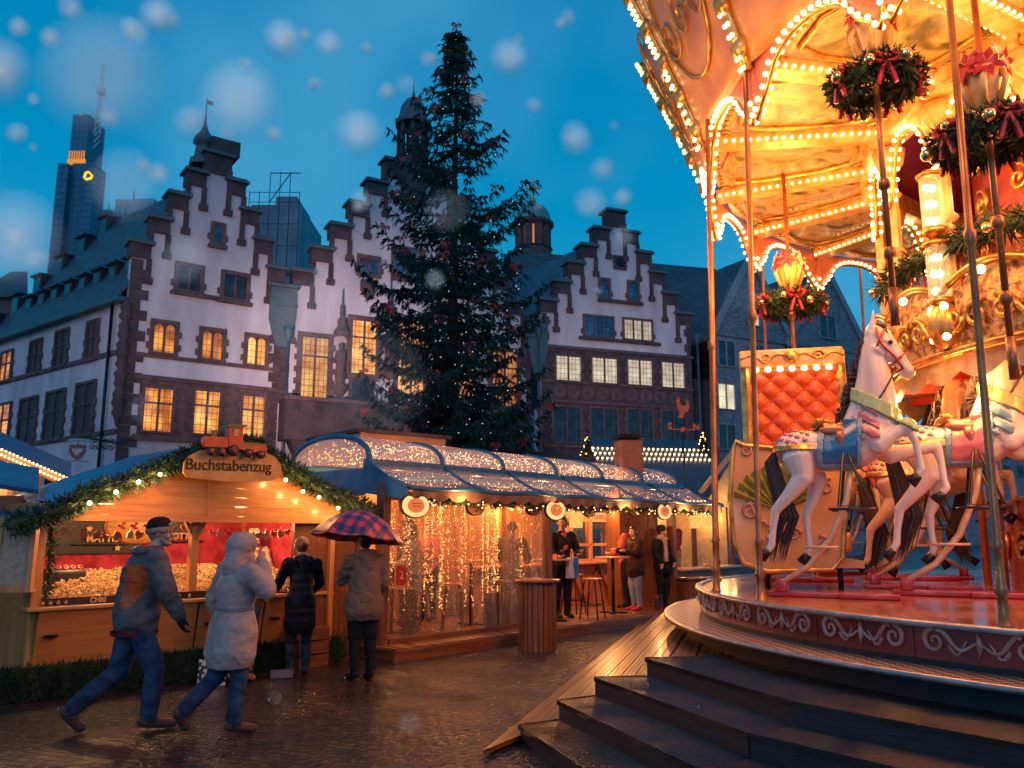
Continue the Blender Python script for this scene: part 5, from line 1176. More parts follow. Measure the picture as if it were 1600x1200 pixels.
b.tube([(s, 0, sagz(sL+s)) for s in [i*(sR-sL)/40 for i in range(41)]], .004, 4); b.build('cord', M['heart_cream'], t)
s = .12
while s < sR-sL-.1:
    z = sagz(sL+s)-.04; m = M['heart_red'] if rr.random() < .5 else M['heart_cream']; q = MB(); k = rr.uniform(.045, .065); kind = rr.random()
    if kind < .55: pts = [(0, -1.1), (.9, 0), (.85, .55), (.45, .8), (0, .45), (-.45, .8), (-.85, .55), (-.9, 0)]
    elif kind < .8: pts = [(-.7, -.8), (.7, -.8), (.7, .3), (0, 1), (-.7, .3)]
    else: pts = [(-.9, .7), (-.3, .7), (-.3, -.2), (.6, -.2), (.6, -.8), (-.9, -.8)]
    ang = rr.uniform(-.4, .4); q.prism([(s+k*(x*cos(ang)-y*sin(ang)), z-k+k*(x*sin(ang)+y*cos(ang))) for x, y in pts], -.012, .012); q.tube([(s, 0, sagz(sL+s)), (s, 0, z)], .003, 4); q.build('fabric_charm', m, t); s += rr.uniform(.09, .16)
# seller behind the counter
def seller():
    a, _ = ST.at(413, 870, .95); p = ST.world(a, 1.35, 0.12); t = person('fair-haired seller in a cream knitted jacket leaning over the letter counter', p, rzS-pi/2-.25)
    J, s = rig(1.66, waist=(.02, 0, 1.1), chest=(.10, 0, 1.28), nb=(.16, 0, 1.42), nt=(.20, 0, 1.49), head=(.25, 0, 1.57), sl=(.12, .18, 1.38), sr=(.12, -.18, 1.38), el=(.18, .25, 1.14), wl=(.38, .08, 1.16), er=(.18, -.25, 1.14), wr=(.38, -.06, 1.18), fl=(.6, -.7, -.1), fr=(.6, .7, -.1))
    me, h = body_mesh(J, s, tilt=.45); mobj('body', me, M['skin'], t); eyes(h, s, t); hair(h, s, M['hair_blond'], t, 'curly')
    trousers(J, s, M['black_cloth'], t); coat(J, s, M['cream_knit'], t, hem=.75, flare=.17, waist=.155)
    b = MB(); cap(b, J['nb']+V3(.03, -.06, .02), J['nb']+V3(.03, .06, .02), .055); cap(b, J['nb']+V3(.06, -.04, .0), J['nb']+V3(.06, .04, 0), .045); mobj('scarf', blob(b, .012, 2, .004), M['cream_knit'], t)
M['cream_knit'] = cloth('cream_knit', (.62, .48, .36), .85)
seller()
# shopping bags on the ground
def bag(label, px, py, w, h, m, loc=None, rz=.3, handles=True):
    p = loc or atz(px, py); t = thing('shopping_bag', label, 'bag', p, rz); b = MB(); d = w*.35
    vs = [(-w/2, -d/2, 0), (w/2, -d/2, 0), (w/2, d/2, 0), (-w/2, d/2, 0), (-w*.48, -d*.35, h), (w*.5, -d*.45, h*.97), (w*.46, d*.4, h), (-w*.5, d*.42, h*.95)]
    b.add(vs, [(3, 2, 1, 0), (0, 1, 5, 4), (1, 2, 6, 5), (2, 3, 7, 6), (3, 0, 4, 7)]); o = b.build('bag_body', m, t); sd_ = o.modifiers.new('b', 'BEVEL'); sd_.width = .012
    if handles:
        q = MB()
        for y in (-d*.4, d*.4): q.tube([(-w*.2, y, h*.95), (-w*.16, y, h*1.2), (0, y, h*1.32), (w*.16, y, h*1.2), (w*.2, y, h*.95)], .006, 5)
        q.build('bag_handle', M['black_cloth'], t)
    return t
bw = mat('black_white_print', (.62, .6, .6), .6, col2=(.02, .02, .02), scale=22, detail=1, contrast=(.49, .51))
bag('black and white patterned shopping bag standing behind the woman in the pale parka', 330, 1072, .30, .30, bw)
bag('crumpled grey bag lying beside the black coat customer', 440, 1060, .26, .10, mat('grey_bag', (.22, .16, .18), .6, bump=.6, scale=6), handles=False)
pb = ST.world(ST.at(435, 930)[0], -.35, .78); bag('small black and white bag hanging at the arm of the black coat customer', 0, 0, .14, .24, bw, loc=pb)
# neighbour stall at the far left
def left_stall():
    Yp = 14.5; p = aty(-60, 760, Yp); pl = Plane((p.x, Yp), radians(62)); t = thing('market_stall', 'brightly lit market stall at the left edge, roof edge lined with bulbs', 'market stall', pl.p, pl.rz)
    a, za = pl.at(0, 702); b_, zb2_ = pl.at(106, 748); z_e = (za+zb2_)/2; m = (zb2_-za)/(b_-a)
    def ez(s): return za+(s-a)*m
    # sloping verge with two rows of bulbs
    x0, x1 = a-1.2, b_+.05
    b = MB(); b.add([(x0, -.05, ez(x0)-.03), (x1, -.05, ez(x1)-.03), (x1, 2.6, ez(x1)+.5), (x0, 2.6, ez(x0)+.5)], [(0, 1, 2, 3)]); o = b.build('roof', M['tarp'], t); q = o.modifiers.new('t', 'SOLIDIFY'); q.thickness = .06
    b = MB(); b.bar((x0, -.08, ez(x0)-.08), (x1, -.08, ez(x1)-.08), .05, .16); b.build('verge_board', M['pine'], t)
    for dz in (.0, -.09):
        n = 38
        bulb_parts(t, [(lerp(x0, x1, i/n), -.13, ez(lerp(x0, x1, i/n))+dz) for i in range(n)], .019, 'bulb_soft')
    z_low = pl.at(50, 800)[1]
    b = MB(); b.prism([(x0, z_low-2), (x1-.5, z_low-2), (x1-.5, ez(x1)-.1), (x0, ez(x0)-.1)], .55, .6); b.build('lit_front', M['cream_wall'], t)
    b = MB()
    for px in (18, 62): s = pl.at(px, 740)[0]; b.box(s-.05, .3, z_low-2, s+.05, .4, ez(s)-.1)
    b.build('post', M['pine_v'], t)
    for px, py, r in ((35, 748, .09), (53, 752, .06), (12, 745, .06)): s, z = pl.at(px, py); star_part(t, (s, .2, z), r, M['red'], 'hanging_star')
    for s in (x0+.5, lerp(x0, x1, .55)): lamp('stall_light', (s, .15, ez(s)-.35), 22, .06, (1, .6, .25), t)
    s, z = pl.at(137, 757); b = MB(); b.lathe([(0, .2), (.10, .02), (.14, -.12), (.10, -.22), (0, -.25)], 12, (b_+.25, 1.2, z+.1)); 
    # small pointed lantern beside it
    lp = pl.world(b_+.42, .8); l_ = thing('lantern', 'small pointed glowing lantern standing behind the letter stall roof', 'lantern', (lp.x, lp.y, 0), pl.rz)
    b = MB(); b.tube([(0, 0, 0), (0, 0, z-.2)], .03, 6); b.build('pole', M['iron'], l_); b = MB(); b.lathe([(0, .32), (.05, .2), (.17, .0), (.18, -.1), (.10, -.2), (0, -.2)], 14, (0, 0, z)); b.build('glass', emis('lantern_shade', (1, .45, .10), 1.4), l_)
    # lower dark eave in front, at the very edge
    p2 = aty(-30, 790, 9.8); pl2 = Plane((p2.x, 9.8), radians(60)); 
    t2 = thing('market_stall', 'dark fir-clad side of a market stall cut by the left edge of the picture', 'market stall', pl2.p, pl2.rz); s1 = pl2.at(38, 800)[0]
    z1 = pl2.at(0, 757)[1]; z2 = pl2.at(36, 775)[1]
    b = MB(); b.add([(-2, -.1, z1+.25), (s1+.12, -.1, z2+.02), (s1+.12, 1.6, z2+.4), (-2, 1.6, z1+.65)], [(0, 1, 2, 3)]); o = b.build('roof', M['tarp'], t2); q = o.modifiers.new('t', 'SOLIDIFY'); q.thickness = .05
    MB().box(-2, 0, 0, s1-.02, 1.5, z2).build('side_wall', M['bar_wood'], t2)
    b = MB(); rr = random.Random(2)
    for i in range(5000):
        s = rr.uniform(-1.6, s1); z = rr.uniform(0, z2-.45); up = Vector((rr.uniform(-.7, .7), -.3, rr.uniform(-1, .2))).normalized(); pp = Vector((s, -.03-rr.random()*.1, z)); sd_ = up.cross(Vector((0, 1, 0))).normalized()*rr.uniform(.006, .014); b.add([pp-sd_, pp+up*rr.uniform(.06, .14), pp+sd_], [(0, 1, 2)])
    b.build('fir_cladding', M['fir'], t2)
M['cream_wall'] = mat('warm_painted_boards', (.75, .45, .18), .6)
left_stall()
# ================================================================ MULLED WINE BAR UNDER A TRANSPARENT VAULT
BP = Plane((-1.77, 12.05), radians(40.7)); rzB = BP.rz; BL = 9.2
def film(name, tint, gloss=.35, rough=.12, scale=(9, 9, 2.2), bump=1.0, milk=0.0, milkc=(.9, .8, .8), bd=.03, ns=6, gc=(1, .92, .88)):
    m = bpy.data.materials.new(name); m.use_nodes = True; t = m.node_tree; t.nodes.clear(); n = t.nodes; l = t.links.new
    tr = n.new('ShaderNodeBsdfTransparent'); tr.inputs['Color'].default_value = tuple(tint)+(1,); gl = n.new('ShaderNodeBsdfGlossy'); gl.inputs['Roughness'].default_value = rough; gl.inputs['Color'].default_value = (gc[0], gc[1], gc[2], 1)
    tcn = n.new('ShaderNodeTexCoord'); mp = n.new('ShaderNodeMapping'); mp.inputs['Scale'].default_value = scale; l(tcn.outputs['Object'], mp.inputs['Vector'])
    nn = n.new('ShaderNodeTexNoise'); nn.inputs['Scale'].default_value = ns; nn.inputs['Detail'].default_value = 5; nn.inputs['Roughness'].default_value = .65; l(mp.outputs['Vector'], nn.inputs['Vector'])
    bp = n.new('ShaderNodeBump'); bp.inputs['Strength'].default_value = bump; bp.inputs['Distance'].default_value = bd; l(nn.outputs['Fac'], bp.inputs['Height']); l(bp.outputs['Normal'], gl.inputs['Normal'])
    fr = n.new('ShaderNodeLayerWeight'); fr.inputs['Blend'].default_value = .25; l(bp.outputs['Normal'], fr.inputs['Normal']); ma = n.new('ShaderNodeMath'); ma.operation = 'MULTIPLY_ADD'; ma.inputs[1].default_value = .6; ma.inputs[2].default_value = gloss*.4; ma.use_clamp = True; l(fr.outputs['Facing'], ma.inputs[0])
    mx = n.new('ShaderNodeMixShader'); l(ma.outputs[0], mx.inputs[0]); l(tr.outputs[0], mx.inputs[1]); l(gl.outputs[0], mx.inputs[2]); last = mx
    if milk:
        df = n.new('ShaderNodeBsdfTranslucent'); df.inputs['Color'].default_value = tuple(milkc)+(1,); d2 = n.new('ShaderNodeBsdfDiffuse'); d2.inputs['Color'].default_value = tuple(milkc)+(1,); ad = n.new('ShaderNodeMixShader'); ad.inputs[0].default_value = .5; l(df.outputs[0], ad.inputs[1]); l(d2.outputs[0], ad.inputs[2]); l(bp.outputs['Normal'], df.inputs['Normal']); l(bp.outputs['Normal'], d2.inputs['Normal'])
        vn = n.new('ShaderNodeTexVoronoi'); vn.inputs['Scale'].default_value = 16; l(tcn.outputs['Object'], vn.inputs['Vector'])
        m2 = n.new('ShaderNodeMixShader'); m2.inputs[0].default_value = milk; l(mx.outputs[0], m2.inputs[1]); l(ad.outputs[0], m2.inputs[2]); last = m2
    o = n.new('ShaderNodeOutputMaterial'); l(last.outputs[0], o.inputs['Surface']); return m
M['film_roof'] = film('wet_clear_vinyl_roof', (.92, .86, .90), .45, .10, (1, 1, 1), 1.0, .24, (.66, .58, .68), .05, 22)
M['film_curtain'] = film('clear_vinyl_curtain', (.98, .86, .70), .75, .12, (7, 7, 1.2), 1.0, 0.07, (.9, .5, .22), .07, 3.2, (.95, .62, .38))
def bar():
    t = thing('mulled_wine_bar', 'long wooden mulled wine bar under a clear vinyl vault with blue edging', 'drinks stall', BP.p, rzB)
    zE_, zB = 2.32, 2.74
    b = MB()
    for k in range(int((BL+2.4)/.14)): b.bevbox(-.15+k*.14, -.42, .13, -.15+k*.14+.134, 3.9, .17, .003)
    b.box(-.12, -.38, 0, BL+2.2, 3.8, .128); b.build('plank_floor', M['bar_floor'], t); b = MB(); b.box(-.2, -.46, .0, BL+2.3, -.42, .15); b.build('floor_edge', M['bar_wood_h'], t)
    for s, w in ((-.02, .13), (3.72, .10), (8.0, .13)): MB().box(s-w/2, -.02, .17, s+w/2, .14, zB-.33).build('post', M['bar_wood'], t)
    for s in (0, 3, 6, 9): MB().box(s-.05, 2.95, .17, s+.05, 3.05, zB).build('post', M['bar_wood'], t)
    b = MB(); b.box(-.1, -.03, zE_-.15, BL, .05, zE_-.03); b.build('header_beam', M['bar_wood_h'], t)
    # side and back
    b = MB()
    for k in range(12): b.box(-.08, .1+k*.24, .17, -.05, .1+k*.24+.23, 1.2)
    b.build('side_boards', M['bar_wood'], t)
    b = MB()
    for k in range(64): b.box(.0+k*.19, 3.08, .17, .0+k*.19+.184, 3.12, zB-.1)
    b.build('back_boards', M['warm_boards'], t)
    # blue gutter beams, ribs, vault and awning
    y0, y1 = .45, 2.35; r_h = .43
    for y in (y0, y1): MB().bevbox(-.05, y-.07, zB-.10, BL, y+.07, zB+.04, .02).build('blue_beam', M['tarp'], t)
    def vp(a, v): return Vector((a, lerp(y0, y1, (1-cos(v*pi))/2), zB+r_h*sin(v*pi)**.8))
    for k in range(7):
        s = k*1.5+.02; s = min(s, BL-.1); q = MB(); q.tube([vp(s, i/16) for i in range(17)], .045, 8); q.build('vault_rib', M['tarp'], t)
    for k in range(6):
        a, b_ = k*1.5+.02, min((k+1)*1.5+.02, BL-.1); q = MB(); q.grid(lambda u, v: vp(lerp(a, b_, u), .02+v*.96)+Vector((0, 0, .03*sin(u*pi)*sin(v*pi))), 8, 18); q.build('vault_panel', M['film_roof'], t)
    q = MB(); pts = [vp(.0, i/16) for i in range(17)]; q.add([p for p in pts], [tuple(range(17))]); q.build('vault_end', M['film_roof'], t)
    q = MB(); q.box(-.06, y0, zB-.5, -.03, y1, zB-.1); q.build('end_skirt', M['tarp'], t)
    ya = -.5
    def ap_(u, v): s = lerp(-.05, BL+.1, u); return Vector((s, lerp(ya, y0-.05, v), lerp(zE_, zB-.02, v)-.05*sin(v*pi)-.012*sin(s*4.2)*(1-v)))
    for k in range(6): a, b_ = k/6, (k+1)/6; q = MB(); q.grid(lambda u, v: ap_(lerp(a, b_, u), v), 8, 5); q.build('awning_panel', M['film_roof'], t)
    for k in range(7): u = k/6; q = MB(); q.tube([ap_(u, v/6)+Vector((0, 0, .015)) for v in range(7)], .03, 6); q.build('awning_rib', M['tarp'], t)
    q = MB(); q.tube([ap_(i/40, 0) for i in range(41)], .035, 6); q.build('awning_hem', M['tarp'], t)
    q = MB(); q.add([ap_(0, 0)+Vector((-.02, 0, 0)), ap_(0, 1)+Vector((-.02, 0, 0)), Vector((-.07, y0, zE_-.05)), ap_(0, 0)+Vector((-.02, .02, -.16))], [(0, 1, 2, 3)]); q.build('awning_end', M['tarp'], t)
    # scalloped valance
    def val(u, v): s = lerp(0, BL+.05, u); sc_ = abs(sin(s*pi/.36)); return Vector((s, ya-.01+.02*sin(s*17)*v, zE_-.02-v*(.09+.07*sc_)))
    q = MB(); q.grid(val, 240, 3); q.build('scalloped_valance', M['valance'], t)
    # vinyl curtain in hung strips
    n = 11; w = 3.62/n
    for k in range(n):
        a = .12+k*w; q = MB(); ph = R.uniform(0, 6)
        q.grid(lambda u, v: Vector((a+u*(w+.02), .05+.035*sin(u*7+ph+v*1.4)+.02*sin(v*9+ph)*u, lerp(.20, zE_-.1, v))), 14, 30); q.build('vinyl_strip', M['film_curtain'], t)
    MB().box(.1, .0, .17, 3.75, .1, .24).build('curtain_sill', M['bar_wood_h'], t)
    for k in range(6):
        if k in (3, 4): MB().box(2.2+(k-3)*.48, .14, .2, 2.2+(k-3)*.48+.44, .17, .75).build('low_panel', M['bar_wood'], t)
    # inner serving bar: counter and glazed hatch along the back on the right half
    yc = 2.15
    b = MB()
    for k in range(34): b.box(4.0+k*.22, yc, .17, 4.0+k*.22+.214, yc+.03, 1.02)
    b.build('bar_front', M['orange_boards'], t); b = MB(); b.bevbox(3.9, yc-.16, 1.02, 11.5, yc+.45, 1.07, .01); b.build('bar_top', M['pine'], t)
    for k in range(6): s = 4.4+k*1.1; b = MB(); b.bar((s, yc-.03, .2), (s+.5, yc-.03, .98), .07, .03); b.bar((s+1.0, yc-.034, .2), (s+.5, yc-.034, .98), .07, .03); b.build('brace', M['bar_wood'], t)
    # hatch frame
    b = MB()
    for s in (7.4, 8.15, 8.9, 9.65): b.box(s-.035, yc+.10, 1.07, s+.035, yc+.16, 2.25)
    for z in (1.10, 1.45, 2.0): b.box(7.4, yc+.10, z-.03, 9.65, yc+.16, z+.03)
    b.build('hatch_frame', M['pine'], t)
    MB().box(7.5, 3.0, 1.0, 9.6, 3.05, 2.4).build('night_backdrop', M['glass_dark'], t)
    b = MB(); b.box(7.4, yc+.5, 2.0, 9.7, yc+.54, 2.2); b.build('menu_board', M['cream_sign'], t)
    for i, tx in enumerate(('GLUHWEIN', 'PUNSCH')): pass
    b = MB(); rr = random.Random(8)
    for k in range(60): s = 4.62+k*.037; 
    b = MB()
    for k in range(22): s = 7.5+k*.10; b.lathe([(.025, 0), (.032, .09), (.03, .09)], 8, (s, yc+.30, 2.05)); 
    o = b.build('hanging_mugs', M['mug'], t)
    for k, (s_, y_, z_, e_) in enumerate(((.8, 1.6, 2.45, 120), (2.1, 2.2, 2.45, 130), (3.3, 1.4, 2.45, 120), (5.2, 1.3, 2.4, 130), (5.9, 2.75, 2.2, 60), (7.2, 1.2, 2.4, 130), (8.6, 2.8, 2.2, 75), (9.4, 1.3, 2.3, 130))):
        q = MB(); q.lathe([(.015, .10), (.10, 0), (.09, -.01), (.015, .06)], 12, (s_, y_, z_+.05)); o = q.build('pendant_shade', M['iron'], t); q = MB(); q.sph((s_, y_, z_+.02), .035); q.build('pendant_bulb', M['bulb'], o)
        lamp('bar_lamp', (s_, y_, z_-.05), e_, .06, (1, .42, .12), t)
    for s_ in (1.0, 3.2, 5.4, 7.6, 9.0): lamp('awning_fill_light', (s_, -.62, 2.16), 18, .05, (1, .42, .12), t)  # added lamps without fixtures, spilling orange onto the boards and paving
    for s_ in (1.5, 4.5, 7.5): lamp('vault_fill_light', (s_, 1.4, 2.85), 16, .05, (1, .48, .18), t)  # added lamps without fixtures, a warm glow for the vault film
    # low service counter at the open right end
    b = MB(); b.box(8.35, .15, .17, 11.3, .20, .90); b.build('service_front', M['orange_boards'], t); MB().bevbox(8.25, .0, .90, 11.4, .55, .95, .01).build('service_top', M['pine'], t)
    return t
M['bar_floor'] = mat('wet_planks', (.24, .085, .035), .22, col2=(.12, .045, .02), scale=3, stretch=(6, .6, 1), rough2=.4)
M['warm_boards'] = wood('warm_back_boards', (.45, .19, .06), (.30, .11, .03), .5, 2, 1.4); M['orange_boards'] = wood('orange_bar_boards', (.50, .14, .05), (.34, .08, .03), .4, 2, 1.4); M['valance'] = mat('brown_valance', (.20, .105, .075), .7, col2=(.14, .07, .05), bump=.4)
M['cream_sign'] = mat('cream_sign', (.78, .55, .28), .5); M['mug'] = mat('glazed_mug', (.75, .5, .25), .25)
bar()
def bloc(a, b, z=0): return BP.world(a, b, z)
# garland and fairy lights under the eave
gpts = [(i*.5, -.40, 2.16+(.03 if i % 2 else -.02)) for i in range(19)]
garland('dark fir garland with red bows and tiny lights under the bar awning', BP, gpts, .055, (), 260, ln=.07)
b = MB(); rr = random.Random(31)
for i in range(170): bulb(b, (rr.uniform(.1, 9.1), rr.uniform(-.50, -.34), 2.15+rr.uniform(-.09, .10)), .009)
o = b.build('fairy_lights', M['bulb_soft']); o.location = BP.p; o.rotation_euler = (0, 0, rzB); tag(o, 'tiny warm fairy lights threaded through the garland under the awning', 'fairy lights', kind='stuff')
b = MB()
for i in range(1050):
    s = rr.uniform(.1, 9.0); v = rr.uniform(.06, .94)
    b.sph((s, lerp(.47, 2.33, (1-cos(v*pi))/2), 2.72+.41*sin(v*pi)**.8*rr.uniform(.75, 1)), rr.uniform(.004, .010), 6, 4)
for i in range(700): s = rr.uniform(.1, 9.1); v = rr.uniform(.02, .95); b.sph((s, lerp(-.48, .38, v), lerp(2.27, 2.66, v)-rr.uniform(.04, .10)), rr.uniform(.003, .008), 6, 4)
for k in range(34):  # added bulbs standing for the gold streaks reflected in the curtain
    s0, y0_ = rr.uniform(.15, 3.65), rr.uniform(.14, .40); hot = rr.random() < .5
    for i in range(rr.randint(22, 70)):
        z = rr.uniform(.95 if not hot else .55, 2.2); bulb(b, (s0+rr.gauss(0, .012 if hot else .03), y0_+rr.gauss(0, .01), z), rr.uniform(.003, .0062))
o = b.build('fairy_lights', M['bulb_soft']); o.location = BP.p; o.rotation_euler = (0, 0, rzB); tag(o, 'tiny warm fairy lights inside the clear vault, added glint bulbs behind the vinyl curtain', 'fairy lights', kind='stuff')
# hanging oval signs
M['sign_hot'] = emis('backlit_sign_rim', (1.0, .50, .18), 1.5); M['sign_mid'] = emis('backlit_sign_face', (1.0, .22, .07), .85); M['sign_small'] = mat('oval_board', (.75, .36, .12), .5)
def oval(px, py, big, label, notch):
    a, z = BP.at(px, py, -.58 if big else -.2); y = -.58 if big else -.2; p = bloc(a, y, z); t = thing('oval_sign', label, 'sign', p, rzB, 'oval signs hanging along the bar'); rx, rz_ = (.27, .17) if big else (.20, .125)
    def outline(k, nt):
        o = []
        for i in range(40):
            an = i*2*pi/40; x, zz = rx*k*cos(an), rz_*k*sin(an)
            if nt and zz > 0: zz -= .45*rz_*math.exp(-(x/(.30*rx))**2)
            o.append((x, zz))
        return o
    MB().prism(outline(1.0, notch), -.02, .02).build('sign_board', M['ink'], t)
    if big:
        MB().prism(outline(.92, notch), -.028, -.02).build('lit_rim', M['sign_hot'], t); MB().prism(outline(.58, False), -.034, -.028).build('lit_face', M['sign_mid'], t)
    else: MB().prism(outline(.90, notch), -.026, -.02).build('sign_face', M['sign_small'], t)
    b = MB()
    for k in range(2 if big else 3): w_ = rx*(.34-.06*k); zz = .03-.04*k; b.tube([(-w_+i*w_/6, -.037 if big else -.03, zz+.007*sin(i*2.4)) for i in range(13)], .0045, 4)
    b.build('script_lines', M['ink'], t); b = MB(); b.tube([(-.1, 0, rz_*.5), (-.1, 0, rz_+.1)], .004, 4); b.tube([(.1, 0, rz_*.5), (.1, 0, rz_+.1)], .004, 4); b.build('hanger', M['iron'], t)
oval(648, 790, True, 'big backlit oval sign at the left end of the bar, above the vinyl curtain', True); oval(867, 797, True, 'big backlit oval sign above the man in the black jacket', True); oval(1037, 799, True, 'big backlit oval sign nearest the carousel, at the right end of the bar', True)
oval(742, 793, False, 'small oval sign above the middle of the vinyl curtain', False); oval(833, 794, False, 'small oval sign partly behind the big sign over the black jacket', False); oval(920, 797, False, 'small oval sign with notched top, left of the embracing couple', True); oval(990, 797, False, 'small oval sign with notched top above the woman with the scarf', True)
# furniture
def hi_table(a, y, label, r=.34, h=1.08, group='tall round bar tables'):
    t = thing('bar_table', label, 'table', bloc(a, y, .17), rzB+.4, group); b = MB(); b.lathe([(0, h), (r, h), (r+.01, h-.015), (r, h-.03), (0, h-.03)], 28); b.build('table_top', M['pine'], t)
    b = MB(); b.tube([(0, 0, .03), (0, 0, h-.03)], .035, 10); b.build('column', M['iron'], t); b = MB(); b.box(-.26, -.03, 0, .26, .03, .03); b.box(-.03, -.26, 0.002, .03, .26, .032); b.build('foot', M['iron'], t)
def stool(a, y, label, h=.80, ang=0):
    t = thing('bar_stool', label, 'stool', bloc(a, y, .17), rzB+ang, 'bar stools'); MB().bevbox(-.19, -.15, h-.03, .19, .15, h, .01).build('seat', M['pine'], t)
    for sx_ in (-1, 1):
        for sy in (-1, 1): b = MB(); b.tube([(.14*sx_, .10*sy, h-.03), (.22*sx_, .17*sy, 0)], .014, 7); b.build('leg', M['iron'], t)
    b = MB(); b.tube([(-.19, -.14, .25), (.19, -.14, .25), (.19, .14, .25), (-.19, .14, .25)], .010, 6, closed=True); b.build('footrest', M['iron'], t)
hi_table(4.1, .25, 'round bar table with red tea lights before the man in the black jacket'); hi_table(6.1, .3, 'round bar table on a thin black column beside the brown-coated woman'); hi_table(1.0, 1.0, 'round bar table farthest left behind the vinyl curtain'); hi_table(2.7, .9, 'round bar table behind the right half of the vinyl curtain')
stool(4.9, -.05, 'bar stool just right of the table with red tea lights', .72, .3); stool(5.6, .9, 'bar stool before the orange boarded counter', .74, .2); stool(1.9, .55, 'bar stool behind the middle of the vinyl curtain', .74, .7); stool(3.25, .6, 'bar stool behind the right edge of the vinyl curtain', .74, -.3); stool(.7, .5, 'bar stool behind the left edge of the vinyl curtain', .74, -.6); stool(2.3, 1.7, 'bar stool deep behind the vinyl curtain', .74, .1)
# trestle-like folding bench
def barrel(a, y, z0, h, r, label):
    t = thing('barrel_table', label, 'standing table', bloc(a, y, z0), rzB, 'round slatted standing tables'); n = 22
    for k in range(n):
        pass
    b = MB(); b.lathe([(r*.93, 0), (r*.93, h-.04)], 40); 
    for k in range(n): an = k*2*pi/n; b.box(-.5*r*2*pi/n*.88, -.012, 0, .5*r*2*pi/n*.88, .012, h-.04, Matrix.Translation((cos(an)*r, sin(an)*r, 0)) @ Matrix.Rotation(an+pi/2, 4, 'Z'))
    b.build('slatted_drum', M['bar_wood'], t); b = MB(); b.lathe([(0, h), (r*1.28, h), (r*1.30, h-.02), (r*1.26, h-.045), (0, h-.045)], 36); b.build('round_top', M['pine_worn'], t)
M['pine_worn'] = wood('wet_worn_top', (.34, .13, .05), (.2, .07, .03), .25, 0, 1.5)
pB = atz(840, 1015); a_, b_ = (pB-BP.p).dot(BP.d), (pB-BP.p).dot(BP.n); barrel(a_, b_, 0, 1.02, .27, 'round slatted standing table at the edge of the bar, nearest the square'); 
barrel(8.35, -.22, .17, .62, .30, 'round slatted standing table by the scarfed woman, next to the carousel')
# glasses, candles, mugs
M['glass'] = mat('clear_glass', (1, .9, .85), .03, trans=.95, alpha=.5); M['wine'] = mat('red_wine', (.15, .005, .01), .1); M['tealight'] = emis('red_tea_light', (1, .06, .02), 1.6)
def tl(a, y, z, r=.04):
    t = thing('tea_light', 'red glowing tea light on the bar table before the man in the black jacket', 'candle', bloc(a, y, z), 0, 'red tea lights'); b = MB(); b.lathe([(0, 0), (r*.8, 0), (r, .08), (r*.9, .08), (r*.7, .02), (0, .02)], 12); b.build('glass_cup', M['tealight'], t)
tl(4.02, .12, 1.25); tl(3.90, .22, 1.25)
for a, y in ((4.2, .1), (4.14, .36)):
    t = thing('wine_glass', 'stemmed glass of red wine on the bar table with the tea lights', 'glass', bloc(a, y, 1.25), 0, 'wine glasses'); b = MB(); b.lathe([(.03, 0), (.004, .008), (.004, .08), (.03, .11), (.036, .15), (.030, .18)], 14); b.build('bowl', M['glass'], t); b = MB(); b.lathe([(0, .09), (.028, .11), (.033, .135), (0, .135)], 12); b.build('wine', M['wine'], t)
t = bag('white and blue gift bag hanging from the edge of the bar table', 0, 0, .28, .38, mat('gift_white', (.6, .6, .66), .4), loc=bloc(4.52, .12, .90), rz=rzB)
q = MB(); q.box(.0, -.056, .02, .13, -.051, .36); q.build('blue_panel', mat('gift_blue', (.03, .18, .42), .4), t)
for k in range(6):
    t = thing('mug', 'cream mug in the row on the right-hand counter', 'mug', bloc(9.7+k*.13, .2, .95), 0, 'cream mugs on the counter'); b = MB(); b.lathe([(0, 0), (.036, 0), (.04, .09), (.034, .09), (.032, .01)], 12); b.tube([(.038, 0, .07), (.06, 0, .06), (.06, 0, .03), (.038, 0, .02)], .006, 6); b.build('mug_body', M['mug'], t)
for px, py in ((1105, 811), (1086, 815), (994, 815), (900, 812)):
    a, z = BP.at(px, py, 1.5); t = thing('paper_lantern', 'small square yellow paper lantern hanging inside the bar', 'lantern', bloc(a, 1.5, z), rzB, 'square paper lanterns in the bar'); MB().bevbox(-.10, -.10, -.17, .10, .10, .17, .01).build('paper_shade', emis('paper_shade', (1, .50, .12), 1.1), t); b = MB(); b.tube([(0, 0, .17), (0, 0, .32)], .004, 4); b.build('cord', M['iron'], t)
# table sign with a number on red card
pp = bloc(.02, -.30, 1.12); t = thing('table_number_card', 'red card numbered 2 at the left end of the bar', 'sign', pp, rzB); MB().box(-.09, -.005, -.13, .09, .005, .13).build('card', M['red'], t); put_text('number', '2', .15, M['cream_sign'], t, (0, -.008, 0), depth=.002)
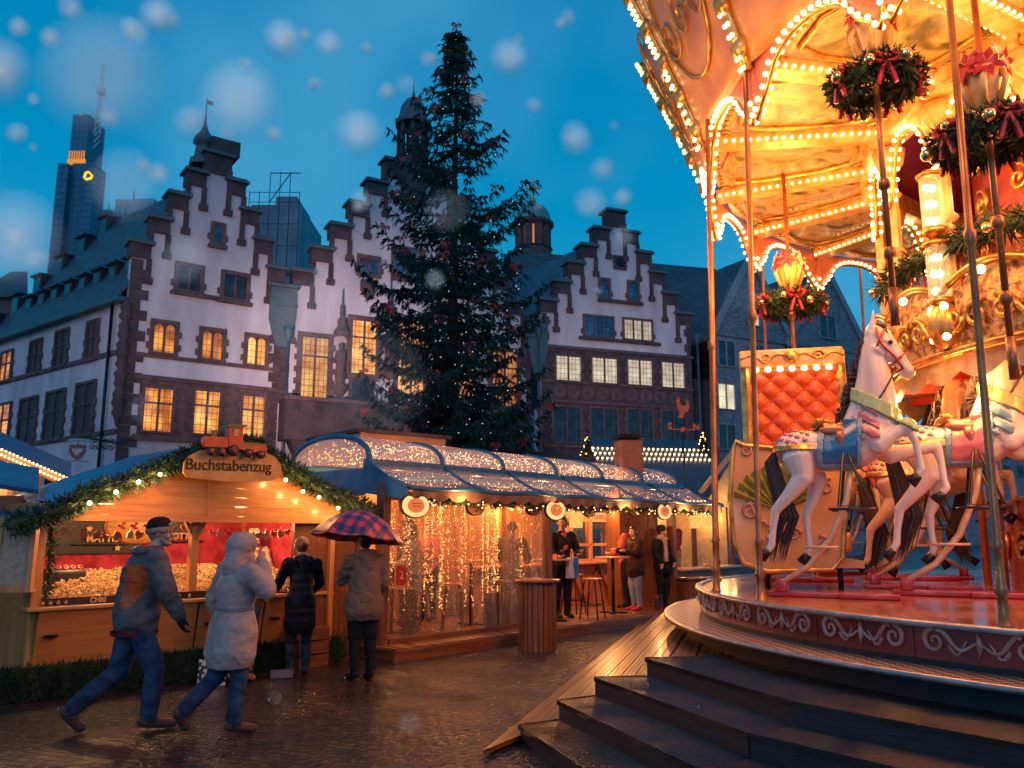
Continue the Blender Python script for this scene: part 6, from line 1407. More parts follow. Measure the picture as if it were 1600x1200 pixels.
# ---- people in the bar
def bar_people():
    def P(label, a, y, hd_, h, pose, top, legs, hr=('hair_dark', 'short'), coat_k=None, hdt=0, shoe='black_cloth', z=.17, hatm=None, tilt=0):
        t = person(label, bloc(a, y, z), hd_); J, s = rig(h, **pose); me, hh = body_mesh(J, s, hd=hdt, tilt=tilt); mobj('body', me, M['skin'], t); eyes(hh, s, t)
        if hr: hair(hh, s, M[hr[0]], t, hr[1])
        trousers(J, s, M[legs], t); shoes(J, s, M[shoe], t); ck = dict(hem=.80, flare=.165, waist=.155); ck.update(coat_k or {}); coat(J, s, M[top], t, **ck)
        if hatm: hat(hh, s, M[hatm], t)
        return t, J, s, hh
    M['pink_shirt'] = cloth('salmon_shirt', (.52, .12, .10), .8); M['red_shirt'] = cloth('red_shirt', (.50, .045, .035), .8); M['beige_scarf'] = cloth('beige_scarf', (.52, .34, .22), .9); M['brown_coat'] = cloth('dark_brown_coat', (.045, .022, .018), .7); M['pale_jeans'] = cloth('pale_jeans', (.22, .24, .32), .8); M['beige_trousers'] = cloth('beige_trousers', (.50, .32, .16), .8); M['red_shoe'] = cloth('red_shoe', (.45, .05, .05), .5); M['fur'] = mat('fur_trim', (.24, .12, .06), .9, bump=1, bscale=60)
    aR = dict(er=(.08, -.27, 1.14), wr=(.26, -.20, 1.05), el=(.08, .27, 1.14), wl=(.28, .18, 1.08), fl=(1, -.3, 0), fr=(1, .3, 0))
    t, J, s, h = P('man in an open black jacket and checked shirt, standing at the table with tea lights', 4.72, .5, rzB-pi/2-.45, 1.84, aR, 'black_cloth', 'black_cloth', ('hair_dark', 'short'), dict(hem=.78), -.5)
    b = MB(); cap(b, J['nb']+V3(.09, 0, -.03), J['chest']+V3(.12, 0, -.1), .05, .06); mobj('shirt', blob(b, .012, 2, .003), M['pink_shirt'], t)
    t, J, s, h = P('dark-haired man in a salmon jumper behind the brown-coated woman', 7.35, .8, rzB-pi/2+.5+pi, 1.80, aR, 'pink_shirt', 'black_cloth', ('hair_dark', 'curly'))
    t, J, s, h = P('woman in a long dark brown coat with fur-trimmed hood, pale jeans and red shoes', 6.9, .28, rzB+2.7, 1.66, dict(er=(.12, -.25, 1.22), wr=(.38, -.14, 1.26), el=(.12, .25, 1.2), wl=(.34, .16, 1.24), kr=(.04, -.1, .5), fr=(1, 0, .3), fl=(1, 0, .3)), 'brown_coat', 'pale_jeans', ('hair_dark', 'long'), dict(hem=.70, flare=.20, waist=.17), .3, 'red_shoe')
    b = MB(); nb = J['nb']
    for k in range(9): an = pi*.5+k*pi/8; cap(b, nb+V3(cos(an)*.12, sin(an)*.13, -.0-.02*k % .03), nb+V3(cos(an+.3)*.12, sin(an+.3)*.13, -.01), .04)
    mobj('fur_hood', blob(b, .012, 1, .012), M['fur'], t)
    t, J, s, h = P('smiling woman in a dark hat and wide beige scarf with a black coat', 7.72, .15, rzB-pi/2-.1, 1.68, dict(er=(.02, -.27, 1.14), wr=(.16, -.22, .98), el=(.02, .27, 1.14), wl=(.18, .2, 1.0)), 'black_cloth', 'black_cloth', ('hair_dark', 'short'), dict(hem=.72, flare=.19, waist=.17), .35, 'black_cloth', .17, 'black_cloth')
    b = MB(); nb = J['nb']; 
    for k in range(10): an = k*2*pi/9; cap(b, nb+V3(cos(an)*.085+.01, sin(an)*.09, .01), nb+V3(cos(an+.7)*.085+.01, sin(an+.7)*.09, .02), .045)
    cap(b, nb+V3(.10, -.03, 0), nb+V3(.15, -.06, -.42), .055, .05); mobj('scarf', blob(b, .012, 2, .006), M['beige_scarf'], t)
    t, J, s, h = P('barkeeper in a red shirt and beige trousers seen from behind at the right-hand counter', 9.6, .95, rzB+pi/2-.2, 1.78, aR, 'red_shirt', 'beige_trousers', ('hair_dark', 'short'), dict(hem=.92, flare=.155, waist=.15), 0, 'black_cloth', .30)
    t, J, s, h = P('barkeeper in a cream shirt bending behind the glazed hatch', 7.8, 2.75, rzB-pi/2, 1.70, aR, 'cream_knit', 'black_cloth', ('hair_dark', 'short'), {}, .2, 'black_cloth', .25, None, .3)
    t, J, s, h = P('guest in a grey-brown coat standing behind the right edge of the vinyl curtain', 3.35, .55, rzB+.4, 1.72, aR, 'khaki', 'black_cloth', ('hair_brown', 'short'), dict(hem=.7, flare=.18))
    t, J, s, h = P('guest in dark clothes behind the middle of the vinyl curtain', 1.75, 1.5, rzB-1.2, 1.76, aR, 'black_cloth', 'black_cloth', ('hair_dark', 'short'))
    t, J, s, h = P('guest in a purple-grey coat behind the left half of the vinyl curtain', 1.2, .75, rzB+2.6, 1.68, aR, 'parka_dark', 'black_cloth', ('hair_brown', 'long'), dict(hem=.66, flare=.19))
    t, J, s, h = P('guest in a red jumper farther back behind the vinyl curtain', 2.75, 2.0, rzB+3.3, 1.72, aR, 'pink_shirt', 'black_cloth', ('hair_dark', 'short'))
bar_people()
# small coat bag
bag('red and black shopping bag at the feet of the brown-coated woman', 0, 0, .22, .30, mat('redblack', (.4, .03, .04), .5, col2=(.02, .02, .02), contrast=(.5, .52)), loc=bloc(7.3, .0, .17), rz=rzB)
# ---- things around and above the bar
pz = BP.p
def P3(px, py, Y): return aty(px, py, Y)
# pine fascia of a stall behind the vault
p0 = P3(562, 697, 19.0); p1 = P3(697, 697, 20.5); pl = Plane((p0.x, 19.0), atan2(p1.x-p0.x, 1.5)); t = thing('market_stall', 'closed pine stall whose orange fascia shows above the clear vault', 'market stall', pl.p, pl.rz); w = (Vector((p1.x, 20.5))-Vector((p0.x, 19.0))).length
zt_ = pl.at(600, 676)[1]; zl_ = pl.at(600, 700)[1]
MB().box(0.02, 0.02, 0, w, 2.5, zt_-.03).build('wall', M['pine'], t); MB().box(-.1, -.08, zt_-.03, w+.1, 2.6, zt_+.05).build('roof', M['dark_sandstone'], t); MB().box(-.0, -.03, zl_-.1, .10, .0, zt_-.03).build('corner_post', M['pine_v'], t)
lamp('stall_light', (w*.5, -1.2, zt_-.5), 25, .1, (1, .45, .15), t)
# unseen floodlights added behind the stalls to brighten the gabled houses
for k, (tx, ty, tz, e_) in enumerate(((-9.3, 50, 12, 27000), (-16.0, 45, 13, 9500), (8.0, 57, 13, 9500))):
    fp = Vector(((-8.6, 18.2, 2.85), (-9.9, 18.2, 2.85), (5.6, 26.6, 3.5))[k]); tf = thing('added_floodlight', ('unseen added lamp behind the left stall aimed at the middle gable', 'unseen added lamp behind the left stall aimed at the left gable', 'unseen added lamp behind the timber hut aimed at the right gable')[k], 'added_floodlight', (fp.x, fp.y, 0)); q = MB(); q.bevbox(-.16, -.10, -.12, .16, .10, .12, .02); o = q.build('lamp_housing', M['iron'], tf); o.location = (0, 0, fp.z); q = MB(); q.tube([(0, 0, 0), (0, 0, fp.z-.12)], .03, 6); q.build('mast', M['iron'], tf)
    sl = bpy.data.lights.new('added_flood_light', 'SPOT'); sl.energy = e_; sl.color = (1, .72, .66); sl.spot_size = radians(34 if k == 0 else 36); sl.spot_blend = 1; sl.shadow_soft_size = .3
    so2 = bpy.data.objects.new('added_flood_light', sl); C.objects.link(so2); so2.location = fp+Vector((0, .25, .1)); so2.rotation_euler = (so2.location-Vector((tx, ty, tz))).to_track_quat('Z', 'Y').to_euler()
# slatted-roof hut on the right with rows of bulbs
def hut():
    pl = Plane((P3(955, 760, 23.5).x, 23.5), radians(80)); t = thing('timber_hut', 'timber hut with a stepped board roof and two rows of bulbs, beside the carousel', 'market hut', pl.p, pl.rz); w = pl.at(1148, 740)[0]
    zr = pl.at(1060, 706, 1.4)[1]; ze = pl.at(1060, 775)[1]; n = 11
    for k in range(n):
        a, b_ = k/n, (k+1)/n; q = MB(); q.add([(0, lerp(0, 2.6, a)-.03, lerp(ze, zr+.5, a)-.02), (w, lerp(0, 2.6, a)-.03, lerp(ze, zr+.5, a)-.02), (w, lerp(0, 2.6, b_), lerp(ze, zr+.5, b_)), (0, lerp(0, 2.6, b_), lerp(ze, zr+.5, b_)), (0, lerp(0, 2.6, a)-.03, lerp(ze, zr+.5, a)-.07), (w, lerp(0, 2.6, a)-.03, lerp(ze, zr+.5, a)-.07)], [(0, 1, 2, 3), (4, 5, 1, 0)]); q.build('roof_board', M['blue_grey_board'], t)
    for k in (9, 8, 7):
        a = k/n; m = 25; bulb_parts(t, [(w*(i+.5)/m, lerp(0, 2.6, a)-.08, lerp(ze, zr+.5, a)-.02) for i in range(m)], .030, 'bulb_soft')
    MB().box(.1, .5, 0, w-.1, 3, ze).build('wall', M['cream_wall'], t)
    for k in range(4): MB().box(.1+k*(w-.3)/3, .05, 0, .22+k*(w-.3)/3, .15, ze).build('post', M['bar_wood'], t)
    MB().box(0, -.02, ze-.22, w, .06, ze-.06).build('eave_board', M['bar_wood_h'], t)
    bulb_parts(t, [(w*(.35+.6*i/20), -.06, ze-.14) for i in range(20)], .024, 'bulb_soft')
    lamp('hut_light', (w*.35, .2, ze-.5), 40, .1, (1, .55, .2), t); lamp('hut_light', (w*.85, .2, ze-.5), 40, .1, (1, .55, .2), t)
    # bargeboard gable at its right end
    zA = pl.at(1152, 690)[1]; zB_ = pl.at(1088, 770)[1]; q = MB(); q.bar((pl.at(1088, 770)[0], -.3, zB_), (pl.at(1152, 690)[0], -.3, zA), .18, .10); q.bar((pl.at(1152, 690)[0], -.3, zA), (pl.at(1210, 770)[0], -.3, zB_), .18, .10); q.build('bargeboard', M['pine'], t)
    q = MB(); q.prism([(pl.at(1095, 770)[0], zB_-.4), (pl.at(1205, 770)[0], zB_-.4), (pl.at(1152, 700)[0], zA-.15)], -.2, -.15); q.build('gable_infill', M['cream_wall'], t); lamp('gable_light', (pl.at(1125, 760)[0], -.6, zB_-.2), 10, .05, (1, .6, .25), t)
M['blue_grey_board'] = mat('wet_blue_boards', (.045, .06, .085), .35)
hut()
# chimney with cowl, little trees on the stall roofs
def small_tree(px, py, Y, h, label):
    p = P3(px, py, Y); t = thing('small_fir', label, 'christmas tree', p, 0, 'small lit firs on the stall roofs'); b = MB(); rr = random.Random(int(px)); 
    b.tube([(0, 0, 0), (0, 0, h)], .012, 5); 
    for i in range(900):
        f = rr.random()**1.3; z = h*f; r = (1-f)*h*.33*rr.uniform(.2, 1); a = rr.uniform(0, 6.28); d = Vector((cos(a), sin(a), rr.uniform(-.6, .2))).normalized(); pp = Vector((cos(a)*r, sin(a)*r, z)); sd_ = d.cross(Vector((0, 0, 1))).normalized()*.012; b.add([pp-sd_, pp+d*.10, pp+sd_], [(0, 1, 2)])
    b.build('branches', M['fir'], t); pts = []
    for i in range(22): f = rr.random()*.95; a = rr.uniform(0, 6.28); r = (1-f)*h*.34; pts.append((cos(a)*r, sin(a)*r, h*f+.05))
    bulb_parts(t, pts, .012, 'bulb_soft', 'fairy_light')
small_tree(918, 714, 19.5, .50, 'small lit fir on the bar roof, left of the brick chimney'); small_tree(1099, 708, 23, .55, 'small lit fir on the hut roof, right of the brick chimney')
p = P3(982, 715, 18.5); t = thing('chimney', 'square orange-lit chimney with a dark cowl behind the vault', 'chimney', (p.x, 18.5, 2.6), .25); MB().box(-.24, -.24, 0, .24, .24, P3(982, 690, 18.5).z-2.6).build('stack', mat('brick_chimney', (.42, .15, .08), .7, bump=.5), t)
zc_ = P3(982, 686, 18.5).z-2.6; b = MB(); b.box(-.30, -.30, zc_, .30, .30, zc_+.04); b.box(-.2, -.2, zc_+.04, .2, .2, zc_+.09); b.build('cowl', M['iron'], t); MB().box(-.4, -.4, -2.6, .4, .4, 0).build('shaft', M['bar_wood'], t)
# rooster weather vane
p = P3(1067, 668, 21.0); t = thing('weather_vane', 'rooster weather vane in light-tinted orange paint with compass letters above the hut', 'weather vane', (p.x, 21.0, 0), .2); z0 = p.z; b = MB(); b.tube([(0, 0, z0-1.6), (0, 0, z0+.1)], .02, 6); b.build('rod', M['iron'], t)
k_ = 21/1310.; pts = [(-6, -12), (0, -14), (4, -4), (10, -2), (12, 6), (10, 14), (6, 18), (8, 10), (4, 6), (0, 6), (-4, 12), (-4, 18), (-7, 20), (-8, 16), (-11, 14), (-8, 12), (-8, 2), (-4, -4)]
M['vane'] = mat('orange_lit_vane', (.75, .16, .05), .4); b = MB(); b.prism([(x*k_, z0+.45+y*k_) for x, y in pts], -.015, .015); b.build('rooster', M['vane'], t)  # orange light from below is put into the vane's paint
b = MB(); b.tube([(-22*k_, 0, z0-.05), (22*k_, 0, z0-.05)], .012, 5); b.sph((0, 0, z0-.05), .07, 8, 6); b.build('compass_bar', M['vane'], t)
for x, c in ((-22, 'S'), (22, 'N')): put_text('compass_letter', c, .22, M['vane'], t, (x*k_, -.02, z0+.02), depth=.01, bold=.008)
lamp('added_vane_light', (0, -.8, z0-.5), 6, .05, (1, .3, .1), t)  # added lamp without a fixture, lighting the rooster from below
# crest sign on a bracket at the left house
p = P3(121, 706, 36.0); t = thing('crest_sign', 'white and red shield sign with scroll banners hanging from the left house', 'sign', (p.x, 36.0, p.z), .2); k_ = 36/1310.
b = MB(); b.prism([(x*k_, y*k_) for x, y in [(-12, 11), (12, 11), (12, 0), (7, -9), (0, -13), (-7, -9), (-12, 0)]], -.04, .04); o = b.build('shield', mat('shield_red', (.40, .07, .07), .5), t)
b = MB(); e = [(0, 8), (3, 5), (9, 7), (8, 0), (4, -2), (3, -8), (0, -5), (-3, -8), (-4, -2), (-8, 0), (-9, 7), (-3, 5)]; b.prism([(x*k_*.85, y*k_*.85) for x, y in e], -.06, -.04); b.build('eagle', mat('sign_white', (.6, .55, .55), .5), o)
for zz in (15, -17): q = MB(); q.grid(lambda u, v: Vector(((u-.5)*30*k_, -.03, (zz+2*sin(u*pi)+v*4)*k_)), 10, 1); o = q.build('scroll_banner', mat('banner_white', (.5, .46, .48), .5), t); m_ = o.modifiers.new('t', 'SOLIDIFY'); m_.thickness = .02
b = MB(); b.tube([(12*k_, 0, 22*k_), (50*k_, 1.5, 18*k_)], .03, 5); b.tube([(0, 0, 11*k_), (0, 0, 24*k_)], .02, 5); b.tube([(0, 0, 24*k_), (50*k_, 2.5, 24*k_)], .03, 5)
for k in range(14): c = spiral((lerp(14, 46, (k % 7)/6)*k_, (20 if k < 7 else 10)*k_), .14, 1.4, 12, 1 if k % 2 else -1); b.tube([(x, .6, z) for x, z in c], .02, 4)
b.build('iron_bracket', M['iron'], t)
# flag beside the right-hand house
p = P3(838, 700, 48); t = thing('flag', 'long narrow red, white and blue flag hanging beside the right stepped-gable house', 'flag', (p.x, 48, 0), .3); za, zb_ = P3(838, 632, 48).z, P3(838, 705, 48).z; ms = [mat('flag_blue', (.10, .22, .36), .7), mat('flag_white', (.4, .42, .48), .7), mat('flag_red', (.35, .04, .05), .7)]
b = MB()
for k in range(3): b.mat(ms[k]); b.grid(lambda u, v: Vector((-.35+.7*(u) if False else -.3+.6*(k+u)/3, .06*sin(v*7+u), lerp(zb_, za, v))), 3, 14)
b.build('cloth', None, t); b = MB(); b.tube([(-.4, 0, za), (.5, 0, za)], .03, 5); b.tube([(0, 0, za), (1.2, 1.5, za+1.2)], .04, 5); b.build('flagpole', M['iron'], t)
# crates beside the bar's left end and dark hoarding between stall and bar
t = thing('wooden_screen', 'dark timber screen with crates between the letter stall and the bar', 'screen', bloc(-1.3, .35, 0), rzB); MB().box(0, 0, 0, 1.15, .06, 1.95).build('boards', M['bar_wood'], t); MB().box(.55, -.06, 0, .62, 0, 1.9).build('upright', M['pine_v'], t); b = MB()
for k in range(3): b.box(-.05, -.30, k*.17, .40, -.02, k*.17+.15)
b.build('crates', M['bar_wood_h'], t)
# ================================================================ CAROUSEL
CX, CY = 7.9, 8.9; ZD = 1.08; RD = 5.85; ZC = 6.45; RC = 5.45; RI = 3.5; ZU = 3.5; A0 = 191.0; SEC = 18.0
def pol(r, deg, z=0): a = radians(deg); return Vector((r*cos(a), r*sin(a), z))
M['deck'] = mat('wet_varnished_deck', (.56, .20, .045), .08, col2=(.38, .11, .025), scale=1.2, stretch=(1, 1, 1), rough2=.28, bump=.12, bscale=5, coat=.6)
n, l, b_ = nodes_of(M['deck']); tcn = n.new('ShaderNodeTexCoord'); wv = n.new('ShaderNodeTexWave'); wv.wave_type = 'BANDS'; wv.bands_direction = 'DIAGONAL'; wv.inputs['Scale'].default_value = 2.2; wv.wave_profile = 'SAW'; l(tcn.outputs['Object'], wv.inputs['Vector'])
bp = n.new('ShaderNodeBump'); bp.inputs['Strength'].default_value = .25; bp.inputs['Distance'].default_value = .01; l(wv.outputs['Fac'], bp.inputs['Height']); nb_ = b_.inputs['Normal'].links[0].from_node; l(nb_.outputs['Normal'], bp.inputs['Normal']); l(bp.outputs['Normal'], b_.inputs['Normal'])
M['plate'] = M['plate']; M['alu'] = mat('worn_aluminium', (.50, .46, .45), .35, metal=.8, col2=(.32, .28, .28), scale=6, bump=.2)
cp = mat('chequer_plate', (.46, .40, .38), .38, metal=.7, col2=(.30, .22, .20), scale=4); n, l, b_ = nodes_of(cp); M['chequer'] = cp
tcn = n.new('ShaderNodeTexCoord'); mp = n.new('ShaderNodeMapping'); mp.inputs['Rotation'].default_value = (0, 0, radians(40)); mp.inputs['Scale'].default_value = (17, 17, 17); l(tcn.outputs['Object'], mp.inputs['Vector']); ch = n.new('ShaderNodeTexChecker'); ch.inputs['Scale'].default_value = 1; l(mp.outputs['Vector'], ch.inputs['Vector']); bp = n.new('ShaderNodeBump'); bp.inputs['Strength'].default_value = 1; bp.inputs['Distance'].default_value = .008; l(ch.outputs['Fac'], bp.inputs['Height']); l(bp.outputs['Normal'], b_.inputs['Normal'])
mxc = n.new('ShaderNodeMix'); mxc.data_type = 'RGBA'; l(ch.outputs['Fac'], mxc.inputs['Factor']); mxc.inputs['A'].default_value = (.20, .075, .04, 1); mxc.inputs['B'].default_value = (.62, .50, .42, 1); l(mxc.outputs['Result'], b_.inputs['Base Color'])
M['fascia_red'] = mat('fascia_red', (.36, .022, .012), .3, col2=(.20, .02, .015), scale=3, coat=.5); M['scroll_pink'] = mat('painted_scroll', (.62, .34, .28), .35, col2=(.42, .09, .05), scale=5, contrast=(.3, .7), coat=.4)
M['valance_back'] = mat('salmon_board', (.72, .22, .10), .5, col2=(.60, .15, .06), scale=2); M['board_out'] = mat('varnished_rounding_board', (.70, .36, .13), .4, col2=(.42, .17, .06), scale=1.6, detail=6, coat=.3)
# painted ceiling: soft pastoral blotches framed by gilded scrollwork
def painting(name, seed):
    m = mat(name, (.7, .45, .2), .4, coat=.3); n, l, b = nodes_of(m); tcn = n.new('ShaderNodeTexCoord'); mp = n.new('ShaderNodeMapping'); mp.inputs['Location'].default_value = (seed, seed*2, 0); l(tcn.outputs['Object'], mp.inputs['Vector']); a = n.new('ShaderNodeTexNoise'); a.inputs['Scale'].default_value = 1.7; a.inputs['Detail'].default_value = 7; a.inputs['Distortion'].default_value = 1.1; l(mp.outputs['Vector'], a.inputs['Vector'])
    cr = n.new('ShaderNodeValToRGB'); e = cr.color_ramp.elements; e[0].position = .32; e[0].color = (.05, .075, .02, 1); e[1].position = .70; e[1].color = (.45, .09, .04, 1)
    for p, c in ((.39, (.16, .15, .04, 1)), (.45, (.48, .32, .11, 1)), (.52, (.62, .42, .19, 1)), (.57, (.22, .27, .25, 1)), (.63, (.55, .30, .14, 1))): q = e.new(p); q.color = c
    l(a.outputs['Fac'], cr.inputs['Fac']); l(cr.outputs['Color'], b.inputs['Base Color']); return m
PAINT = [painting('painted_landscape_%s' % w, i*3.7) for i, w in enumerate(('one', 'two', 'three'))]
M['cream_gold'] = mat('cream_and_gilt', (.82, .56, .24), .35, col2=(.62, .33, .09), scale=5, contrast=(.4, .6), bump=.3, bscale=14, coat=.4)
BULBS = []
def arc_bulbs(pts, spacing, r, name, par, m='bulb'):
    acc = 0; last = pts[0]; BULBS.append((last.copy(), r))
    for p in pts[1:]:
        seg = (p-last).length; acc += seg
        if acc >= spacing: BULBS.append((p.copy(), r)); acc = 0
        last = p
def place_bulbs(t):
    # the hundred that show largest are parts of their own, the rest one part
    def size(e):
        w = e[0]+Vector((CX, CY, 0))-Vector((0, 0, CAM_H)); d = w.y*_c+w.z*_s; u = w.x/d; v = (-w.y*_s+w.z*_c)/d
        return e[1]/w.length if d > 0 and abs(u) < .6 and abs(v) < .45 else 0
    BULBS.sort(key=size, reverse=True)
    for r in set(e[1] for e in BULBS[:100]): bulb_parts(t, [e[0] for e in BULBS[:100] if e[1] == r], r)
    b = MB()
    for p, r in BULBS[100:]: b.sph(p, r, 7, 5)
    tag(b.build('bulbs', M['bulb'], t), kind='stuff')
def carousel():
    t = thing('carousel', 'large lit double-deck carousel with painted ceiling, gilded boards and wet wooden deck', 'carousel', (CX, CY, 0))
    b = MB(); b.lathe([(0, ZD-.002), (RD-.06, ZD-.002)], 120, sm=False); b.build('deck', M['deck'], t)
    b = MB(); b.lathe([(RD-.06, ZD), (RD-.06, ZD+.012), (RD+.02, ZD+.012), (RD+.03, ZD-.02), (RD-.02, ZD-.03)], 120); b.build('deck_edging', M['alu'], t)
    n = 40
    for k in range(n):
        a0, a1 = A0+k*360/n+.04, A0+(k+1)*360/n-.04; q = MB(); q.lathe([(RD-.03, .84), (RD-.03, ZD-.025)], 6, a0=radians(a0), a1=radians(a1)); q.lathe([(RD-.015, ZD-.045), (RD-.015, ZD-.03)], 6, a0=radians(a0), a1=radians(a1)); f = q.build('fascia_panel', M['fascia_red'], t)
        am = (a0+a1)/2
        if not 130 < am % 360 < 275: continue
        s = MB()
        def P(x, z): aa = am+degrees_(x/RD); return pol(RD-.022, aa, .965+z)
        for fl in (-1, 1):
            s.tube([P(fl*(.30-.0)*1+(x)*fl*-1, z) for x, z in spiral((0, 0), .085, 1.35, 22, 1, pi*.5)], [.020-.0005*i for i in range(23)], 6)
            s.tube([P(fl*(.30-.085*0-.02-i*.026), .085*sin(i*.55+1.0)*(1-i/14)) for i in range(12)], [.022-.0012*i for i in range(12)], 6)
            s.tube([P(fl*(.20-i*.016), -.02-.055*sin(i*.5)) for i in range(9)], [.014-.001*i for i in range(9)], 5)
        s.tube([P(0, -.08), P(.015, 0), P(0, .085)], [.008, .024, .006], 6); s.build('carved_scroll', M['scroll_pink'], f)
    for (a0, a1, mm) in ((0, 360, 'chequer'),):
        b = MB(); b.lathe([(RD-.05, .80), (6.22, .80)], 120, sm=False); b.build('step_ring', M[mm], t)
    b = MB(); b.lathe([(6.21, .803), (6.24, .80), (6.24, .765), (6.17, .76)], 120); b.build('step_edging', M['alu'], t)
    b = MB(); b.lathe([(RD-.03, .80), (RD-.03, .84)], 100); b.lathe([(6.0, 0), (6.0, .79)], 100); b.build('skirt', M['black_board'], t)
    # rim poles
    for a in (238, 214.9, 190.8, 178, 154, 133, 108, 84, 60, 36, 12, 348, 262, 286, 310):
        p = pol(RD-.10, a); q = pol(5.62, a); b = MB(); zt = ZC
        pr_ = [(0, .055), (.02, .055), (.03, .038), (.20, .03), (.24, .05), (.28, .03), (.50, .027), (.53, .044), (.56, .027), (2.6, .026), (2.63, .042), (2.70, .042), (2.73, .026), (zt-ZD, .026)]
        b.tube([p.lerp(q, z/(zt-ZD))+Vector((0, 0, ZD+z)) for z, r in pr_], [r for z, r in pr_], 12); b.build('pole', M['brass'], t)
    # ceiling sectors: painted panel, beams with bulbs, cornice
    for k in range(20):
        a0, a1 = A0+k*SEC, A0+(k+1)*SEC; am = (a0+a1)/2
        vis = 120 < ((am) % 360) < 285
        b = MB(); b.add([pol(RI, a0, ZC), pol(RC, a0, ZC), pol(RC+.07, am, ZC), pol(RC, a1, ZC), pol(RI, a1, ZC)], [(0, 1, 2, 3, 4)]); pn = b.build('ceiling_panel', PAINT[k % 3], t)
        # gilded frame and corner scrolls
        q = MB()
        c0 = lambda r, a, z=-.02: pol(r, a, ZC+z)
        fr = [c0(lerp(RI, RC, x), lerp(a0, a1, y)) for x, y in ((.12, .24), (.10, .5), (.12, .76), (.3, .84), (.5, .86), (.72, .86), (.88, .80), (.93, .5), (.88, .20), (.72, .14), (.5, .14), (.3, .16))]
        q.tube(fr, .032, 6, closed=True)
        if vis:
            for rr_, aa_ in ((.06, .12), (.06, .88), (.95, .07), (.95, .93), (.5, .07), (.5, .93)):
                ctr = c0(lerp(RI, RC, rr_), lerp(a0, a1, aa_)); sp = spiral((ctr.x, ctr.y), .13, 1.5, 16, 1 if aa_ < .5 else -1, k); q.tube([Vector((x, y, ctr.z)) for x, y in sp], .018, 5)
            for i in range(14):
                y = (i+.5)/14
                for rx in (.035, .965): ctr = c0(lerp(RI, RC, rx), lerp(a0, a1, y)); q.sph(ctr, .035, 6, 4, (1, 1, .4))
        q.build('gilded_frame', M['gold'], pn)
        # radial beam
        b = MB(); d = pol(1, a0); s_ = Vector((-d.y, d.x, 0)); b.bar(d*RI+Vector((0, 0, ZC-.07)), d*(RC+.05)+Vector((0, 0, ZC-.07)), .22, .13); bm_ = b.build('radial_beam', M['cream_gold'], t)
        for sg in (-1, 1): arc_bulbs([d*lerp(RI+.1, RC, i/19)+s_*sg*.13+Vector((0, 0, ZC-.10)) for i in range(20)], .095, .019, 'bulb_row', bm_)
        # inner cornice
        b = MB(); u0, u1 = pol(RI, a0, ZC-.10), pol(RI, a1, ZC-.10); b.bar(u0, u1, .22, .26); b.bar(u0+Vector((0, 0, -.14)), u1+Vector((0, 0, -.14)), .30, .05); b.build('inner_cornice', M['cream_gold'], t)
        # valances: arched boards edged with bulbs, outer (salmon behind) and inner (cream)
        for (r, dep, mid, m, nm, zz, sp_, bs) in ((RC+.10, .80, .12, 'valance_back', 'outer_valance', ZC, .085, .026), (RI-.02, .95, .10, 'cream_gold', 'inner_valance', ZC-.22, .085, .024)):
            if nm == 'inner_valance' and not vis: continue
            N = 28
            def edge(u):
                w = abs(2*u-1); dpt = mid+(dep-mid)*(w**2.6)*(1)+.07*math.exp(-((w-.72)/.10)**2)-.0; 
                if w > .93: dpt = dep*(1-.35*(w-.93)/.07)
                return dpt
            q = MB(); q.grid(lambda u, v: pol(r, lerp(a0, a1, u), zz-edge(u)*(1-v)), N, 3); vv = q.build(nm, M[m], t); sd = vv.modifiers.new('t', 'SOLIDIFY'); sd.thickness = .025
            q = MB(); q.tube([pol(r, lerp(a0, a1, u/N), zz-edge(u/N)) for u in range(N+1)], .03, 6); q.build('gilded_edge', M['gold'], vv)
            for off in (-.045, .05): arc_bulbs([pol(r+off, lerp(a0, a1, u/56), zz-edge(u/56)+.03) for u in range(57)], sp_, bs, 'bulb_row', vv)
        if vis:   # flared rounding boards over the rim
            def fl(u, v):     # flat board leaning outwards, curling forward at the top
                z = lerp(ZC-.12, 8.7, v); r = 5.60+.95*v**1.15
                return pol(r, a0, z).lerp(pol(r, a1, z), u)
            q = MB(); q.grid(lambda u, v: fl(.03+.94*u, lerp(.02, .80+.16*abs(sin(u*pi*1.5+.4)), v)), 18, 8); ob = q.build('rounding_board', M['board_out'], t); sd = ob.modifiers.new('t', 'SOLIDIFY'); sd.thickness = .03
            q = MB(); q.tube([fl(0, i/14)*1 for i in range(15)], [.06-.0*i for i in range(15)], 7)
            for i in range(5): c_ = fl(0, .1+i*.2); q.sph(c_*1.0, .11, 8, 6, (1, 1, 1.3))
            rb = q.build('gilded_rib', M['gold'], ob)
            for du in (-.015, .015): arc_bulbs([fl(du, i/60)+pol(.07, a0) for i in range(61)], .085, .024, 'bulb_row', rb)
            q = MB(); q.tube([fl(.5+.36*cos(g), .55+.34*sin(g))+pol(.03, am) for g in [i*2*pi/24 for i in range(24)]], .022, 6, closed=True)
            for g in range(3): c_ = (lerp(.25, .75, g/2), .5); q.tube([fl(c_[0]+x, c_[1]+z)+pol(.035, am) for x, z in spiral((0, 0), .12, 1.6, 20, 1 if g % 2 else -1)], .02, 5)
            q.build('gilded_scrolls', M['gold'], ob)
            # upper deck of this sector
            q = MB(); q.bar(pol(RI-.05, a0, ZU+.05), pol(RI-.05, a0, ZC-.2), .10, .10); 
            for z in (ZU+.7, ZU+1.4, ZU+2.1): q.lathe([(.06, -.06), (.11, 0), (.06, .06)], 10, pol(RI-.05, a0, z))
            q.lathe([(.05, 0), (.15, .12), (.19, .30), (.08, .34)], 10, pol(RI-.05, a0, ZC-.60)); q.build('upper_column', M['cream_gold'], t)
            q = MB()
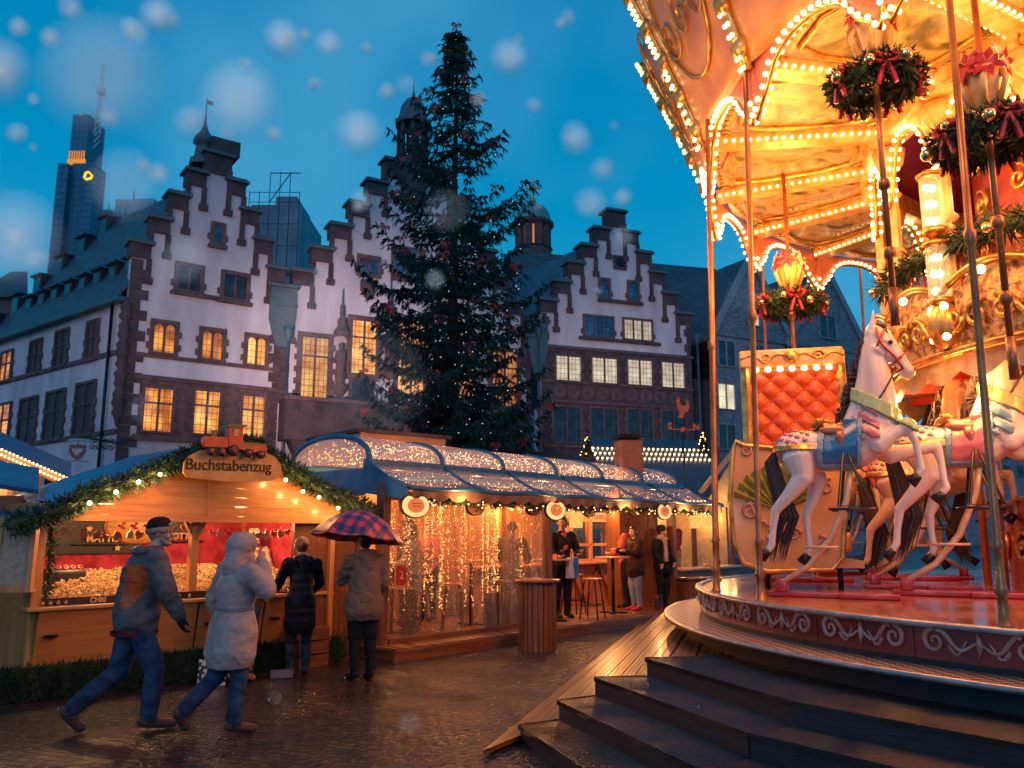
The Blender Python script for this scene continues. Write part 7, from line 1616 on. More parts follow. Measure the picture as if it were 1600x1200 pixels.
            def fz(u, v): return pol(RI+.03+.05*sin(v*pi), lerp(a0, a1, u), ZU-.05+v*(.62+.16*sin(u*pi)))
            q.grid(fz, 16, 5); gf = q.build('gilded_fascia', M['gold_board'], t)
            q = MB()
            for g in range(4):
                fx = (g+.5)/4; q.tube([pol(RI+.12, lerp(a0, a1, fx)+degrees_(x/RI), ZU+.27+z) for x, z in spiral((0, 0), .13, 1.6, 20, 1 if g % 2 else -1, g)], [.034-.001*i for i in range(21)], 6)
            q.tube([pol(RI+.11, lerp(a0, a1, i/16), ZU+.60+.16*sin(i/16*pi)) for i in range(17)], .04, 6); q.tube([pol(RI+.10, lerp(a0, a1, i/16), ZU-.03) for i in range(17)], .035, 6); q.sph(pol(RI+.10, a0, ZU+.25), .17, 10, 8, (1, 1, 1.5)); q.build('carved_scrolls', M['gold'], gf)
            for fx, dz in ((.08, .12), (.08, .42), (.5, .66), (.92, .12), (.92, .42)): BULBS.append((pol(RI+.17, lerp(a0, a1, fx), ZU+dz), .045))
            q = MB(); q.tube([pol(RI-.05, a0, ZU+1.05), pol(RI-.05, a1, ZU+1.05)], .025, 6)
            for g in range(9): x = lerp(a0, a1, g/9); q.tube([pol(RI-.05, x, ZU+.5), pol(RI-.05, x, ZU+1.05)], .014, 6)
            q.build('balustrade', M['red'], t)
            q = MB(); q.add([pol(RI-.12, a0, ZU+.5), pol(RI-.12, a1, ZU+.5), pol(RI-.12, a1, ZU+1.02), pol(RI-.12, a0, ZU+1.02)], [(0, 1, 2, 3)]); q.build('clear_screen', M['film_curtain'], t)
            # scalloped valance under the upper deck
            q = MB(); q.grid(lambda u, v: pol(RI-.02, lerp(a0, a1, u), ZU-.05-(1-v)*(.16+.10*abs(sin(u*pi*2)))), 20, 2); q.build('lower_valance', M['cream_gold'], t)
        q = MB()     # underside boards of the upper deck: alternating red and cream
        for g, (ra, rb_) in enumerate(((.9, 1.35), (1.40, 1.9), (1.95, 2.4), (2.45, 2.9), (2.95, 3.48))):
            q.mat(M['cream_gold'] if g % 2 == 0 else M['red']).add([pol(ra, a0, ZU-.01*(g % 2)), pol(rb_, a0, ZU-.01*(g % 2)), pol(rb_, a1, ZU-.01*(g % 2)), pol(ra, a1, ZU-.01*(g % 2))], [(0, 1, 2, 3)])
        q.build('upper_deck_boards', None, t)
        q = MB(); q.bar(pol(.8, a0, ZU-.06), pol(RI-.1, a0, ZU-.06), .07, .10); q.build('joist', M['red'], t)
        q = MB(); q.grid(lambda u, v: pol(lerp(RI+.02, .6, v), lerp(a0, a1, u), ZC+.02+1.2*v), 3, 12, False); q.build('inner_roof_boards', M['red_slats'], t)
    b = MB(); b.lathe([(2.35, ZU), (2.35, ZC+.6)], 40); b.build('inner_drum', M['red_slats'], t)
    for k in range(6):
        a = 170+k*18
        for i in range(5): q = MB(); q.tube([pol(2.42, a+degrees_(x/2.4), ZU+.9+i*.55+z) for x, z in spiral((0, 0), .17, 1.5, 18, 1 if i % 2 else -1, i)], .03, 6); q.build('drum_ornament', M['gold'], t)
    b = MB(); b.lathe([(1.15, ZD), (1.15, ZU)], 32); b.build('centre_drum', M['cream_gold'], t)
    for k in range(20):
        a = k*18; q = MB(); q.grid(lambda u, v: pol(2.35, a+u*18, ZD+v*(.85+.12*abs(sin(u*pi)))), 8, 2); f = q.build('inner_screen', M['red'], t)
        q = MB(); q.tube([pol(2.38, a+u*18/8, ZD+.87+.12*abs(sin(u*pi/8))) for u in range(9)], .03, 6); q.tube([pol(2.38, a+9+degrees_(x/2.38), ZD+.45+z) for x, z in spiral((0, 0), .2, 1.6, 20)], .03, 6); q.build('gilded_scrolls', M['gold'], f)
    for a in (150, 171, 193, 215, 237): b = MB(); p = pol(2.6, a); b.tube([p+Vector((0, 0, ZD)), p+Vector((0, 0, ZU))], .045, 10); b.build('inner_pole', M['brass'], t)
    # lamp drums on the upper columns
    for z in (4.30, 5.05):
        p = pol(RI+.12, 191, z); q = MB(); q.lathe([(.105, -.28), (.11, -.27), (.11, .27), (.105, .28)], 16, p); lb = q.build('lamp_glass', M['lamp_glass'], t); bulb_parts(lb, [p+Vector((.03*(-1)**j, .03, -.18+i*.18)) for i in range(3) for j in range(2)], .042, 'bulb', 'lamp_bulb'); q = MB(); q.lathe([(.0, .28), (.13, .28), (.14, .31), (.05, .36), (0, .36)], 16, p); q.build('lamp_cap', M['gold'], lb); q = MB(); q.lathe([(0, -.28), (.13, -.28), (.10, -.34), (0, -.38)], 16, p); q.build('lamp_cap', M['gold'], lb)
    # light that the bulb rows give (one soft source per beam)
    for k, a in enumerate((150, 164, 182, 200, 218, 236, 256)):
        lamp('bulb_row_light', pol(4.6, a, ZC-1.25), 118, .35, (1, .33, .07), t)
    for a in (168, 182, 196, 212, 232): lamp('rim_fill_light', pol(6.6, a, 6.0), 70, .30, (1, .42, .13), t)  # added sources outside the rim, warming the deck and horses
    for a in (165, 190, 215): lamp('deck_light', pol(3.4, a, 3.2), 75, .25, (1, .42, .13), t)
    lamp('upper_light', pol(3.0, 185, 5.3), 32, .2, (1, .42, .14), t); lamp('upper_light', pol(3.0, 215, 5.3), 32, .2, (1, .42, .14), t)
place_hook = None
def degrees_(x): return x*180/pi
M['gold_board'] = mat('gilded_board', (.78, .48, .18), .38, metal=.3, col2=(.26, .09, .03), scale=11, detail=8, contrast=(.42, .56), bump=1.0, bscale=16, bdist=.05); M['lamp_glass'] = mat('lamp_drum_glass', (1, .9, .75), .05, alpha=.28, emit=(1, .65, .3), es=.35)
M['red_slats'] = mat('red_slatted_boards', (.34, .02, .015), .35, col2=(.17, .010, .010), scale=1.0, stretch=(1, 1, 8), coat=.3)
n, l, b_ = nodes_of(M['red_slats']); tcn = n.new('ShaderNodeTexCoord'); wv = n.new('ShaderNodeTexWave'); wv.bands_direction = 'Z'; wv.wave_profile = 'SAW'; wv.inputs['Scale'].default_value = 2.2; l(tcn.outputs['Object'], wv.inputs['Vector']); bp = n.new('ShaderNodeBump'); bp.inputs['Strength'].default_value = .8; bp.inputs['Distance'].default_value = .03; l(wv.outputs['Fac'], bp.inputs['Height']); l(bp.outputs['Normal'], b_.inputs['Normal'])
carousel()
place_bulbs(bpy.data.objects['carousel'])
# ---------------------------------------------------------------- podium steps of ridged decking
def decking(name, c, r1, r2):
    m = mat(name, c, r1, col2=tuple(x*.55 for x in c), scale=2, rough2=r2, spec=.6); n, l, b = nodes_of(m); tcn = n.new('ShaderNodeTexCoord'); wv = n.new('ShaderNodeTexWave'); wv.bands_direction = 'Y'; wv.inputs['Scale'].default_value = 11; wv.wave_profile = 'SIN'; l(tcn.outputs['Object'], wv.inputs['Vector']); bp = n.new('ShaderNodeBump'); bp.inputs['Strength'].default_value = .9; bp.inputs['Distance'].default_value = .012; l(wv.outputs['Fac'], bp.inputs['Height']); l(bp.outputs['Normal'], b.inputs['Normal']); return m
M['decking'] = decking('wet_ridged_decking', (.040, .021, .017), .08, .26); M['riser'] = mat('dark_riser', (.035, .022, .026), .5, col2=(.02, .012, .015), scale=3, stretch=(1, 1, 8), bump=.3)
M['side_wood_lit'] = wood('lit_wet_side_boards', (.20, .085, .028), (.12, .045, .016), .32, 0, 1.5, coat=.05)  # same wet wood as the treads; lamp gold is put into the lighter colour
def podium():
    t = thing('wooden_steps', 'dark wet ridged wooden steps running round the foot of the carousel', 'steps', (CX, CY, 0))
    lv = [(.60, 6.80, (1.18, 7.77)), (.445, 7.20, (.72, 7.72)), (.29, 7.62, (.38, 7.50)), (.135, 8.05, (.05, 7.30)), (.05, 8.40, (-.22, 6.80))]
    sd = Vector((sin(radians(15.5)), cos(radians(15.5)), 0)); cen = Vector((CX, CY, 0))
    chains = []
    for z, r, v0 in lv:
        v = [Vector((v0[0], v0[1], 0))-cen]; v += [pol(r, a) for a in ((207, 225, 243, 261) if z > .1 else (216, 234))]
        chains.append([v[0]+sd*8]+v)
    for i, (z, r, v0) in enumerate(lv):
        ch = chains[i]; up = chains[i-1] if i else None
        for k in range(len(ch)-1):
            if i == 4 and k > 0: continue
            a, b = ch[k], ch[k+1]
            d = (b-a).normalized(); nin = Vector((-d.y, d.x, 0)); nin = nin if nin.dot(-(a+b)/2) > 0 else -nin
            o = bpy.data.objects.new('x', None); rz = atan2(d.y, d.x); Mi = Matrix.Rotation(-rz, 4, 'Z') @ Matrix.Translation(-a)
            if up and k+1 < len(up): ia, ib = up[k], up[k+1]
            elif k: ia, ib = a*(1-.95/a.length), b*(1-.95/b.length)
            else: ia, ib = a+nin*.95, b*(1-.95/b.length)
            ia = ia+nin*.03; ib = ib+nin*.03
            if k == 0:     # side flight: real narrow boards with gaps
                n_ = 4; vs = [Mi @ p for p in (a, b, ib, ia)]
                for j in range(n_):
                    f0, f1 = j/n_, (j+.93)/n_; A_, B_, C_, D_ = vs[0].lerp(vs[3], f0), vs[1].lerp(vs[2], f0), vs[1].lerp(vs[2], f1), vs[0].lerp(vs[3], f1)
                    q = MB(); tp = [Vector((p.x, p.y, z+.001*j)) for p in (A_, B_, C_, D_)]; lo_ = [p-Vector((0, 0, .03)) for p in tp]
                    for g_ in range(3): w0, w1 = (g_+.08)/3, (g_+.92)/3; e_ = [tp[0].lerp(tp[3], w0), tp[1].lerp(tp[2], w0), tp[1].lerp(tp[2], w1), tp[0].lerp(tp[3], w1)]; e_ = [x+Vector((0, 0, .006)) for x in e_]; q.add(e_+[x-Vector((0, 0, .012)) for x in e_], [(0, 1, 2, 3), (0, 4, 5, 1), (3, 2, 6, 7), (0, 3, 7, 4), (1, 5, 6, 2)])
                    q.add(tp+lo_, [(0, 1, 2, 3), (7, 6, 5, 4), (0, 4, 5, 1), (1, 5, 6, 2), (2, 6, 7, 3), (3, 7, 4, 0)]); w = q.build('side_board', M['side_wood_lit'], t); w.location = a; w.rotation_euler = (0, 0, rz)
                q = MB(); L_ = (b-a).length; sgn = 1 if (Mi @ (a+nin)).y > 0 else -1; q.box(0, .02*sgn, 0, L_, .03*sgn, z-.035); w = q.build('riser', M['riser'], t); w.location = a; w.rotation_euler = (0, 0, rz)
                bpy.data.objects.remove(o); continue
            q = MB(); vs = [Mi @ p for p in (a, b, ib, ia)]
            tp = [Vector((p.x, p.y, z)) for p in vs]; lo_ = [Vector((p.x, p.y, z-.035)) for p in vs]
            q.add(tp+lo_, [(0, 1, 2, 3), (7, 6, 5, 4), (0, 4, 5, 1), (1, 5, 6, 2), (2, 6, 7, 3), (3, 7, 4, 0)]); w = q.build('tread', M['decking'], t); w.location = a; w.rotation_euler = (0, 0, rz)
            q = MB(); L_ = (b-a).length; sgn = 1 if (Mi @ (a+nin)).y > 0 else -1; q.add([(0, .02*sgn, 0), (L_, .02*sgn, 0), (L_, .02*sgn, z-.035), (0, .02*sgn, z-.035)], [(0, 1, 2, 3)]); w = q.build('riser', M['riser'], t); w.location = a; w.rotation_euler = (0, 0, rz); m_ = w.modifiers.new('s', 'SOLIDIFY'); m_.thickness = .01
            bpy.data.objects.remove(o)
podium()
# ================================================================ CAROUSEL HORSES
M['horse_white'] = mat('painted_horse_white', (.82, .76, .72), .24, col2=(.70, .58, .52), scale=2.5, coat=.5); M['horse_cream'] = mat('painted_horse_cream', (.74, .52, .34), .3, col2=(.60, .36, .2), scale=2.5, coat=.5)
M['hoof'] = mat('black_hoof', (.015, .012, .012), .3); M['mane_d'] = mat('dark_mane', (.04, .022, .018), .4, scale=20, bump=.8, bscale=50); M['tail_hair'] = mat('dark_tail_hair', (.05, .022, .016), .55, scale=30, stretch=(1, 1, .1), bump=1, bscale=60)
def gloss(nm, c, r=.28, **k): return mat(nm, c, r, col2=tuple(x*.7 for x in c), scale=6, coat=.5, **k)
M['h_blue'] = gloss('horse_blue', (.03, .20, .42)); M['h_sky'] = gloss('horse_pale_blue', (.16, .38, .52)); M['h_yellow'] = gloss('horse_yellow', (.70, .55, .14)); M['h_green'] = gloss('horse_green', (.42, .62, .25)); M['h_pink'] = gloss('horse_pink', (.70, .20, .22)); M['h_lilac'] = gloss('horse_lilac', (.48, .34, .50)); M['h_brown'] = gloss('saddle_brown', (.34, .10, .05)); M['h_red'] = gloss('bridle_red', (.55, .06, .04)); M['stand_red'] = gloss('stand_red', (.45, .015, .02)); M['rod_cream'] = gloss('rod_cream', (.78, .50, .30)); M['strap'] = gloss('black_strap', (.02, .018, .02))
def shell(src, name, m, par, keep, off=.010, th=.012):
    bm = bmesh.new(); bm.from_mesh(src); bm.normal_update()
    for v in bm.verts: v.co += v.normal*off
    bmesh.ops.delete(bm, geom=[f for f in bm.faces if not keep(f.calc_center_median(), f.normal)], context='FACES')
    me = bpy.data.meshes.new(name); bm.to_mesh(me); bm.free()
    for p in me.polygons: p.use_smooth = True
    o = mobj(name, me, m, par); s = o.modifiers.new('t', 'SOLIDIFY'); s.thickness = th; s.offset = 1; return o
def horse(label, loc, rz, coat='horse_white', col=('h_blue', 'h_sky', 'h_green', 'h_pink'), lift=0.0, group=None, pole=True, detail=True):
    t = thing('carousel_horse', label, 'carousel horse', (loc[0], loc[1], ZD), rz, group); t.scale = (1.14, 1.14, 1.14); Z = Vector((0, 0, lift))
    b = MB(); V = lambda L_: [(x, y, z+lift, r) for x, y, z, r in L_]
    chain(b, V([(-.34, 0, 1.26, .172), (-.20, 0, 1.245, .182), (-.02, 0, 1.235, .172), (.14, 0, 1.265, .190), (.28, 0, 1.35, .190), (.37, 0, 1.43, .168)]))
    chain(b, V([(.34, 0, 1.46, .172), (.38, 0, 1.66, .145), (.375, 0, 1.84, .118), (.36, 0, 2.04, .096), (.385, 0, 2.22, .086)]))
    chain(b, V([(.16, 0, 1.46, .10), (.24, 0, 1.66, .09), (.28, 0, 1.88, .07), (.30, 0, 2.08, .06), (.36, 0, 2.27, .05)]))   # crest
    def hp(x, y, z): return (.38+(x-.38)*1.22, y*1.12, 2.27+(z-2.27)*1.20+lift)
    def hcap(p, q, r0, r1=None, n=14): cap(b, hp(*p), hp(*q), r0*1.14, (r1 or r0)*1.14, n)
    for p, q, r0, r1 in (((.38, 0, 2.25), (.43, 0, 2.20), .080, .080), ((.43, 0, 2.20), (.49, 0, 2.11), .080, .062), ((.49, 0, 2.11), (.56, 0, 1.99), .062, .047), ((.56, 0, 1.99), (.585, 0, 1.955), .047, .044), ((.43, 0, 2.12), (.46, 0, 2.09), .074, .058), ((.39, -.05, 2.13), (.42, -.05, 2.11), .050, .046), ((.39, .05, 2.13), (.42, .05, 2.11), .050, .046), ((.545, 0, 1.945), (.57, 0, 1.925), .031, .028), ((.46, -.035, 2.19), (.56, -.02, 2.03), .022, .018), ((.46, .035, 2.19), (.56, .02, 2.03), .022, .018)): hcap(p, q, r0, r1)
    for sg in (-1, 1):
        hcap((.365, .045*sg, 2.29), (.385, .068*sg, 2.42), .028, .006, 8); hcap((.45, .062*sg, 2.185), (.47, .062*sg, 2.17), .022); hcap((.60, .024*sg, 1.965), (.605, .024*sg, 1.955), .018)
    HR = [(-.30, -.09, 1.18, .15), (-.27, -.12, 1.02, .105), (-.40, -.125, .86, .070), (-.52, -.125, .73, .050), (-.545, -.125, .58, .034), (-.565, -.125, .44, .036), (-.60, -.125, .385, .034)]
    HL = [(-.28, .09, 1.18, .15), (-.17, .12, 1.00, .100), (-.22, .125, .84, .066), (-.29, .125, .69, .048), (-.285, .125, .54, .034), (-.275, .125, .40, .036), (-.30, .125, .345, .034)]
    FR = [(.30, -.10, 1.34, .13), (.34, -.125, 1.27, .10), (.46, -.13, 1.35, .068), (.575, -.13, 1.41, .055), (.625, -.13, 1.28, .036), (.645, -.13, 1.12, .032), (.655, -.13, 1.055, .036), (.62, -.13, 1.0, .033)]
    FL = [(.30, .10, 1.32, .13), (.42, .125, 1.20, .095), (.60, .13, 1.23, .066), (.79, .13, 1.26, .054), (.815, .13, 1.12, .036), (.825, .13, .97, .032), (.84, .13, .91, .036), (.80, .13, .86, .033)]
    HR, HL, FR, FL = [[(x, y, z, r*(1 if i < 1 else .86)) for i, (x, y, z, r) in enumerate(g)] for g in (HR, HL, FR, FL)]
    for g in (HR, HL, FR, FL): chain(b, V(g))
    me = blob(b, .011, 3); src = me.copy(); mobj('body', me, M[coat], t)
    for g, d in ((HR, (-.75, 0, -.65)), (HL, (-.6, 0, -.8)), (FR, (-.72, 0, -.70)), (FL, (-.72, 0, -.70))):
        p = Vector(g[-1][:3])+Z; q = p+Vector(d).normalized()*.085; m_ = MB(); x, y, dd, l_ = frame(p, q); m_.tube([p-dd*.01, p+dd*.02, q], [.036, .042, .055], 14); m_.build('hoof', M['hoof'], t)
    for sg in (-1, 1):
        m_ = MB(); m_.sph(hp(.478, .074*sg, 2.168), .021, 10, 8); m_.build('eye', M['eye'], t)
        m_ = MB(); m_.sph(hp(.617, .034*sg, 1.965), .010, 6, 5); m_.build('nostril', M['eye'], t)
    # mane: overlapping locks on the crest, forelock
    m_ = MB(); rr = random.Random(int(loc[0]*100))
    for i in range(150):
        f = i/149; p = Vector((.39, .01, 2.32)).lerp(Vector((.275, .01, 2.05)), min(1, f*2)) if f < .5 else Vector((.265, .01, 2.05)).lerp(Vector((.10, .01, 1.58)), (f-.5)*2)
        p = p+Z+Vector((0, rr.uniform(-.012, .02), 0)); L_ = rr.uniform(.10, .20); sg = 1 if rr.random() < .8 else -.5; e = p+Vector((-.055-.05*rr.random(), .075*sg*rr.uniform(.4, 1.2), -L_)); mid = (p+e)/2+Vector((-.035, .03*sg, .04)); m_.tube([p+Vector((.015, 0, -.01)), mid, e], [.013, .015, .003], 5)
    for i in range(6): p = Vector((.41, (i-2.5)*.012, 2.33))+Z; m_.tube([p, p+Vector((.05, (i-2.5)*.01, -.03)), p+Vector((.075, (i-2.5)*.012, -.11))], [.018, .018, .005], 6)
    m_.build('mane', M['mane_d'], t)
    m_ = MB()
    for i in range(110):
        a, q = rr.uniform(0, 6.28), rr.random()**.5*.055; L_ = rr.uniform(.72, 1.0); p0 = Vector((-.47+q*cos(a)*.4, q*sin(a)*.6, 1.29)); pts = [p0+Z, Vector((-.55+q*cos(a), q*sin(a), 1.16))+Z, Vector((-.50+1.3*q*cos(a), 1.3*q*sin(a), .92))+Z, Vector((-.44+1.8*q*cos(a), 1.8*q*sin(a), .68))+Z, Vector((-.50+1.6*q*cos(a)-.05*L_, 1.4*q*sin(a), 1.22-.95*L_))+Z]
        m_.tube(pts, [.008, .010, .010, .008, .002], 4)
    m_.build('tail', M['tail_hair'], t)
    zz = lift
    # painted blanket, saddle, breast collar, rump strap
    shell(src, 'blanket', M[col[0]], t, lambda c, n: -.10 < c.x-.10*(c.z-zz-1.2) < .17 and 1.12+zz < c.z < 1.5+zz and abs(n.x) < .8, .008, .010)
    shell(src, 'blanket_edge', M[col[1]], t, lambda c, n: ((-.145 < c.x-.10*(c.z-zz-1.2) < -.10) or (.17 <= c.x-.10*(c.z-zz-1.2) < .205)) and 1.10+zz < c.z < 1.5+zz or (-.145 < c.x < .205 and 1.085+zz < c.z < 1.12+zz and abs(c.y) > .09), .012, .014)
    shell(src, 'breast_collar', M[col[2]], t, lambda c, n: abs((c.z-zz)-(1.70-.62*(c.x-.20))) < .062 and c.x > .16 and c.z > 1.36+zz, .010, .018)
    shell(src, 'painted_trappings', M[col[3]], t, lambda c, n: 1.32+zz < c.z < 1.60+zz and .20 < c.x < .36 and ((c.z-zz)-(1.70-.62*(c.x-.20))) < -.062 and abs(c.y) > .08 and ((c.z*9+c.x*7) % 1) < .62, .006, .012)
    shell(src, 'rump_strap', M['gold'], t, lambda c, n: 1.24+zz < c.z < 1.29+zz and c.x < -.13 and abs(c.y) > .04, .008, .014)
    shell(src, 'croup_flowers', M[col[3]], t, lambda c, n: c.x < -.20 and c.z > 1.30+zz and ((c.x*7+c.z*11+c.y*5) % 1) < .45 and ((c.x*13-c.y*9) % 1) < .6, .004, .008)
    for k in range(5):
        for sg in (-1, 1):
            x = -.46+k*.075; m_ = MB(); y = sg*(.165 if k > 1 else .12); m_.prism([(x-.03, 1.235+zz), (x+.03, 1.235+zz), (x, 1.13+zz)], y*1.02-.008, y*1.02+.008); m_.build('tassel', M[('h_red', 'h_blue')[k % 2]], t)
    m_ = MB(); chain(m_, V([(-.10, 0, 1.43, .07), (.0, 0, 1.405, .075), (.10, 0, 1.43, .07), (.17, 0, 1.49, .055)])); cap(m_, (-.08, -.09, 1.40+zz), (.08, -.10, 1.39+zz), .055, .05); cap(m_, (-.08, .09, 1.40+zz), (.08, .10, 1.39+zz), .055, .05); cap(m_, (.05, -.15, 1.34+zz), (.06, -.165, 1.24+zz), .05, .03); cap(m_, (.05, .15, 1.34+zz), (.06, .165, 1.24+zz), .05, .03)
    mobj('saddle', blob(m_, .011, 3), M['h_brown'], t)
    m_ = MB()
    for sg in (-1, 0, 1): cap(m_, (-.16, .06*sg, 1.455+zz), (-.10, .075*sg, 1.50+zz), .034, .028)
    for k in range(5): m_.sph((-.13+.02*k, (k-2)*.035, 1.50+zz), .028, 7, 5)
    m_.build('cantle_ornament', M['gold'], t)
    m_ = MB(); chain(m_, V([(.17, 0, 1.52, .045), (.20, 0, 1.62, .045)])); cap(m_, (.16, -.07, 1.50+zz), (.19, -.05, 1.60+zz), .03); cap(m_, (.16, .07, 1.50+zz), (.19, .05, 1.60+zz), .03); mobj('pommel', blob(m_, .011, 2), M['h_pink'], t)
    # bridle and reins
    def ring(c, r1, r2, nrm, m, name, w=.012):
        c = Vector(c)+Z; nrm = Vector(nrm).normalized(); y = Vector((0, 1, 0)); x = y.cross(nrm).normalized(); q = MB(); q.tube([c+y*(r1*cos(a))+x*(r2*sin(a)) for a in [i*2*pi/20 for i in range(20)]], w, 6, closed=True); return q.build(name, M[m], t)
    ring(tuple(Vector(hp(.525, 0, 2.05))-Z), .072, .076, (.62, 0, -.78), 'h_red', 'noseband'); ring(tuple(Vector(hp(.41, 0, 2.19))-Z), .112, .128, (.85, 0, -.4), 'h_red', 'headband')
    for sg in (-1, 1):
        q = MB(); q.tube([Vector(hp(.39, .085*sg, 2.28)), Vector(hp(.42, .108*sg, 2.15)), Vector(hp(.50, .070*sg, 2.06)), Vector(hp(.54, .055*sg, 1.98))], .011, 6); q.build('cheek_strap', M['h_red'], t)
        q = MB(); q.tube([Vector(hp(.545, .060*sg, 1.975)), Vector((.50, .11*sg, 1.86))+Z, Vector((.42, .15*sg, 1.72))+Z, Vector((.33, .15*sg, 1.60))+Z, Vector((.22, .09*sg, 1.55))+Z], .009, 6); q.build('rein', M['strap'], t)
        # stirrup trapezoid
        y = -.21 if sg < 0 else .21; q = MB(); q.tube([Vector((.07, y*.85, 1.24))+Z, Vector((.0, y, .76))+Z, Vector((.24, y, .76))+Z, Vector((.09, y*.85, 1.24))+Z], .013, 6); q.tube([Vector((-.08, y, .735))+Z, Vector((.30, y, .735))+Z], .012, 6); q.build('stirrup', M['strap'], t)
        # rocking rods and foot bar
        q = MB(); q.tube([Vector((.12, .05*sg, 1.15+zz)), Vector((.06, .07*sg, .82)), Vector((-.08, .08*sg, .50)), Vector((-.28, .08*sg, .26)), Vector((-.50, .08*sg, .12))], [.024, .024, .024, .022, .022], 8); q.build('rocking_rod', M['rod_cream'], t)
    q = MB(); q.tube([(-.30, -.16, .42), (-.02, -.16, .42)], .012, 6); q.tube([(-.16, -.16, .42), (-.16, .10, .42)], .012, 6); q.build('foot_bar', M['rod_cream'], t)
    q = MB(); q.bevbox(-.62, -.10, .0, -.02, -.0, .045, .01); q.bevbox(-.05, -.16, .0, .42, -.06, .045, .01); q.bevbox(-.62, .04, .001, .36, .13, .04, .01); q.bevbox(-.56, -.11, .04, -.46, .11, .14, .015); q.build('floor_stand', M['stand_red'], t)
    return t
hz = radians(-24)
p = atz(1322, 934, ZD); horse('foremost white carousel horse with blue blanket, yellow-green collar and brown saddle', (p.x, p.y), hz)
h = horse('white carousel horse with pink blanket and yellow collar at the right edge', (4.55, 8.45), hz, 'horse_white', ('h_pink', 'h_sky', 'h_yellow', 'h_sky'), -.02); h.scale = (1.2, 1.2, 1.2)
p = atz(1462, 908, ZD); hc = horse('cream carousel horse seen between the two white ones', (p.x+.2, p.y+.9), radians(150), 'horse_cream', ('h_pink', 'h_yellow', 'h_pink', 'h_red'), -.15)
for lab, r, a_, rz in (('cream carousel horse farther back, legs seen under the foremost horse', 4.6, 150, hz+.3), ('cream carousel horse farthest back near the chariot', 4.9, 122, hz+.5), ('pale carousel horse behind the horse with the yellow collar', 3.3, 168, hz+.1), ('cream carousel horse deep in the carousel near the inner screen', 3.6, 132, hz+.2)):
    c = copy_tree(hc); q = Vector((CX, CY, 0))+pol(r, a_); c.location = (q.x, q.y, ZD); c.rotation_euler = (0, 0, rz); c['label'] = lab
# brass hanger poles with gilded capital, poinsettias and wreath
M['petal'] = mat('poinsettia_red', (.65, .02, .05), .45, col2=(.45, .01, .03)); M['petal_w'] = mat('white_petals', (.72, .66, .42), .5); M['bauble'] = mat('gold_bauble', (.85, .60, .30), .12, metal=.9)
def hanger(label, x, y, zw, rw=.36, z0=None):
    t = thing('brass_pole', 'twisted brass hanger pole '+label, 'pole', (x, y, ZD)); z0 = z0 or 0
    b = MB(); b.tube([(0, 0, z0), (0, 0, ZC-ZD)], .026, 12); b.build('shaft', M['brass'], t)
    b = MB(); b.tube([(0, 0, z0-.02), (0, 0, z0+.30)], .036, 12); b.build('end_sleeve', M['brass'], t)
    for z in (z0+.6, z0+1.2): b = MB(); b.lathe([(.03, -.05), (.048, -.03), (.048, .03), (.03, .05)], 14, (0, 0, z)); b.build('collar', M['brass'], t)
    b = MB(); zz = zw-ZD+.34; b.lathe([(.04, -.22), (.09, -.10), (.13, .04), (.15, .14), (.17, .20), (.10, .22)], 14, (0, 0, zz))
    for k in range(6): a = k*pi/3; b.tube([(.11*cos(a), .11*sin(a), zz-.1), (.18*cos(a), .18*sin(a), zz+.08), (.14*cos(a), .14*sin(a), zz+.18)], .028, 6)
    b.build('gilded_capital', M['cream_gold'], t)
    w = thing('wreath', 'fir wreath with gold baubles and red bows '+label, 'wreath', (x, y, zw)); b = MB(); fir_rope(b, [(rw*cos(a), rw*sin(a), .03*sin(3*a)) for a in [i*2*pi/20 for i in range(21)]], .14, 1900, .065, random.Random(int(x*10))); b.build('fir_ring', M['fir'], w)
    rr = random.Random(int(y*100))
    for k in range(9): a = k*.7; q = MB(); q.sph(((rw+.13)*cos(a), (rw+.13)*sin(a), rr.uniform(-.10, .05)), rr.uniform(.03, .055), 14, 10); q.build('bauble', M['bauble'], w)
    for k in range(5):
        a = 3.3+k*1.25; c = Vector((rw*1.2*cos(a), rw*1.2*sin(a), .02)); q = MB(); s_ = Vector((-sin(a), cos(a), 0))
        for sg in (-1, 1): q.tube([c, c+s_*.06*sg+Vector((0, 0, .06)), c+s_*.12*sg+Vector((0, 0, .03)), c+s_*.06*sg+Vector((0, 0, -.02)), c], [.01, .03, .035, .025, .01], 6); q.tube([c, c+s_*.04*sg+Vector((0, 0, -.10)), c+s_*.07*sg+Vector((0, 0, -.20))], [.015, .025, .02], 5)
        q.build('ribbon', M['petal'], w)
    f = thing('poinsettia', 'red and white flowers on the gilded capital '+label, 'flowers', (x, y, zw+.58))
    for k in range(5):
        a = 2.6+k*.9; c = Vector((.15*cos(a), .15*sin(a), rr.uniform(-.03, .06))); q = MB(); out = Vector((cos(a), sin(a), .3)).normalized(); sx_ = out.orthogonal().normalized(); sy_ = out.cross(sx_)
        for i in range(7): g = i*2*pi/7; d = sx_*cos(g)+sy_*sin(g); sd_ = out.cross(d); q.add([c, c+d*.08+sd_*.036+out*.02, c+d*.16+out*.01, c+d*.08-sd_*.036+out*.02], [(0, 1, 2, 3)])
        q.build('flower', M['petal'] if k % 3 else M['petal_w'], f)
pw1 = ray(1368, 130); k_ = 6.6/pw1.y; hanger('above the foremost horse', pw1.x*k_, 6.6, CAM_H+pw1.z*k_, .28, 2.28)
pw2 = ray(1545, 215); k_ = 6.1/pw2.y; hanger('at the right, above the second white horse', pw2.x*k_, 6.1, CAM_H+pw2.z*k_, .31, 1.75)
pw3 = ray(1236, 475); k_ = 10.6/pw3.y; hanger('above the tufted chariot', pw3.x*k_, 10.6, CAM_H+pw3.z*k_, .33, 2.2)
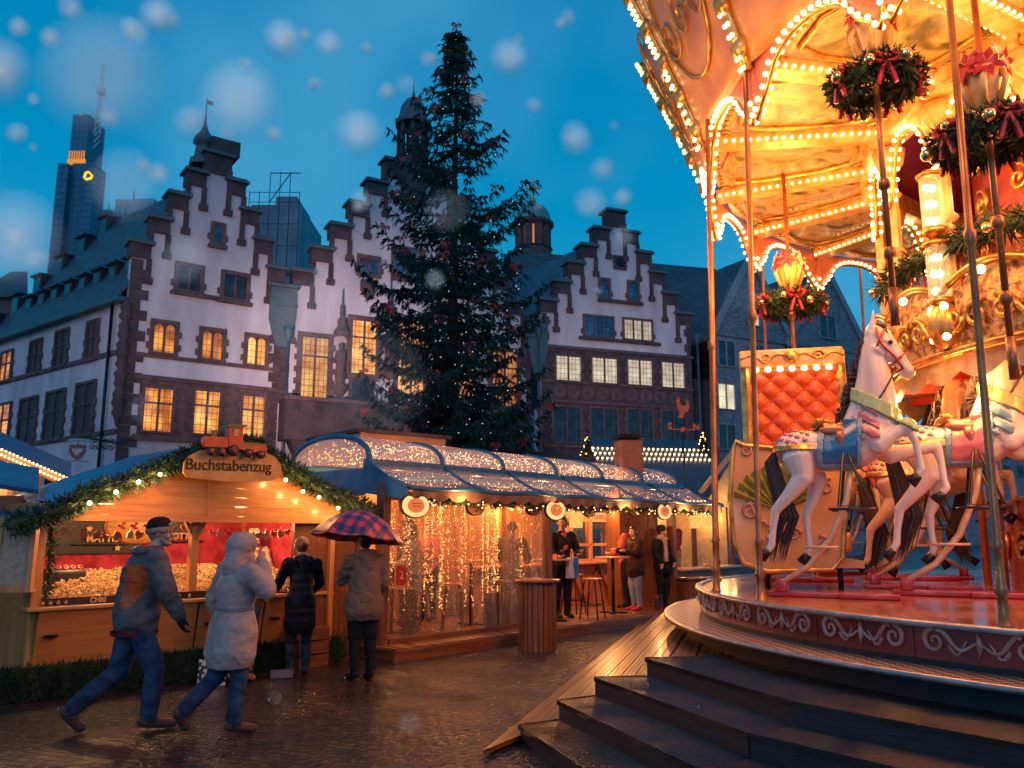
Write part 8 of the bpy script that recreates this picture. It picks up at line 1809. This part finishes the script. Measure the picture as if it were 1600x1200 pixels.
# garland along the balustrade
gg = [Vector((CX, CY, 0))+pol(RI+.02, a, ZU+1.08) for a in range(166, 236, 6)]; t = thing('fir_garland', 'fir garland with gold baubles along the upper balustrade of the carousel', 'garland', gg[0]); b = MB(); fir_rope(b, wob([g-gg[0] for g in gg], 4, .0, .04), .15, 500, .12, random.Random(77)); b.build('fir_twigs', M['fir'], t)
for i, g in enumerate(gg[::2]): q = MB(); q.sph(g-gg[0]+pol(.16, 200, -.05), .055, 12, 8); q.build('bauble', M['bauble'], t)
# ---------------------------------------------------------------- chariot
def chariot():
    r0 = ray(1230, 890); k = 9.6/r0.y; pc = Vector((r0.x*k, 9.6, 0)); pl = Plane(pc[:2], radians(104)); t = thing('chariot', 'tall carousel chariot with tufted orange backrest, yellow side panel and gilded shell', 'carousel chariot', pl.world(0, 0, ZD), pl.rz)
    def A(px, py, off=0): a, z = pl.at(px, py, off); return a, z-ZD
    # tufted panel
    (x0, z1), (x1, _) = A(1166, 550, .45), A(1306, 550, .45); z0 = A(1200, 760, .45)[1]
    nx, nz_ = 4.0, 5.6
    def tuf(u, v):
        x = lerp(x0, x1, u); z = lerp(z0, z1-.22, v); p_, q_ = (u*nx+v*nz_), (u*nx-v*nz_); h = (abs(sin(p_*pi/1))*abs(sin(q_*pi/1)))**.5; return Vector((x, .45-.055*h, z))
    b = MB(); b.grid(tuf, 90, 120); b.build('tufted_panel', M['orange_leather'], t)
    b = MB()
    for i in range(-12, 14):
        for j in range(-12, 14):
            u = (i+j)/2/nx; v = (i-j)/2/nz_
            if .02 < u < .98 and .02 < v < .98 : b = MB(); b.sph((lerp(x0, x1, u), .44, lerp(z0, z1-.22, v)), .014, 8, 5); b.build('button', M['orange_leather'], t)
    b = MB(); b.bevbox(x0-.06, .46, z0, x1+.10, .62, z1-.02, .02); b.build('backrest_shell', M['cream_enamel'], t)
    b = MB(); b.bevbox(x0-.09, .36, z1-.22, x1+.07, .64, z1, .03)
    b.build('crest_rail', M['cream_gold'], t)
    q = MB(); xm = (x0+x1)/2
    for sg in (-1, 1): q.tube([(xm+sg*(.30+x), .35, z1-.10+z) for x, z in spiral((0, 0), .07, 1.4, 18, sg)], .014, 6); q.tube([(xm+sg*(.05+i*.05), .35, z1-.10+.035*sin(i*.9)) for i in range(12)], .013, 6)
    q.sph((xm, .34, z1-.10), .07, 10, 8, (1.3, .5, 1)); q.build('carved_scrolls', M['gold'], t)
    for sg, xx in ((-1, x0), (1, x1)): q = MB(); q.bar((xx+sg*.03, .42, z0), (xx+sg*.03, .42, z1-.2), .06, .10); q.build('gilded_stile', M['gold'], t)
    for i in range(7): q = MB(); q.sph((lerp(x0+.10, x1-.10, i/6), .37, z1-.25), .040, 10, 8, (1, .7, .8)); q.build('bulb', M['bulb'], t)
    # side body
    out = [A(*q) for q in [(1146, 700), (1150, 690), (1162, 697), (1200, 700), (1250, 708), (1300, 716), (1318, 735), (1320, 800), (1316, 870), (1300, 890), (1200, 893), (1162, 880), (1147, 850), (1140, 780)]]
    b = MB(); b.prism(out, -.04, .10); o = b.build('side_panel', M['chariot_yellow'], t); bv = o.modifiers.new('b', 'BEVEL'); bv.width = .025; bv.segments = 3
    b = MB(); b.tube([(x, -.05, z) for x, z in out], .028, 7, closed=True); b.build('gilded_moulding', M['gold'], t)
    b = MB(); sx_, sz_ = A(1216, 798); 
    n = 11
    for k in range(n):
        a0_, a1_ = pi*(.10+.80*k/n), pi*(.10+.80*(k+1)/n); am = (a0_+a1_)/2; R_ = .50; vs = [(sx_, -.06, sz_), (sx_+R_*cos(a0_), -.05, sz_+R_*sin(a0_)), (sx_+R_*1.05*cos(am), -.12, sz_+R_*1.05*sin(am)), (sx_+R_*cos(a1_), -.05, sz_+R_*sin(a1_))]; b.add(vs, [(0, 1, 2), (0, 2, 3)], False)
    b.build('gilded_shell', M['shell_green'], t)
    b = MB()
    for (cx_, cy_, rr_, fl_, a_) in ((1172, 800, .11, 1, 0), (1190, 848, .10, -1, 1), (1165, 705, .07, -1, 2), (1290, 760, .10, 1, 1), (1285, 850, .09, -1, 2), (1240, 835, .08, 1, 0)): c_ = A(cx_, cy_); b.tube([(x, -.055, z) for x, z in spiral(c_, rr_, 1.5, 22, fl_, a_)], [.022-.0007*i for i in range(23)], 6)
    p0 = A(1160, 770); p1 = A(1200, 830); b.tube([(lerp(p0[0], p1[0], i/12), -.055, lerp(p0[1], p1[1], i/12)+.06*sin(i*.7)) for i in range(13)], .02, 6)
    b.build('carved_scrolls', M['scroll_pink'], t)
    b = MB(); b.box(x0, .1, A(1200, 890)[1]+.02, x1+.1, 1.1, A(1200, 890)[1]+.1); b.bevbox(x0, .55, .4, x1+.05, 1.05, .62, .04); b.build('seat_box', M['chariot_yellow'], t)
    for x in (x0+.1, x1-.15): q = MB(); q.tube([(x, .2, 0), (x, .2, A(1200, 890)[1]+.05)], .03, 8); q.build('foot_pin', M['iron'], t)
M['orange_leather'] = mat('orange_leather', (.62, .10, .022), .40, col2=(.52, .075, .018), scale=4, coat=.15); M['cream_enamel'] = M['cream']; M['chariot_yellow'] = mat('chariot_yellow', (.70, .36, .10), .35, col2=(.60, .27, .07), scale=2, coat=.5); M['shell_green'] = mat('gilt_green_shell', (.46, .42, .10), .3, metal=.4, col2=(.20, .24, .06), scale=9)
chariot()
# ================================================================ FALLING SNOW (wet flakes drifting through the square, the nearest ones out of focus)
def snow():
    b = MB(); rr = random.Random(90)
    def flake(p, r):
        n = rr.randint(2, 4)
        for i in range(n): b.sph(Vector(p)+Vector((rr.uniform(-1, 1), rr.uniform(-1, 1), rr.uniform(-1, 1)))*r*.35, r*rr.uniform(.6, .85), 7, 5)
    near = [(rr.uniform(0, 1000), rr.uniform(0, 460), rr.choice((10, 14, 18, 26)), rr.uniform(.7, 1.1)) for _ in range(26)]+[(165, 120, 125, 1.5), (383, 165, 80, 1.25), (562, 205, 46, 1.1), (28, 380, 90, 1.25), (440, 60, 34, 1.1), (298, 190, 33, 1), (795, 88, 38, 1), (900, 217, 34, 1), (922, 322, 36, 1), (200, 292, 80, .7), (2, 112, 50, 1), (513, 68, 26, 1), (427, 210, 18, 1), (248, 22, 32, 1), (248, 271, 22, 1), (572, 75, 13, 1), (834, 163, 18, 1), (28, 207, 20, 1), (383, 98, 13, 1), (108, 14, 24, 1), (667, 92, 18, 1), (972, 310, 20, 1), (30, 42, 18, 1), (168, 185, 20, 1), (492, 130, 14, 1), (60, 410, 26, 1), (874, 38, 12, 1), (52, 155, 12, 1), (490, 510, 120, .5), (285, 410, 60, .55), (700, 330, 60, .4), (225, 640, 40, .3), (590, 600, 150, .25), (200, 938, 18, .3), (430, 1090, 20, .35), (640, 1130, 30, .3), (320, 640, 24, .4), (1160, 460, 50, .3)]
    f_, N_ = 29.475, 2.8; A = f_/N_
    for px, py, dpx, k in near:
        c = dpx/1600*36; d = A*f_/c/1000.0; d = 1/(1/d+1/9.5); r = .5*A/1000*.80*k; r = min(r, d*.012*1.6+.0010)
        v = ray(px, py).normalized(); flake(Vector((0, 0, CAM_H))+v*d, r)
    for i in range(2600):
        p = Vector((rr.uniform(-16, 9), rr.uniform(2.5, 34), rr.uniform(.1, 15)))
        flake(p, rr.uniform(.002, .0045))
    o = b.build('falling_snow', M['snow']); tag(o, 'wet snowflakes falling through the air over the square', 'falling snow', kind='stuff')
M['snow'] = mat('snowflake', (.95, .95, .97), .5, sub=0)
n, l, b_ = nodes_of(M['snow']); tr = n.new('ShaderNodeBsdfTranslucent'); tr.inputs['Color'].default_value = (.97, .97, 1, 1); mx = n.new('ShaderNodeMixShader'); mx.inputs[0].default_value = .5; ou = [x for x in n if x.type == 'OUTPUT_MATERIAL'][0]; l(b_.outputs[0], mx.inputs[1]); l(tr.outputs[0], mx.inputs[2]); l(mx.outputs[0], ou.inputs['Surface'])
snow()
# unseen flash lamp added behind the camera to brighten the flakes near the lens
lamp('added_flash', (-.05, -.45, 2.05), 30, .03, (.80, .93, 1.0))
_ts = bpy.data.scenes.get('workshop')
if _ts: bpy.data.scenes.remove(_ts)
